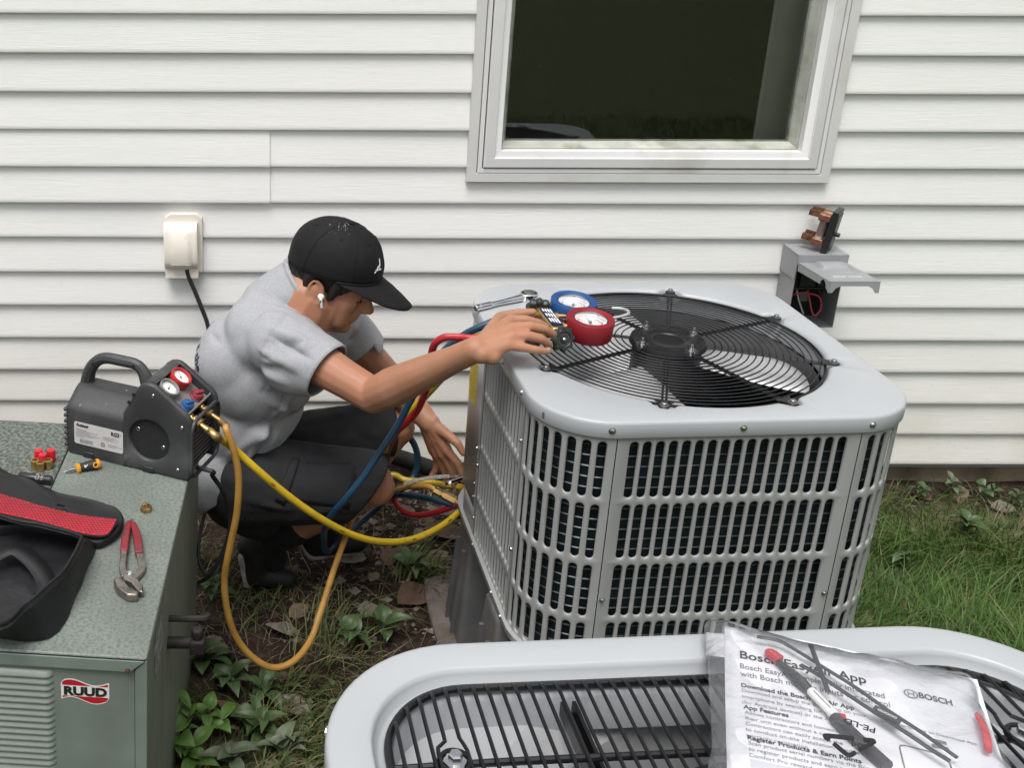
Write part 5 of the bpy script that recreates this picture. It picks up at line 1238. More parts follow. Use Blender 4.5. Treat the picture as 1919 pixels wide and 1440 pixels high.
# ================================================================== PAPER PACKET ON THE NEAR UNIT
PZ = .974
PP = axes((.4212, -2.0522, PZ), (.9397, -.3420, 0), (.3420, .9397, 0), (0, 0, 1))    # x right along the top edge, y up the page
PT = lambda p, z=0: (p[0], -p[1], z)
sheet = thing('instruction_sheet', 'printed white instruction sheet inside the clear packet on the near unit', 'paper sheet', PP)
PAPER = mat('white_paper', (.67, .68, .705), .7, var=.02, vs=20)
PW, PH = .212, .275
def sag(x, y): return .0028*math.sin(x*22+y*6)*.6+.0018*math.sin(y*27+.7)
rows = []
for i in range(19):
    y = -PH*i/18; row = []
    for j in range(15):
        x = PW*j/14; 
        if y < -.165: x = min(x, PW-.0)  
        row.append((x, y, sag(x, y)))
    rows.append(row)
b = MB(); b.grid(rows); b.build('page', PAPER, sheet, local=True, ang=80)
def ptext(body, size, px, m, sx=1.0, off=0, nm='printed_line', rot=0):
    x0, y0 = px[0], -px[1]
    def wp(v): 
        c, s_ = math.cos(rot), math.sin(rot); x = x0+v.x*c-v.y*s_; y = y0+v.x*s_+v.y*c; return Vector((x, y, sag(x, y)+.0005))
    cu = text(body, size, None, m, sheet, nm, ext=0, offset=off, sx=sx, warp=wp); return cu
TL_ = (-0.0004,0.0141)
ptext('Bosch EasyAir App', .0148, (0.0122,0.0426), M_['ink'], .93, .00025)
ptext('Bosch EasyAir Simple, fully integrated', .0098, (0.0123,0.0565), M_['ink_grey'], .80, .0001)
ptext('with Bosch multiple inputs for control', .0098, (0.0130,0.0669), M_['ink_grey'], .80, .0001)
ptext('Download the Bosch EasyAir App', .0075, (0.0131,0.0817), M_['ink'], .88, .0002)
for k, t in enumerate(('Download and setup the Bosch app on your', 'smartphone by searching for it in the', '(for Android devices) or the App Store')): 
    q = (0.0134,0.0882); ptext(t, .0063, (q[0], q[1]+.0078*k), M_['ink_grey'], .88)
ptext('App Features', .0075, (0.0147,0.1104), M_['ink'], .88, .0002)
for k, t in enumerate(('Allows contractors and homeowners to', 'their unit even without a connected', 'Contractors can easily access the', 'to conduct on-site installation, trouble', 'warranty registration.')):
    q = (0.0153,0.1171); ptext(t, .0063, (q[0], q[1]+.0074*k), M_['ink_grey'], .88)
ptext('Register Products & Earn Points', .0075, (0.0162,0.1500), M_['ink'], .88, .0002)
for k, t in enumerate(('Scan product serial numbers via the Bosch Ea', 'to register products and earn points toward', 'Comfort Pro rewards.')):
    q = (0.0168,0.1562); ptext(t, .0063, (q[0], q[1]+.0074*k), M_['ink_grey'], .88)
ptext('Scan Smartphone to Download App', .0050, (0.1233,0.0888), M_['ink_grey'], 1.0)
ptext('BOSCH', .0100, (0.1590,0.0438), M_['ink'], .82, .0003)
q = (0.1531,0.0417); b = MB(); b.torus((q[0], -q[1], sag(q[0], -q[1])+.0006), .0052, .0006, None, 28, 4, .2)
b.build('printed_emblem', M_['ink_grey'], sheet, local=True)
b = MB()
for dx in (-.0022, .0022): b.box((q[0]+dx, -q[1], sag(q[0], -q[1])+.0006), (.0008, .006, .0002))
b.box((q[0], -q[1], sag(q[0], -q[1])+.0006), (.0044, .0008, .0002)); b.build('emblem_bar', M_['ink_grey'], sheet, local=True)
def pbox(p, w, h, m, nm, z=.0007):
    x, y = p[0], -p[1]; rows = [[(x+w*j/4, y-h*i/2, sag(x+w*j/4, y-h*i/2)+z) for j in range(5)] for i in range(3)]
    bb = MB(); bb.grid(rows); return bb.build(nm, m, sheet, local=True)
pbox((0.1593,0.0945), .0125, .0042, M_['ink_grey'], 'store_badge'); pbox((0.1598,0.1015), .0125, .0042, M_['ink_grey'], 'store_badge')
pbox((0.0861,0.0903), .0100, .0058, M_['ink_red'], 'red_swatch'); pbox((0.0902,0.0983), .0098, .0045, M_['ink_grey'], 'grey_swatch')
pbox((0.0179,0.1738), .045, .016, mat('pale_print', (.52, .53, .56), .7), 'pale_print', .0006)
b = MB(); qq = (0.1358,0.1161); rr_ = rrect(.036, .062, .005); b.tube([(qq[0]+.016+x, -qq[1]-.028+y, sag(qq[0]+.016+x, -qq[1]-.028+y)+.0006) for x, y in rr_], .0006, 4, closed=True, spline=False); b.build('phone_outline', M_['ink_grey'], sheet, local=True)
# second sheet peeping out behind the first
b = MB(); rows = []
for i in range(5): rows.append([(-.016+.05*j/4, -.012-.035*i/4+.008*j/4, sag(-.01, -.02)-.0018) for j in range(5)])
b.grid(rows); b.build('under_page', PAPER, sheet, local=True)
# wiring kit in the packet
kit = thing('wiring_kit', 'black wiring lead with a red plug and white tag lying on the paper sheet', 'wiring kit', PP)
KZ = .006
kp = lambda p, z=KZ: (p[0], -p[1], z)
b = MB(); b.ell(kp((0.0405,0.0369)), (.0085, .0058, .0045), Matrix.Rotation(R(-42), 3, 'Z')); b.box(kp((0.0427,0.0392)), (.010, .0085, .007), Matrix.Rotation(R(-42), 3, 'Z')); b.build('red_plug', mat('red_plug', (.55, .03, .05), .35), kit, local=True, bevel=.001)
b = MB(); b.tube([kp((0.0438,0.0441)), kp((0.0542,0.0569)), kp((0.0623,0.0680)), kp((0.0693,0.0776))], [.0022, .0045, .0052, .0035], 8); b.build('lead', mat('black_lead', (.03, .03, .033), .5), kit, local=True)
ta, tb_ = Vector(kp((0.0684,0.0786), .008)), Vector(kp((0.0852,0.1048), .008))
b = MB(); b.cyl(ta, tb_, .0042, n=14); b.build('white_tag', M_['white'], kit, local=True, bevel=.001)
b = MB(); off = (tb_-ta).normalized().cross(Vector((0, 0, 1)))*.0012+Vector((0, 0, .0042)); b.tube([tuple(ta.lerp(tb_, .15)+off), tuple(ta.lerp(tb_, .85)+off)], .0005, 4, spline=False); b.build('tag_print', M_['ink_grey'], kit, local=True)
b = MB(); b.tube([kp((0.0847,0.1050)), kp((0.0955,0.1201)), kp((0.1076,0.1364)), kp((0.1194,0.1515))], [.0052, .0060, .0060, .0060], 8); b.build('lead', bpy.data.materials['black_lead'], kit, local=True)
TIE = mat('black_nylon_tie', (.03, .032, .036), .35)
def tie(pts, w, nm, lab):
    P = cr(pts, 6); rows = []; b = MB()
    for i, p in enumerate(P):
        t = P[min(i+1, len(P)-1)]-P[max(i-1, 0)]; n = np.array((-t[1], t[0], 0)); n /= np.linalg.norm(n)+1e-9; rows.append([tuple(p+n*w), tuple(p-n*w)])
    b.grid(rows); b.v = [tuple(PP @ Vector(v)) for v in b.v]; o = b.build(nm, TIE, solid=.0014); tag(o, lab, 'cable tie', 'loose black cable ties in the packet'); return o
t1 = tie([kp((0.0265,0.0206), .011), kp((0.0436,0.0206), .0115), (*kp((0.0560,0.0256))[:2], .0105), kp((0.0814,0.0439), .0095), kp((0.1054,0.0628), .0095), kp((0.1280,0.0837), .009), kp((0.1495,0.1020), .009), kp((0.1732,0.1233), .008)], .0016, 'cable_tie', 'long black cable tie running from the red plug to the lower right')
tie([kp((0.0617,0.0497), .0115), kp((0.0758,0.0600), .012), kp((0.0957,0.0763), .0115), kp((0.1166,0.0932), .011), kp((0.1366,0.1094), .011), kp((0.1542,0.1230), .010), kp((0.1660,0.1319), .010)], .0018, 'cable_tie', 'black cable tie with a square head below the long one')
tie([kp((0.0716,0.0214), .0145), kp((0.0745,0.0419), .0145), kp((0.0784,0.0657), .0142), kp((0.0808,0.0825), .014)], .0020, 'cable_tie', 'short black strip crossing the other ties')
hd_ = thing('tag_plate', 'small dark tag with pale print threaded on the ties', 'tag', PP)
b = MB(); q = (0.1252,0.0953); b.box((q[0], -q[1], .013), (.022, .0095, .0015), Matrix.Rotation(R(-36+20-9), 3, 'Z')); b.build('plate', TIE, hd_, local=True)
b = MB()
for k in range(5): b.torus((q[0]-.0055+.0027*k, -q[1]+.0028-.0013*k, .0141), .0012, .0003, None, 10, 4, .3)
b.build('plate_print', WI, hd_, local=True, kind='stuff')
rs = thing('red_strip', 'red plastic strip at the right edge of the packet', 'strip', PP)
b = MB(); b.tube([kp((0.2004,0.0562), .004), kp((0.2012,0.0713), .006), kp((0.2012,0.0874), .006), kp((0.2001,0.1010), .004)], [.0022, .0032, .0034, .003], 8); b.build('strip_body', mat('red_strip_plastic', (.55, .04, .06), .4), rs, local=True)
# clear bag, crumpled film
fm2 = bpy.data.materials.new('clear_film'); fm2.use_nodes = True; n_ = fm2.node_tree; n_.nodes.clear()
out_ = n_.nodes.new('ShaderNodeOutputMaterial'); tr_ = n_.nodes.new('ShaderNodeBsdfTransparent'); gl_ = n_.nodes.new('ShaderNodeBsdfGlossy'); di_ = n_.nodes.new('ShaderNodeBsdfDiffuse'); mx1 = n_.nodes.new('ShaderNodeMixShader'); mx2 = n_.nodes.new('ShaderNodeMixShader'); fr_ = n_.nodes.new('ShaderNodeLayerWeight')
fr_.inputs[0].default_value = .30; gl_.inputs['Roughness'].default_value = .16; di_.inputs[0].default_value = (.75, .77, .8, 1); tr_.inputs[0].default_value = (.97, .97, .98, 1)
tcn = n_.nodes.new('ShaderNodeTexCoord'); nz_ = n_.nodes.new('ShaderNodeTexNoise'); nz_.inputs['Scale'].default_value = 28; nz_.inputs['Detail'].default_value = 5; nz_.inputs['Distortion'].default_value = 2.5
bmp = n_.nodes.new('ShaderNodeBump'); bmp.inputs['Strength'].default_value = .55; bmp.inputs['Distance'].default_value = .006
n_.links.new(tcn.outputs['Object'], nz_.inputs[0]); n_.links.new(nz_.outputs[0], bmp.inputs['Height']); n_.links.new(bmp.outputs[0], gl_.inputs['Normal']); n_.links.new(bmp.outputs[0], fr_.inputs['Normal'])
mx1.inputs[0].default_value = .05; n_.links.new(tr_.outputs[0], mx1.inputs[1]); n_.links.new(di_.outputs[0], mx1.inputs[2])
n_.links.new(fr_.outputs['Fresnel'], mx2.inputs[0]); n_.links.new(mx1.outputs[0], mx2.inputs[1]); n_.links.new(gl_.outputs[0], mx2.inputs[2]); n_.links.new(mx2.outputs[0], out_.inputs[0])
pk = thing('plastic_bag', 'clear crumpled plastic bag holding papers on the near unit lid', 'plastic bag', PP)
edge = [(-0.0162,-0.0013), (0.0178,-0.0011), (0.0528,0.0010), (0.0937,0.0038), (0.1382,0.0023), (0.1731,0.0010), (0.2059,0.0023), (0.2082,0.0348), (0.2096,0.0681), (0.2099,0.0937), (0.2088,0.1215), (0.1329,0.1640), (0.0540,0.1932), (-0.0098,0.2110), (-0.0114,0.1691), (-0.0131,0.1165), (-0.0150,0.0581)]
def film(zf, seed, nm, k0=1.0):
    P = cr([(p[0], -p[1], 0) for p in edge], 6, True); ct = np.array((.10, -.12, 0)); rows = []
    for k in np.linspace(0, 1, 22):
        row = []
        for p in list(P)+[P[0]]:
            q = ct*(1-k)+p*k*k0; w = noise.noise((q[0]*26, q[1]*26, seed))*.0040+noise.noise((q[0]*70, q[1]*70, seed))*.0014+abs(noise.noise((q[0]*40+q[1]*30, q[1]*9, seed)))*.004
            row.append((q[0], q[1], zf*(1-k**6)+w*(.3+.7*k)+(-.0035 if k > .97 else 0)+.004))
        rows.append(row)
    b = MB(); b.grid(rows); o = b.build(nm, fm2, pk, local=True, ang=120); return o
film(.0135, 3.1, 'top_film'); film(-.006, 8.7, 'bottom_film', .995)
# recycling mark printed on the film, seen from the back
RMK = M_['ink']
fz = .027
cxm = Vector(kp((0.0972,0.1195), fz)); 
tri = [Vector(kp((0.0692,0.1570), fz)), Vector(kp((0.1073,0.1497), fz)), Vector(kp((0.0856,0.1747), fz))]
for i in range(3):
    a, c_ = tri[i], tri[(i+1) % 3]; n0 = tri[i-1]
    pts = [a.lerp(n0, .22), a.lerp(n0, .06), a.lerp(c_, .10), a.lerp(c_, .58)]
    b = MB(); b.tube([tuple(p) for p in pts], .0019, 6, 5); b.build('recycling_arrow', RMK, pk, local=True)
q = (0.0943,0.1570); tq = PP @ Matrix.Translation((q[0]+.004, -q[1], fz)) @ Matrix.Rotation(R(180-8), 4, 'Z')
text('04', .0095, PP.inverted() @ tq, RMK, pk, 'recycling_number', ext=.0001)
q = (0.0978,0.1383); tq = Matrix.Translation((q[0]+.012, -q[1]+.004, fz)) @ Matrix.Rotation(R(180-12), 4, 'Z')
text('PE-LD', .0092, tq, RMK, pk, 'material_code', ext=.0001, offset=.0002)

# ================================================================== PERSON
def voxel(b, name, m, parent, vox, it=6, fac=.5, cuts=(), solid=0, disp=None, it2=0, subs=False):
    me = b.mesh('tmp'); me.materials.clear(); t = bpy.data.objects.new('tmp', me); C.objects.link(t)
    md = t.modifiers.new('r', 'REMESH'); md.mode = 'VOXEL'; md.voxel_size = vox
    sm_ = t.modifiers.new('s', 'SMOOTH'); sm_.factor = fac; sm_.iterations = it
    dg = bpy.context.evaluated_depsgraph_get(); me2 = bpy.data.meshes.new_from_object(t.evaluated_get(dg)); bpy.data.objects.remove(t)
    me2.name = name
    if disp:
        n = len(me2.vertices); co = np.zeros(n*3); me2.vertices.foreach_get('co', co); nn = np.zeros(n*3); me2.vertices.foreach_get('normal', nn)
        co = co.reshape(-1, 3); nn = nn.reshape(-1, 3); co = co+nn*disp(co, nn)[:, None]; me2.vertices.foreach_set('co', co.ravel())
    if cuts:
        bm = bmesh.new(); bm.from_mesh(me2)
        for c_, n_, rad in cuts:
            c_ = Vector(c_); n_ = Vector(n_).normalized()
            fs = [f for f in bm.faces if (f.calc_center_median()-c_).length < rad]
            g = list({v for f in fs for v in f.verts})+list({e for f in fs for e in f.edges})+fs
            bmesh.ops.bisect_plane(bm, geom=g, plane_co=c_, plane_no=n_)
            kill = [f for f in bm.faces if (f.calc_center_median()-c_).length < rad and (f.calc_center_median()-c_).dot(n_) > 0]
            bmesh.ops.delete(bm, geom=kill, context='FACES')
        # keep the largest island only
        seen = set(); best = []
        for f in bm.faces:
            if f in seen: continue
            st_ = [f]; seen.add(f); isl = []
            while st_:
                x = st_.pop(); isl.append(x)
                for e in x.edges:
                    for y in e.link_faces:
                        if y not in seen: seen.add(y); st_.append(y)
            if len(isl) > len(best): best = isl
        bs = set(best); bmesh.ops.delete(bm, geom=[f for f in bm.faces if f not in bs], context='FACES')
        bm.to_mesh(me2); bm.free()
    me2.materials.clear(); me2.polygons.foreach_set('use_smooth', [True]*len(me2.polygons)); me2.update()
    me2.transform(MW[parent.name].inverted())
    o = link(name, me2, m, parent)
    if solid: d = o.modifiers.new('solid', 'SOLIDIFY'); d.thickness = solid; d.offset = 1
    if it2: d = o.modifiers.new('sm', 'SMOOTH'); d.iterations = it2; d.factor = .4
    return o
V = Vector
SK = mat('skin', (.36, .185, .112), .48, var=.14, vs=11, bump=.3, bs=330, col2=(.375, .160, .094), c2s=9, c2=(.40, .80), rvar=.06, sp=(.25, .10, .055), sps=170, spt=.75, sss=.05, spec=.35)
SH = mat('heather_grey_cotton', (.345, .35, .37), .9, var=.06, vs=160, bump=.5, bs=900, col2=(.29, .295, .31), c2s=300, c2=(.45, .7), spec=.15)
SO = mat('charcoal_twill', (.026, .026, .0285), .85, var=.12, vs=20, bump=.4, bs=700, spec=.2)
CPM = mat('black_cap_cloth', (.0055, .0055, .0065), .75, var=.15, vs=30, bump=.4, bs=900, spec=.3)
HAIR = mat('dark_hair', (.008, .006, .005), .55, var=.4, vs=60, bump=.8, bs=220, bst=(3, 1, .3))
SHO = mat('black_shoe', (.006, .006, .0065), .6, var=.2, vs=30, bump=.3, bs=400)
SOLE = mat('pale_sole', (.30, .285, .25), .6, var=.2, vs=30, col2=(.10, .08, .06), c2s=20)
SOCK = mat('black_sock', (.005, .005, .006), .9, bump=.3, bs=500)
man = thing('person', 'person in grey t-shirt and black cap squatting with one hand on the gauge set', 'person', (-.05, -.50, GZ))
# ---- joints
pel = V((-0.1152,-0.5200,0.2830)); hipR = V((-0.1323,-0.6000,0.3033)); hipL = V((-0.0782,-0.4200,0.2360))
knR = V((0.2057,-0.6200,0.2867)); anR = V((-0.0463,-0.5300,0.0603)); 
knL = V((0.2856,-0.3600,0.3025)); anL = V((0.0763,-0.4400,0.0508))
nkb = V((0.0474,-0.5750,0.7445)); shR = V((-0.0084,-0.6900,0.6868)); shL = V((0.1273,-0.4300,0.6218))
elR = V((0.1871,-0.8300,0.6219)); wrR = V((0.3578,-1.0273,0.8150))
elL = V((0.2898,-0.3300,0.4092)); wrL = V((0.3702,-0.4300,0.3471))
ch = V((-0.0440,-0.5650,0.6059)); wa = V((-0.0943,-0.5400,0.4390))
# ---- head frame
pt, yw = R(20), R(-16); HS = .955
O_ = V((0.0728,-0.6550,0.7917))+V((-math.sin(yw), math.cos(yw), 0))*.078
f_h = V((math.cos(pt)*math.cos(yw), math.cos(pt)*math.sin(yw), -math.sin(pt))); l_h = V((-math.sin(yw), math.cos(yw), 0)); u_h = f_h.cross(l_h)
HM = Matrix.Translation(O_) @ axes((0, 0, 0), f_h, l_h, u_h) @ Matrix.Scale(HS, 4)
H = lambda f, l, u: HM @ V((f, l, u))
H3 = HM.to_3x3().normalized()
def he(b, c, r, rot=None):
    q = H3 @ rot if rot else H3; b.ell(H(*c), [x*HS for x in r], q)
b = MB()
he(b, (.000, 0, .055), (.098, .076, .085)); he(b, (.045, 0, .012), (.055, .061, .072)); he(b, (.048, 0, -.048), (.052, .052, .050)); he(b, (.077, 0, -.088), (.021, .026, .020))
for s_ in (-1, 1): b.cap(H(.068, s_*.012, -.090), .0165, H(.014, s_*.050, -.052), .020)
for s_ in (-1, 1):
    he(b, (.060, s_*.034, -.016), (.032, .023, .030)); he(b, (.084, s_*.030, .004), (.011, .015, .009)); he(b, (.112, s_*.0095, -.031), (.009, .0075, .007))
    he(b, (.030, s_*.046, -.054), (.036, .013, .028), Matrix.Rotation(R(25), 3, 'Y')); b.cap(H(.060, s_*.034, -.020), .026, H(.062, s_*.028, -.066), .024); b.cap(H(.045, s_*.044, -.02), .02, H(.040, s_*.042, -.06), .02)
    # ear: shell, rim and lobe
    he(b, (-.006, s_*.078, -.008), (.019, .009, .030), Matrix.Rotation(R(12), 3, 'Y') @ Matrix.Rotation(s_*R(-8), 3, 'Z'))
    rimp_ = [H(-.006+.019*math.cos(t)-.005*math.sin(t), s_*(.0845+.002*math.cos(t+PI)), -.006+.030*math.sin(t)) for t in np.linspace(R(-60), R(215), 12)]
    b.tube([tuple(p) for p in rimp_], .0042*HS, 7, 3)
    he(b, (.004, s_*.080, -.037), (.009, .006, .009)); he(b, (.012, s_*.080, -.014), (.005, .006, .009))
b.cap(H(.086, 0, .012), .014, H(.099, 0, -.024), .0165); b.cap(H(.094, 0, .014), .0095*HS, H(.121, 0, -.025), .0120*HS); he(b, (.121, 0, -.027), (.011, .011, .010))
b.cap(H(.086, -.034, .030), .013*HS, H(.086, .034, .030), .013*HS); b.cap(H(.092, 0, .034), .014*HS, H(.100, 0, .006), .0125*HS)
he(b, (.0955, 0, -.0565), (.009, .021, .0055)); he(b, (.0925, 0, -.0670), (.009, .019, .0055)); he(b, (.092, 0, -.045), (.014, .024, .015))
# neck, shoulders, trunk
nk1 = H(-.010, 0, -.055)
b.cap(H(-.010, 0, .0), .056, nkb, .058); b.cap(H(.015, 0, -.05), .046, nkb+V((.025, 0, .01)), .055)
for s_, hh in ((-1, shR), (1, shL)): b.cap(nkb+V((-.01, 0, -.03)), .050, hh, .056)
b.cap(H(-.03, -.035, -.03), .024, nkb+(shR-nkb)*.4+V((-.02, 0, .02)), .03)
b.cap(nkb, .09, ch, .11); b.cap(ch, .10, wa, .085); b.cap(wa, .085, pel, .085)
# arms
def limb(b, pts): 
    for (p, r_), (q, s_) in zip(pts, pts[1:]): b.cap(p, r_, q, s_)
upR = (elR-shR).normalized(); foR = (wrR-elR).normalized()
limb(b, [(shR, .056), (shR.lerp(elR, .45), .0455), (shR.lerp(elR, .8), .0405), (elR, .0385)])
b.cap(shR.lerp(elR, .3)+V((.012, 0, .014)), .034, shR.lerp(elR, .75)+V((.006, 0, .008)), .030)
b.cap(elR+V((.0, 0, -.016)), .022, elR+V((.014, -.004, -.014)), .018)
limb(b, [(elR, .038), (elR.lerp(wrR, .22), .0425), (elR.lerp(wrR, .5), .036), (elR.lerp(wrR, .8), .0275), (wrR, .0255)])
b.cap(elR.lerp(wrR, .08)+V((.0, 0, .012)), .030, elR.lerp(wrR, .4)+V((0, 0, .008)), .026)
limb(b, [(shL, .056), (shL.lerp(elL, .5), .044), (elL, .038)])
limb(b, [(elL, .038), (elL.lerp(wrL, .25), .041), (elL.lerp(wrL, .6), .034), (wrL, .026)])
# legs
limb(b, [(hipR, .065), (hipR.lerp(knR, .5), .062), (knR, .056)]); b.ell(knR+V((.012, -.005, -.01)), (.048, .045, .046))
limb(b, [(knR, .052), (knR.lerp(anR, .3), .056), (knR.lerp(anR, .65), .046), (anR, .034)])
limb(b, [(hipL, .065), (hipL.lerp(knL, .5), .062), (knL, .056)]); limb(b, [(knL, .052), (knL.lerp(anL, .35), .056), (anL, .036)])
anRt = V((-0.0304,-0.5000,-0.0665));  anLt = V((0.1791,-0.4500,-0.0167)); anLt.z = GZ+.03; 
# ---- right hand laid over the manifold
def finger(b, pts, rs):
    P_ = [V(p) for p in pts]
    limb(b, list(zip(P_, rs)))
hR = dict(i=V((0.4411,-0.9358,0.8380)), m=V((0.4367,-0.9838,0.8420)), r=V((0.4297,-1.0117,0.8360)), p=V((0.4191,-1.0247,0.8240)))
wt_ = wrR+V((.012, .012, .004)); wb_ = wrR+V((.010, -.012, -.004))
b.cap(wt_, .019, hR['i'], .0125); b.cap(wrR.lerp(wt_, .5), .021, hR['m'], .0125); b.cap(wrR, .021, hR['r'], .0125); b.cap(wb_, .019, hR['p'], .012)
b.cap(wrR+V((.03, .0, -.006)), .021, hR['m']+V((-.02, 0, -.014)), .016); b.cap(wb_+V((.02, 0, -.004)), .017, hR['p']+V((-.016, 0, -.008)), .014)
finger(b, [hR['i'], (0.4700,-0.9327,0.8380), (0.4971,-0.9270,0.8290), (0.5155,-0.9195,0.8180)], [0.012, 0.0106, 0.0096, 0.0082])
finger(b, [hR['m'], (0.4680,-0.9803,0.8440), (0.5000,-0.9693,0.8340), (0.5216,-0.9576,0.8180)], [0.0123, 0.0108, 0.0098, 0.0084])
finger(b, [hR['r'], (0.4592,-1.0062,0.8360), (0.4872,-0.9980,0.8260), (0.5082,-0.9841,0.8090)], [0.0118, 0.0104, 0.0095, 0.0081])
finger(b, [hR['p'], (0.4465,-1.0254,0.8200), (0.4746,-1.0194,0.8120), (0.5013,-1.0040,0.8020)], [0.0108, 0.0094, 0.0086, 0.0074])
for k, j in ('im', 'mr', 'rp'): b.cap(hR[k]+V((-.006, 0, -.004)), .0115, hR[j]+V((-.006, 0, -.004)), .0115); b.cap(hR[k].lerp(wrR, .4)+V((0, 0, -.002)), .0165, hR[j].lerp(wrR, .4)+V((0, 0, -.002)), .0165)
for k in 'imrp': b.ell(hR[k]+V((.0, 0, .004)), (.011, .010, .009))
finger(b, [wt_+V((.006, .012, 0)), (0.4322,-0.8821,0.8220), (0.4689,-0.8686,0.8260), (0.5009,-0.8646,0.8280)], [.0165, .0135, .0105, .0086])
# ---- left hand reaching down behind the unit
fingers_L = [([(0.4114,-0.4700,0.2922), (0.4380,-0.4850,0.2654), (0.4498,-0.4900,0.2374), (0.4538,-0.4900,0.2157)], [.0115, .010, .0092, .0078]),
             ([(0.4028,-0.4600,0.2759), (0.4263,-0.4650,0.2353), (0.4363,-0.4650,0.2041), (0.4347,-0.4650,0.1852)], [.0112, .010, .009, .0076]),
             ([(0.3916,-0.4450,0.2675), (0.4105,-0.4450,0.2238), (0.4184,-0.4400,0.1925), (0.4165,-0.4400,0.1766)], [.0108, .0094, .0086, .0072]),
             ([(0.3824,-0.4300,0.2700), (0.3953,-0.4300,0.2341), (0.3897,-0.4300,0.2088), (0.3807,-0.4300,0.1945)], [.0100, .0086, .008, .0068])]
wl_ = wrL
for i, (pp, rr_) in enumerate(fingers_L):
    off = V(pp[0])-V(fingers_L[1][0][0]); b.cap(wl_+off*.45, .021, V(pp[0]), .0145); finger(b, pp, [r_*1.08 for r_ in rr_])
    if i: q0 = V(fingers_L[i-1][0][0]); b.cap(q0+(wl_-q0)*.12, .0135, V(pp[0])+(wl_-V(pp[0]))*.12, .0135); b.cap(q0.lerp(wl_, .45), .018, V(pp[0]).lerp(wl_, .45), .018)
finger(b, [wl_+V((.012, -.012, .0)), (0.4080,-0.4750,0.3406), (0.4320,-0.5000,0.3285), (0.4452,-0.5100,0.3068)], [.017, .0135, .0112, .009])
body_ = voxel(b, 'body', SK, man, .0030, 11, .5)
# ---- fingernails of the right hand
NA = mat('fingernail', (.50, .27, .20), .3)
for a, c_ in (((0.4971,-0.9270,0.8290), (0.5155,-0.9195,0.8180)), ((0.5000,-0.9693,0.8340), (0.5216,-0.9576,0.8180)), ((0.4872,-0.9980,0.8260), (0.5082,-0.9841,0.8090)), ((0.4746,-1.0194,0.8120), (0.5013,-1.0040,0.8020))):
    a, c_ = V(a), V(c_); d_ = (c_-a).normalized(); s_ = d_.cross(V((0, 0, 1))).normalized(); up_ = s_.cross(d_).normalized()
    bb = MB(); bb.ell(c_+up_*.0052-d_*.001, (.0058, .0046, .0016), Matrix((d_, s_, up_)).transposed(), 12, 8); bb.build('fingernail', NA, man)
# ---- hair
b = MB(); he(b, (-.012, 0, .045), (.094, .0805, .086)); he(b, (-.052, 0, -.004), (.050, .066, .048)); he(b, (-.03, 0, .0), (.055, .074, .040))
for s_ in (-1, 1): b.cap(H(.034, s_*.070, .03), .016, H(.029, s_*.070, -.006), .0095); b.cap(H(-.03, s_*.070, .03), .016, H(-.035, s_*.064, -.015), .012); b.cap(H(.055, s_*.064, .035), .014, H(.046, s_*.067, .015), .008)
voxel(b, 'hair', HAIR, man, .0032, 3, .5, disp=lambda co, nn: np.array([.0022*noise.noise((p[0]*160, p[1]*160, p[2]*60)) for p in co]))
# ---- earbud, eye and brow
bb = MB(); bb.ell(H(.010, -.084, -.008), (.0078, .0058, .0078)); bb.cap(H(.012, -.088, -.012), .0034, H(.021, -.086, -.031), .0028); bb.build('earbud', mat('white_gloss', (.8, .8, .8), .2), man)
bb = MB(); bb.cap(H(.0135, -.0935, -.014), .0012, H(.0145, -.0935, -.018), .0012); bb.build('earbud_vent', M_['ink'], man)
for s_ in (-1, 1):
    bb = MB(); bb.tube([tuple(H(.088, s_*.020, .022)), tuple(H(.092, s_*.032, .026)), tuple(H(.082, s_*.046, .022))], [.003, .004, .002], 6); bb.build('eyebrow', HAIR, man)
    bb = MB(); bb.tube([tuple(H(.094, s_*.020, -.001)), tuple(H(.0965, s_*.030, -.004)), tuple(H(.088, s_*.043, -.001))], .0014, 5); bb.build('eyelash', HAIR, man)
# ---- cap
cc_ = (.002, 0, .060); ra = (.113, .093, .096)
rimu = lambda f: .038+.15*f
rows = []; NU = 72; NV = 14
for j in range(NV+1):
    row = []
    for i in range(NU+1):
        t = 2*PI*i/NU
        # latitude from rim plane to the crown
        ct, st_ = math.cos(t), math.sin(t)
        f0, l0 = ra[0]*ct, ra[1]*st_
        ur = (rimu(cc_[0]+f0)-cc_[2])/ra[2]; p0_ = math.asin(max(-.99, min(.99, ur))); p = p0_+(PI/2-p0_)*(j/NV)
        k = max(0, math.cos(max(p, 0)))**.86 if p > 0 else 1.0-.06*(abs(p)/.6)**2
        sq = 1+.018*max(0, math.sin(p))*max(0, ct)
        w = .0018*noise.noise((ct*2.2, st_*2.2, p*2.5))
        row.append(H(cc_[0]+(f0*k)*sq+w, l0*k*sq, cc_[2]+ra[2]*math.sin(p)*(1+.0*ct)+w))
    rows.append(row)
b = MB(); b.grid(rows); cap_ = b.build('cap', CPM, man, ang=80, solid=.002)
def cap_pt(t, v, lift=.001):
    ct, st_ = math.cos(t), math.sin(t); f0, l0 = ra[0]*ct, ra[1]*st_
    ur = (rimu(cc_[0]+f0)-cc_[2])/ra[2]; p0_ = math.asin(ur); p = p0_+(PI/2-p0_)*v
    k = max(0, math.cos(max(p, 0)))**.86 if p > 0 else 1.0-.06*(abs(p)/.6)**2
    sq = 1+.018*max(0, math.sin(p))*max(0, ct); n_ = V((ct*math.cos(p), st_*math.cos(p), math.sin(p)))*lift
    w = .0018*noise.noise((ct*2.2, st_*2.2, p*2.5))
    return H(cc_[0]+f0*k*sq+n_.x+w, l0*k*sq+n_.y, cc_[2]+ra[2]*math.sin(p)+n_.z+w)
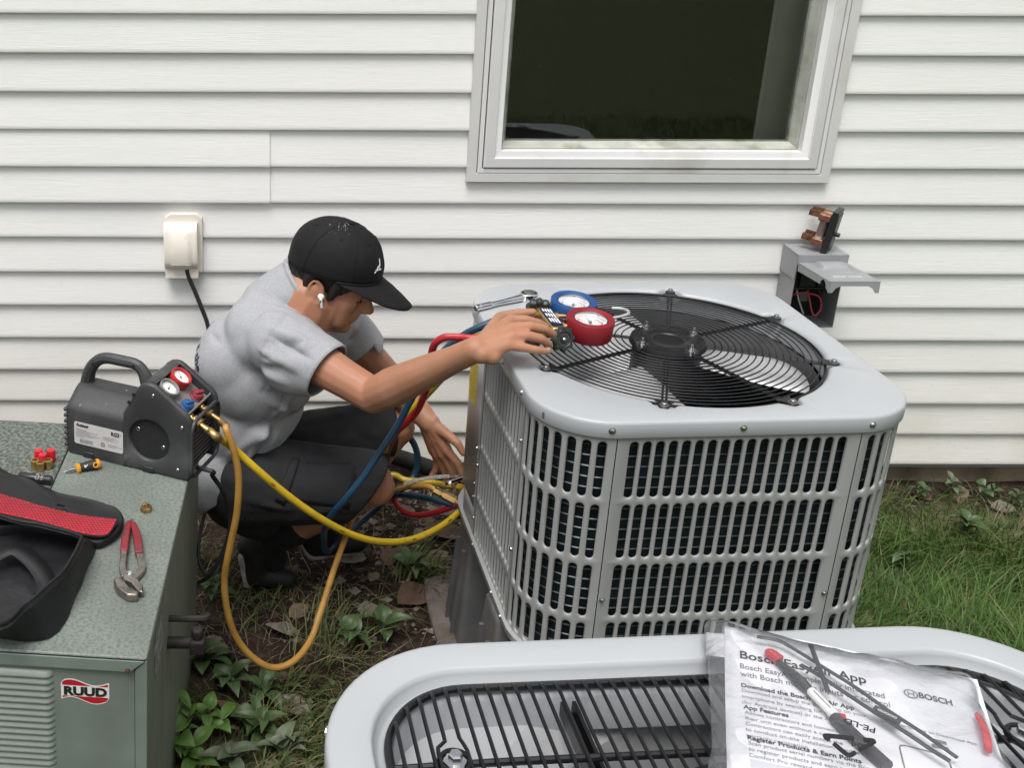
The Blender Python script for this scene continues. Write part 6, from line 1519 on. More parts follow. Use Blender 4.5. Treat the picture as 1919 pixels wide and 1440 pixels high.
for k in range(6):
    t = R(30+60*k) if False else R(60*k); bb = MB(); bb.tube([tuple(cap_pt(t, v, .0012)) for v in np.linspace(.02, .99, 12)], .0011, 5, spline=False); bb.build('seam', CPM, cap_)
bb = MB(); bb.ell(H(cc_[0], 0, cc_[2]+ra[2]+.002), (.0075, .0075, .0045), H3); bb.build('button', CPM, cap_)
for k in range(6):
    bb = MB(); t = R(30+60*k); p = cap_pt(t, .62, .0012); n_ = (p-H(*cc_)).normalized(); bb.torus(p, .0030, .0009, frame(n_), 16, 5); bb.build('eyelet', CPM, cap_)
bb = MB(); bb.tube([tuple(cap_pt(t, .012, .0010)) for t in np.linspace(R(-75), R(75), 30)], .0022, 6, spline=False); bb.build('sweatband_edge', CPM, cap_)
# visor
rows = []
for j in range(9):
    v = j/8; row = []
    for i in range(25):
        a = R(-72+144*i/24); e = cap_pt(a, .005, .0); eL = HM.inverted() @ e
        s_ = math.sin(a)/math.sin(R(72)); fo = .094*(1-abs(s_)**2.6)
        x = eL.x+fo*v; y = eL.y*(1+.02*v); z = eL.z-.003-(.22*fo)*v-.018*v*fo/.094*abs(s_)**2-.008*(1-(1-v)**2)*fo/.094+.006*math.sin(v*PI)*fo/.094
        row.append(H(x, y, z))
    rows.append(row)
b = MB(); b.grid(rows); b.build('visor', CPM, cap_, solid=.0035, ang=80)
for q in (.25, .5, .75):
    bb = MB(); bb.tube([tuple(rows[int(round(q*8))][i]+u_h*.0019) for i in range(2, 23)], .0006, 4, spline=False); bb.build('visor_stitch', CPM, cap_)
# embroidered mark on the front of the cap
EM = mat('white_thread', (.6, .6, .6), .7)
def capstroke(pts, r_=.0011):
    bb = MB(); bb.tube([tuple(cap_pt(R(a), v, .0018)) for a, v in pts], r_, 5, 3); return bb
for st_ in ([(-17, .40), (-18, .31), (-20, .24)], [(-27, .24), (-21, .235), (-15, .25)], [(-21, .30), (-25, .235), (-28, .20)], [(-17, .33), (-19, .29), (-22, .30)], [(-14, .23), (-20, .235)]):
    capstroke(st_).build('embroidery', EM, cap_)
# droplets near the button
rr = random.Random(5); bb = MB()
for k in range(26):
    a = R(-115+rr.gauss(0, 16)); v = min(.95, max(.5, .84+rr.gauss(0, .09))); s_ = rr.uniform(.0005, .0014); p = cap_pt(a, v, .001); n_ = (p-H(*cc_)).normalized(); bb.ell(p, (s_, s_*rr.uniform(.6, 1.8), s_*.5), frame(n_), 8, 5)
bb.build('water_drops', mat('splash', (.30, .30, .30), .12), cap_, kind='stuff')
# ---- t-shirt
acr = (shL-shR).normalized(); spn = (nkb-pel).normalized(); fwd = acr.cross(spn).normalized()*-1
if fwd.x < 0: fwd = -fwd
acr2 = spn.cross(fwd).normalized()
BM = Matrix((fwd, acr2, spn)).transposed()
b = MB()
def te(c_, r_): b.ell(c_, r_, BM, 28, 16)
te(V((-0.1015,-0.5200,0.3103)), (.118, .165, .14)); te(V((-0.0945,-0.5350,0.4364)), (.128, .165, .14)); te(V((-0.0596,-0.5550,0.5599)), (.126, .170, .14)); te(V((-0.0189,-0.5700,0.6625)), (.098, .165, .10))
b.cap(shR+V((-.01, 0, .0)), .074, shL+V((-.01, 0, .0)), .070); b.cap(nkb+V((-.02, 0, -.02)), .082, nkb+V((.035, 0, .024)), .070); b.cap(V((0.0057,-0.5750,0.7418)), .076, nkb+V((.03, 0, .045)), .066); b.cap(V((-0.0189,-0.5750,0.7113)), .09, V((0.0301,-0.5750,0.7628)), .076); te(V((-0.0338,-0.5700,0.6893)), (.080, .150, .085)); te(V((-0.0819,-0.5600,0.6035)), (.105, .165, .12))
te(V((-0.1441,-0.5500,0.2969)), (.115, .175, .12)); b.cap(V((-0.1638,-0.5200,0.2493)), .10, V((-0.1071,-0.5400,0.4534)), .11)   # shirt tail over the back
b.cap(V((0.0065,-0.6000,0.5187)), .05, V((0.0312,-0.6000,0.5808)), .05)
slR = shR.lerp(elR, .46); slL = shL.lerp(elL, .36)
b.cap(shR, .073, slR+upR*.03+V((0, 0, -.006)), .064); b.cap(shR.lerp(elR, .2)+V((-.02, 0, -.035)), .06, slR+V((-.012, 0, -.012)), .058)
upL = (elL-shL).normalized(); b.cap(shL, .070, slL+upL*.03, .062)
# soft folds
def seg(p, a, c_):
    ab = c_-a; t = np.clip(((p-a) @ ab)/(ab @ ab), 0, 1); return np.linalg.norm(p-(a+t[:, None]*ab), axis=1), t
FO = []
def fold(a, c_, w, h): FO.append((np.array(a), np.array(c_), w, h*(1.55 if w < .0112 else 1.0)))
A_ = lambda *q: V(q)
fold((-0.0058,-0.6600,0.5136), (-0.1295,-0.6800,0.3990), .012, .012); fold((0.0309,-0.6600,0.5342), (-0.0800,-0.6800,0.3851), .013, -.010); fold((0.0500,-0.6400,0.5039), (-0.0430,-0.6600,0.3882), .010, .009)
fold((-0.0180,-0.6700,0.5049), (-0.1676,-0.6600,0.4159), .012, -.009); fold((-0.0424,-0.6800,0.4688), (-0.1754,-0.6600,0.3449), .013, .009); fold((0.0127,-0.6600,0.5000), (-0.1000,-0.6600,0.3308), .010, -.008)
fold((-0.0777,-0.7000,0.5867), (0.0677,-0.6600,0.5344), .013, -.010); fold((-0.0778,-0.7000,0.5668), (0.0312,-0.6600,0.5001), .011, .008); fold((-0.1143,-0.6800,0.6036), (-0.0178,-0.7000,0.5736), .014, .007)
fold((-0.0406,-0.7400,0.7457), (0.0741,-0.7800,0.7070), .011, .007); fold((-0.0519,-0.7500,0.7311), (0.0625,-0.8000,0.6848), .010, -.006); fold((-0.0461,-0.7600,0.6916), (0.0743,-0.8000,0.6536), .011, .006); fold((-0.0646,-0.7000,0.7544), (0.0287,-0.7200,0.7502), .012, .006)
fold((-0.0184,-0.6400,0.7692), (0.0769,-0.6800,0.7086), .012, -.006); fold((-0.0782,-0.6400,0.7497), (0.0055,-0.6800,0.7530), .012, .006); fold((0.0058,-0.7700,0.6584), (0.0745,-0.8000,0.6347), .009, -.006); fold((-0.0643,-0.7400,0.6444), (0.0291,-0.7800,0.6251), .010, .006)
fold((0.1088,-0.5000,0.6268), (0.1996,-0.4800,0.6398), .010, .006); fold((0.1212,-0.5200,0.6076), (0.2007,-0.4800,0.6047), .010, -.006)
fold((-0.1666,-0.6000,0.6477), (-0.0778,-0.6900,0.6084), .016, .006); fold((-0.1876,-0.6000,0.5387), (-0.1037,-0.6800,0.4823), .016, -.007); fold((-0.1817,-0.6200,0.4651), (-0.1457,-0.6400,0.3045), .015, .008); fold((-0.1296,-0.6600,0.4580), (-0.1320,-0.6600,0.3018), .013, -.007); fold((-0.0928,-0.6600,0.4162), (-0.1071,-0.6500,0.2959), .012, .007)
CP_ = np.array((0, -2.9128, 1.6382))
def LERPP(px, py, Y):
    """a point near the shirt: bilinear map of two measured corner pairs on the plane Y"""
    a, b_, c_, d_ = [np.array(k) for k in ((-0.2036,-0.6800,0.8582), (0.1210,-0.6800,0.8594), (-0.2199,-0.6800,0.2699), (0.1338,-0.6800,0.2712))]
    u, v = (px-360)/280, (py-500)/440; p = (a*(1-u)+b_*u)*(1-v)+(c_*(1-u)+d_*u)*v
    t = (Y+2.9128)/(p[1]+2.9128); return CP_+(p-CP_)*t
rf = random.Random(11)
for (ex, ey, ed) in ((400, 720, -.64), (388, 760, -.64), (385, 800, -.64), (392, 840, -.65), (410, 870, -.66), (435, 890, -.66), (465, 885, -.66), (495, 850, -.66), (395, 690, -.64)):
    ax_0, ay_0 = 560+rf.uniform(-18, 18), 738+rf.uniform(-14, 14)
    a0 = LERPP(ax_0, ay_0, -.68); a1 = LERPP(ex, ey, ed)
    fold(a0, a1, rf.uniform(.007, .011), rf.choice((1, -1))*rf.uniform(.004, .0085))
for k in range(16):
    x0, y0 = rf.uniform(470, 600), rf.uniform(600, 700); x1, y1 = x0+rf.uniform(30, 90), y0+rf.uniform(-5, 45)
    fold(LERPP(x0, y0, -.75), LERPP(x1, y1, -.79), rf.uniform(.006, .010), rf.choice((1, -1))*rf.uniform(.002, .005))
for k in range(12):
    x0, y0 = rf.uniform(390, 470), rf.uniform(600, 800); x1, y1 = x0+rf.uniform(20, 90), y0+rf.uniform(20, 70)
    fold(LERPP(x0, y0, -.64), LERPP(x1, y1, -.68), rf.uniform(.008, .013), rf.choice((1, -1))*rf.uniform(.002, .005))
def shirt_disp(co, nn):
    d = np.array([.0032*noise.noise((p[0]*13+p[2]*6, p[1]*11, p[2]*9))+.0018*noise.noise((p[0]*34, p[1]*34, p[2]*22)) for p in co])
    for a, c_, w, h in FO:
        di, t = seg(co, a, c_); ww = .75*w*(.7+.6*np.sin(np.clip(t, .05, .95)*PI)); d += h*np.exp(-(di/ww)**2)*np.sin(np.clip(t*.9+.08, 0, 1)*PI)**.7
    # sleeve seam: a fine groove round the shoulder
    sp = (co-np.array(shR.lerp(elR, .02))) @ np.array(upR); dist = np.linalg.norm(co-np.array(shR), axis=1)
    d -= .0022*np.exp(-(sp/.0032)**2)*(dist < .13)
    return d
hemc = V((-0.1237,-0.5600,0.3057)); hemn = V((.42, -.05, -1)).normalized()
neckc = V((0.0646,-0.5750,0.7446)); neckn = V((.80, -.05, .60))
hem2 = V((-0.0377,-0.6000,0.3723))
shirt = voxel(b, 'shirt', SH, man, .0048, 34, .5, cuts=[(slR+upR*.012, upR+V((.0, -.05, -.10)), .125), (slL+upL*.012, upL, .15), (neckc, neckn, .125), (hem2, V((.62, .0, -.78)), .36)], solid=.0028, disp=shirt_disp, it2=1)
# collar and sleeve hems follow the cut edges
def edge_loops(o):
    me = o.data; cnt = {}
    for p in me.polygons:
        for k in p.edge_keys: cnt[k] = cnt.get(k, 0)+1
    adj = {}
    for (a, c_), n_ in cnt.items():
        if n_ == 1: adj.setdefault(a, []).append(c_); adj.setdefault(c_, []).append(a)
    loops = []; seen = set()
    for s_ in adj:
        if s_ in seen: continue
        lp = [s_]; seen.add(s_); cur = s_
        while True:
            nx = [v for v in adj[cur] if v not in seen]
            if not nx: break
            cur = nx[0]; seen.add(cur); lp.append(cur)
        if len(lp) > 20: loops.append([o.parent.location+me.vertices[i].co for i in lp])
    return loops
def smooth_loop(P, step, it=6):
    P = np.array([tuple(p) for p in P]); 
    for _ in range(it): P = .5*P+.25*np.roll(P, 1, 0)+.25*np.roll(P, -1, 0)
    return P[::step]
LOOPS = edge_loops(shirt)
if DEBUG: print('LOOPS', [(len(l), tuple(round(c, 3) for c in (sum(l, V())/len(l)))) for l in LOOPS], tuple(neckc))
for lp in LOOPS:
    ct = sum(lp, V())/len(lp); near_neck = (ct-neckc).length < min((ct-slR).length, (ct-slL).length, (ct-hem2).length)
    P = smooth_loop(lp, 3)
    bb = MB(); bb.tube(P, .0072 if near_neck else .0028, 6, spline=False, closed=True); bb.build('collar' if near_neck else 'hem', SH, shirt)
# print on the back of the shirt
bvs = BVHTree.FromPolygons([man.location+v.co for v in shirt.data.vertices], [p.vertices for p in shirt.data.polygons])
def drape(body, size, org, xd, yd, m, nm, dep=.3):
    xd, yd = V(xd).normalized(), V(yd).normalized(); nd = xd.cross(yd).normalized(); par = shirt
    cu_ = []
    def warp(v):
        p = V(org)+xd*v.x+yd*v.y+nd*dep; h = bvs.ray_cast(p, -nd); q = h[0]+nd*(.004+v.z) if h[0] else V(org)+xd*v.x+yd*v.y
        return MW[man.name].inverted() @ q
    return text(body, size, None, m, par, nm, ext=.0002, warp=warp, offset=.0006)
SP_ = mat('shirt_print', (.015, .015, .03), .8)
pb_ = V((-0.1850,-0.6200,0.6429))
drape('t the', .034, V((-0.1841,-0.6000,0.6369)), (.30, -.62, -.72), (.55, -.50, .65), SP_, 'back_print')
drape('e', .034, V((-0.2040,-0.5800,0.5955)), (.30, -.62, -.72), (.55, -.50, .65), SP_, 'back_print')
# ---- shorts
b = MB()
b.ell(pel+V((-.0, 0, -.03)), (.115, .150, .105), BM); b.cap(hipR+V((.02, -.01, -.008)), .104, knR-(hipR-knR).normalized()*.03, .076); b.cap(hipR+V((.03, -.02, -.03)), .094, knR+V((-.03, 0, -.035)), .066)
b.cap(hipL, .105, knL+(hipL-knL).normalized()*.03, .078); b.cap(hipL+V((0, 0, -.03)), .09, knL+V((-.05, 0, -.03)), .066)
b.cap(pel+V((-.01, -.03, -.07)), .085, anR+V((-.02, .0, .10)), .08)
FO2 = [(np.array(a), np.array(c_), w, h) for a, c_, w, h in (
    ((0.0311,-0.7200,0.4287), (0.2053,-0.7200,0.3103), .012, -.006), ((-0.0175,-0.7200,0.4078), (0.1314,-0.7200,0.2957), .014, .007), ((0.0829,-0.7000,0.2543), (0.1934,-0.7200,0.2960), .010, .006), ((0.0074,-0.7200,0.2809), (0.1916,-0.7200,0.3527), .012, -.006),
    ((-0.0667,-0.7200,0.3517), (0.0316,-0.7300,0.3580), .012, .007), ((-0.0787,-0.7200,0.3936), (0.0068,-0.7200,0.4217), .012, -.006), ((0.0313,-0.7300,0.3997), (0.0382,-0.7300,0.3015), .006, .006), ((-0.0422,-0.7200,0.3093), (0.1297,-0.7300,0.3513), .009, .006), ((0.0683,-0.7000,0.4108), (0.2040,-0.7000,0.3974), .010, -.006), ((-0.1051,-0.7000,0.2970), (0.0325,-0.7100,0.2604), .011, .006), ((0.1295,-0.7300,0.3583), (0.2286,-0.7100,0.3752), .008, .005), ((0.1063,-0.7200,0.3099), (0.2241,-0.7100,0.3257), .008, -.005), ((0.0855,-0.5000,0.4633), (0.2506,-0.4500,0.3647), .012, .007), ((0.0732,-0.5000,0.4047), (0.2255,-0.4500,0.3036), .012, -.006))]
def sh_disp(co, nn):
    d = np.array([.004*noise.noise((p[0]*14, p[1]*14, p[2]*14))+.0018*noise.noise((p[0]*36, p[1]*36, p[2]*36)) for p in co])
    for a, c_, w, h in FO2: di, t = seg(co, a, c_); d += 1.5*h*np.exp(-(di/(.8*w))**2)*np.sin(np.clip(t*.9+.08, 0, 1)*PI)**.6
    return d
dR = (knR-hipR).normalized(); dL = (knL-hipL).normalized()
shorts = voxel(b, 'shorts', SO, man, .006, 9, .5, cuts=[(knR-dR*.016+V((0, 0, -.02)), dR+V((.0, .0, -.60)), .14), (knL-dL*.01, dL+V((0, 0, -.2)), .12)], solid=.003, disp=sh_disp, it2=1)
for lp in edge_loops(shorts):
    bb = MB(); bb.tube(smooth_loop(lp, 3), .0030, 6, spline=False, closed=True); bb.build('hem', SO, shorts)
# cargo pocket on the near thigh
bvp = BVHTree.FromPolygons([man.location+v.co for v in shorts.data.vertices], [p.vertices for p in shorts.data.polygons])
def on_cloth(bv, px, cam_=V((0, -2.9128, 1.6382)), lift=.003):
    p = V(px); d_ = (p-cam_).normalized(); h = bv.ray_cast(cam_, d_); return h[0]+h[1]*lift if h[0] else p
def patch(cs, nm, lift, n_=9):
    a, b_, c_, d_ = [V(k) for k in cs]; rows = []
    for i in range(n_):
        u = i/(n_-1); rows.append([on_cloth(bvp, (a.lerp(b_, v)).lerp(d_.lerp(c_, v), u), lift=lift+.003*(1-abs(2*u-1)**6)*(1-abs(2*v-1)**6)) for v in np.linspace(0, 1, n_)])
    bb = MB(); bb.grid(rows); return bb.build(nm, SO, shorts, solid=.002)
patch([(0.0314,-0.7200,0.3968), (0.1683,-0.7200,0.3974), (0.1505,-0.7200,0.2743), (0.0011,-0.7200,0.2952)], 'cargo_pocket', .002)
patch([(0.0166,-0.7200,0.4079), (0.0338,-0.7200,0.4052), (-0.0026,-0.7200,0.2837), (-0.0249,-0.7200,0.2980)], 'pocket_flap', .004)
# ---- shoes and socks
b = MB(); limb(b, [(anR.lerp(knR, .28), .052), (anR, .043), (anR.lerp(anRt, .5), .044)]); voxel(b, 'sock', SOCK, man, .006, 4)
b = MB(); limb(b, [(anL.lerp(knL, .18), .046), (anL, .042), (anL.lerp(anLt, .3), .042)]); voxel(b, 'sock', SOCK, man, .006, 4)
def shoe(heel, ball, toe, upv, nm):
    heel, ball, toe, upv = V(heel), V(ball), V(toe), V(upv).normalized()
    b = MB(); limb(b, [(heel+upv*.035, .036), (heel.lerp(ball, .5)+upv*.040, .037), (ball+upv*.030, .039), (toe+upv*.022, .028)]); b.cap(heel+upv*.03, .034, heel+upv*.075, .034); b.cap(heel.lerp(ball, .35)+upv*.06, .033, heel.lerp(ball, .6)+upv*.05, .032)
    s_ = voxel(b, 'shoe', SHO, man, .005, 5)
    b = MB()
    for (p, r0), (q, r1) in zip([(heel, .036), (heel.lerp(ball, .5), .033), (ball, .042), (toe, .030)], [(heel.lerp(ball, .5), .033), (ball, .042), (toe, .030)]):
        sd_ = (q-p).normalized().cross(upv); 
        for k in (-1, -.33, .33, 1): b.cap(p+sd_*(r0-.008)*k+upv*.004, .0095, q+sd_*(r1-.008)*k+upv*.004, .0095, 8)
    voxel(b, 'sole', SOLE, s_, .0045, 4)
shoe((-0.1124,-0.5300,0.0278), (-0.0994,-0.5300,-0.0538), (-0.0119,-0.5300,-0.0667), (.72, -.1, .55), 'near')
shoe((0.0268,-0.4600,0.0389), (0.0656,-0.4500,-0.0205), (0.1797,-0.4400,-0.0201), (.45, -.15, .86), 'far')

# ================================================================== GRASS, WEEDS, LITTER
def blades(regions, name, cols, lab, seed=1):
    """regions: (fn density mask(x, y)->0..1, x0, x1, y0, y1, n, hmin, hmax, width, lean)"""
    r = np.random.default_rng(seed); VV = []; FF = []; CC = []; base = 0
    for (mask, x0, x1, y0, y1, n, h0, h1, wd, lean) in regions:
        x = r.uniform(x0, x1, n); y = r.uniform(y0, y1, n)
        keep = np.array([mask(a, c_) for a, c_ in zip(x, y)]) > r.random(n); x, y = x[keep], y[keep]; n = len(x)
        if n == 0: continue
        z = np.array([gz(a, c_) for a, c_ in zip(x, y)])-.004
        cl = np.array([noise.noise((a*2.3, c_*2.3, seed*1.7)) for a, c_ in zip(x, y)]); cl2 = np.array([noise.noise((a*5.5, c_*5.5, seed+4.2)) for a, c_ in zip(x, y)])
        h = r.uniform(h0, h1, n)*(1+.55*cl2); ang = cl*6.0+r.normal(0, .9, n); ln = lean*(.4+r.random(n)*1.1)
        dx, dy = np.cos(ang), np.sin(ang); w = wd*r.uniform(.6, 1.3, n)
        px, py = -dy, dx; tw = r.uniform(-.8, .8, n); px, py = px*np.cos(tw)+dx*np.sin(tw), py*np.cos(tw)+dy*np.sin(tw)
        P = []
        for u, k in ((0, 1), (.35, .95), (.7, .65), (1, 0)):
            ox = dx*h*ln*u*u; oy = dy*h*ln*u*u; oz = h*u*np.sqrt(np.maximum(.1, 1-(ln*u*.75)**2))
            if k > 0:
                P.append(np.stack([x+ox+px*w*k, y+oy+py*w*k, z+oz], 1)); P.append(np.stack([x+ox-px*w*k, y+oy-py*w*k, z+oz], 1))
            else: P.append(np.stack([x+ox, y+oy, z+oz], 1))
        V_ = np.stack(P, 1).reshape(-1, 3); VV.append(V_)
        b0 = base+np.arange(n)*7
        for q in ((0, 1, 3, 2), (2, 3, 5, 4)): FF.append(np.stack([b0+k for k in q], 1))
        FF.append(np.stack([b0+4, b0+5, b0+6, b0+6], 1)); base += 7*n
        t = np.clip(.5+.45*cl2+r.normal(0, .28, n), 0, 1); c_ = np.array(cols[0])[None]*(1-t[:, None])+np.array(cols[1])[None]*t[:, None]
        dry = r.random(n) < cols[3]; c_[dry] = np.array(cols[2])*r.uniform(.6, 1.2, dry.sum())[:, None]
        CC.append(np.repeat(c_, 7, 0))
    V_ = np.concatenate(VV); F = np.concatenate(FF); me = bpy.data.meshes.new(name)
    tri = F[:, 2] == F[:, 3]; faces = [tuple(f[:3]) if t else tuple(f) for f, t in zip(F.tolist(), tri)]
    me.from_pydata(V_.tolist(), [], faces)
    ca = me.color_attributes.new('tint', 'FLOAT_COLOR', 'POINT'); c4 = np.ones((len(V_), 4)); c4[:, :3] = np.concatenate(CC); ca.data.foreach_set('color', c4.ravel())
    m = mat(name+'_blade', (.05, .08, .02), .5, spec=.35); nd = m.node_tree.nodes.new('ShaderNodeVertexColor'); nd.layer_name = 'tint'; bs_ = m.node_tree.nodes['Principled BSDF']
    m.node_tree.links.new(nd.outputs[0], bs_.inputs['Base Color'])
    tl = m.node_tree.nodes.new('ShaderNodeBsdfTranslucent'); mx = m.node_tree.nodes.new('ShaderNodeMixShader'); mx.inputs[0].default_value = .25
    m.node_tree.links.new(nd.outputs[0], tl.inputs[0]); ou = m.node_tree.nodes['Material Output']
    m.node_tree.links.new(bs_.outputs[0], mx.inputs[1]); m.node_tree.links.new(tl.outputs[0], mx.inputs[2]); m.node_tree.links.new(mx.outputs[0], ou.inputs[0])
    me.polygons.foreach_set('use_smooth', [True]*len(me.polygons))
    o = link(name, me, m); tag(o, lab, kind='stuff'); return o
UC = [(.778, -.874, .36), ]
def clear(x, y):
    if abs(x-.778) < .33 and abs(y+.874) < .33: return False
    if .02 < x < .79 and -2.5 < y < -2.02: return False
    if x < -.2 and -1.55 < y < -.74: return False
    return y < -.012
lawn = lambda x, y: (1 if clear(x, y) else 0)*max(.0, sm(.82, 1.05, x+.12*noise.noise((x*5, y*5, 1))))*(.10+.90*sm(-.10, -.42, y+.10*noise.noise((x*6, y*6, 3))))
lawn2 = lambda x, y: (1 if clear(x, y) else 0)*max(sm(-2.3, -3.2, y), sm(2.8, 3.0, x))
blades([(lawn, .8, 3.0, -2.4, -.02, 88000, .03, .075, .0015, .85), (lawn, .8, 3.0, -2.0, -.05, 9000, .08, .15, .0015, 1.0), (lawn2, -3, 3.6, -5.5, -2.1, 26000, .04, .09, .0028, .8)],
       'grass', ((.034, .078, .013), (.098, .175, .036), (.22, .19, .09), .06), 'dense green lawn grass on the right side')
patch_ = lambda x, y: (1 if clear(x, y) else 0)*sm(.04, .35, noise.noise((x*4.2, y*4.2, 6))+.75*sm(-.85, -1.25, y)-.12)*sm(-.84, -1.12, y)*sm(.62, .40, x)
tuft = lambda cx, cy, r_: (lambda x, y: max(0, 1-((x-cx)**2+(y-cy)**2)/(r_*r_)))
tp1 = (0.3413,-0.4810,-0.0700); tp2 = (-0.1926,-0.4233,-0.0700); tp3 = (0.1386,-0.7340,-0.0700); tp4 = (0.0322,-0.9907,-0.0700); tp5 = (-0.0724,-0.6091,-0.0700)
blades([(patch_, -.25, .62, -2.1, -.6, 24000, .025, .075, .0016, 1.0), (tuft(tp1[0], tp1[1], .09), tp1[0]-.1, tp1[0]+.1, tp1[1]-.1, tp1[1]+.1, 240, .06, .15, .0026, .9), (tuft(tp2[0], tp2[1], .12), tp2[0]-.12, tp2[0]+.12, tp2[1]-.12, tp2[1]+.12, 240, .05, .12, .0017, 1.0),
        (tuft(tp3[0], tp3[1], .15), tp3[0]-.15, tp3[0]+.15, tp3[1]-.15, tp3[1]+.15, 380, .04, .11, .0016, 1.0), (tuft(tp4[0], tp4[1], .16), tp4[0]-.16, tp4[0]+.16, tp4[1]-.16, tp4[1]+.16, 1300, .04, .10, .0016, 1.0), (tuft(tp5[0], tp5[1], .14), tp5[0]-.14, tp5[0]+.14, tp5[1]-.14, tp5[1]+.14, 220, .04, .09, .0015, 1.1)],
       'sparse_grass', ((.045, .072, .018), (.115, .155, .046), (.22, .175, .09), .24), 'patchy thin grass on the soil between the units', 3)
dry_ = lambda x, y: (1 if clear(x, y) else 0)*(.25+.75*sm(-.1, .3, noise.noise((x*6, y*6, 12))))*sm(1.5, 1.0, x)
blades([(dry_, -.3, 1.2, -1.5, -.03, 5200, .02, .07, .0009, 2.2), (lambda x, y: 1 if clear(x, y) else 0, .9, 2.9, -.35, -.02, 1500, .02, .09, .0009, 1.8)], 'dry_straw', ((.12, .095, .06), (.22, .18, .11), (.30, .26, .18), .3), 'thin dry straw scattered over the soil', 5)
# clods and pebbles
def clods(n, x0, x1, y0, y1, s0, s1, seed):
    r_ = random.Random(seed); b = MB()
    for k in range(n):
        x, y = r_.uniform(x0, x1), r_.uniform(y0, y1)
        if not clear(x, y): continue
        s_ = s0*(s1/s0)**(r_.random()**2.2); z = gz(x, y)+s_*.15
        vs = []; 
        for q in ((1, 0, 0), (-1, 0, 0), (0, 1, 0), (0, -1, 0), (0, 0, 1), (0, 0, -1)): vs.append((x+q[0]*s_*r_.uniform(.6, 1.3), y+q[1]*s_*r_.uniform(.6, 1.3), z+q[2]*s_*r_.uniform(.35, .8)))
        b.add(vs, [(0, 2, 4), (2, 1, 4), (1, 3, 4), (3, 0, 4), (2, 0, 5), (1, 2, 5), (3, 1, 5), (0, 3, 5)])
    return b
o = clods(3800, -.35, 1.0, -1.7, -.02, .003, .017, 4).build('soil_clods', mat('soil_clod', (.045, .030, .023), .95, var=.45, vs=9, bump=.6, bs=160, spec=.15, col2=(.085, .065, .05), c2s=12)); tag(o, 'loose brown clods of soil between the units', kind='stuff')
o = clods(420, .0, .62, -.75, -.02, .004, .020, 9).build('gravel', mat('pale_gravel', (.17, .145, .12), .9, var=.4, vs=30, bump=.4, bs=200)); tag(o, 'pale gravel and chips of litter near the wall', kind='stuff')
# dead leaves
LFm = [mat('dead_leaf_tan', (.16, .115, .075), .8, var=.3, vs=40, bump=.3, bs=120, col2=(.09, .06, .04), c2s=30), mat('dead_leaf_grey', (.18, .16, .13), .85, var=.3, vs=40, bump=.3, bs=120, col2=(.10, .08, .06), c2s=30), mat('dead_leaf_brown', (.085, .052, .033), .8, var=.3, vs=40, bump=.3, bs=120)]
def leaf_mesh(L, w, seed, curl=.25, lob=0):
    r_ = random.Random(seed); rows = []; n = 9
    for i in range(n):
        u = i/(n-1); ww = w*math.sin(u*PI)**.75*(1-.35*(u-.4))*(1+lob*math.sin(u*17)) if 0 < i < n-1 else .0006
        row = []
        for v in (-1, -.5, 0, .5, 1):
            z = curl*L*(.30*abs(v)*math.sin(u*PI)+.5*(u-.5)**2)+L*.05*noise.noise((u*4+seed, v*2, seed))
            row.append((u*L-L/2, v*ww, z))
        rows.append(row)
    return rows
protos = []
for s_ in range(3):
    b = MB(); b.grid(leaf_mesh(.06+.012*s_, .020+.004*(s_ % 3), s_*3.3, .35+.15*(s_ % 3), .10 if s_ % 2 else 0)); protos.append(b.mesh('dead_leaf', ang=180))
for i, m_ in enumerate(protos): m_.materials.append(LFm[i % 3])
r_ = random.Random(21); spots = [(0.2343,-0.4935,-0.0700), (0.3845,-0.2908,-0.0700), (0.2925,-0.3955,-0.0700), (0.4161,-0.3947,-0.0700), (0.2108,-0.6293,-0.0700), (0.3232,-0.5848,-0.0700), (0.0358,-0.6303,-0.0700), (0.1415,-0.6723,-0.0700), (0.4827,-0.1791,-0.0700), (0.4077,-0.2221,-0.0700), (-0.1704,-0.7753,-0.0700), (-0.0755,-0.4953,-0.0700), (0.0922,-0.5409,-0.0700), (0.0145,-0.9740,-0.0700), (-0.1213,-0.9914,-0.0700), (-0.1407,-0.8512,-0.0700), (0.1820,-0.4211,-0.0700), (0.4233,-0.6497,-0.0700), (0.2740,-0.2644,-0.0700), (0.3507,-0.1799,-0.0700), (1.9098,-0.0814,-0.0700), (2.0308,-0.0654,-0.0700), (2.1135,-0.1397,-0.0700), (0.4446,-0.2905,-0.0700), (0.2762,-0.6505,-0.0700), (-0.0043,-0.7145,-0.0700)]
LEAF_LABELS = ['tan dead leaf on bare soil below the yellow hose', 'grey dead leaf near the pale gravel left of the rear leg', 'brown dead leaf among litter below the yellow hose', 'tan dead leaf just left of the grey support leg', 'grey dead leaf on dark soil behind the near unit', 'brown dead leaf left of the plantain weed foot', 'tan dead leaf inside the orange hose loop', 'grey dead leaf right of the lower orange hose', 'brown dead leaf under the yellow hose beside the rear unit', 'tan dead leaf on gravel under the red hose', 'grey dead leaf by the dirty valve of the green unit', 'brown dead leaf in front of the near shoe', 'tan dead leaf between the shoe and the orange hose', 'grey dead leaf in thin grass left of the near unit', 'brown dead leaf between the bright weeds and the near unit', 'tan dead leaf beside the dull weed near the valve', 'grey dead leaf at the foot of the rising orange hose', 'brown dead leaf at the base of the grey support leg', "tan dead leaf behind the man's knee on the gravel", 'grey dead leaf beneath the blue hose loop', 'brown dead leaf by the wall right of the rear unit', 'tan dead leaf by the wall in the middle of the right strip', 'grey dead leaf by the wall at the right picture edge', 'brown dead leaf on the gravel above the yellow hose bend', 'tan dead leaf behind the rim of the near unit', 'grey dead leaf in the grass inside the hose loop']
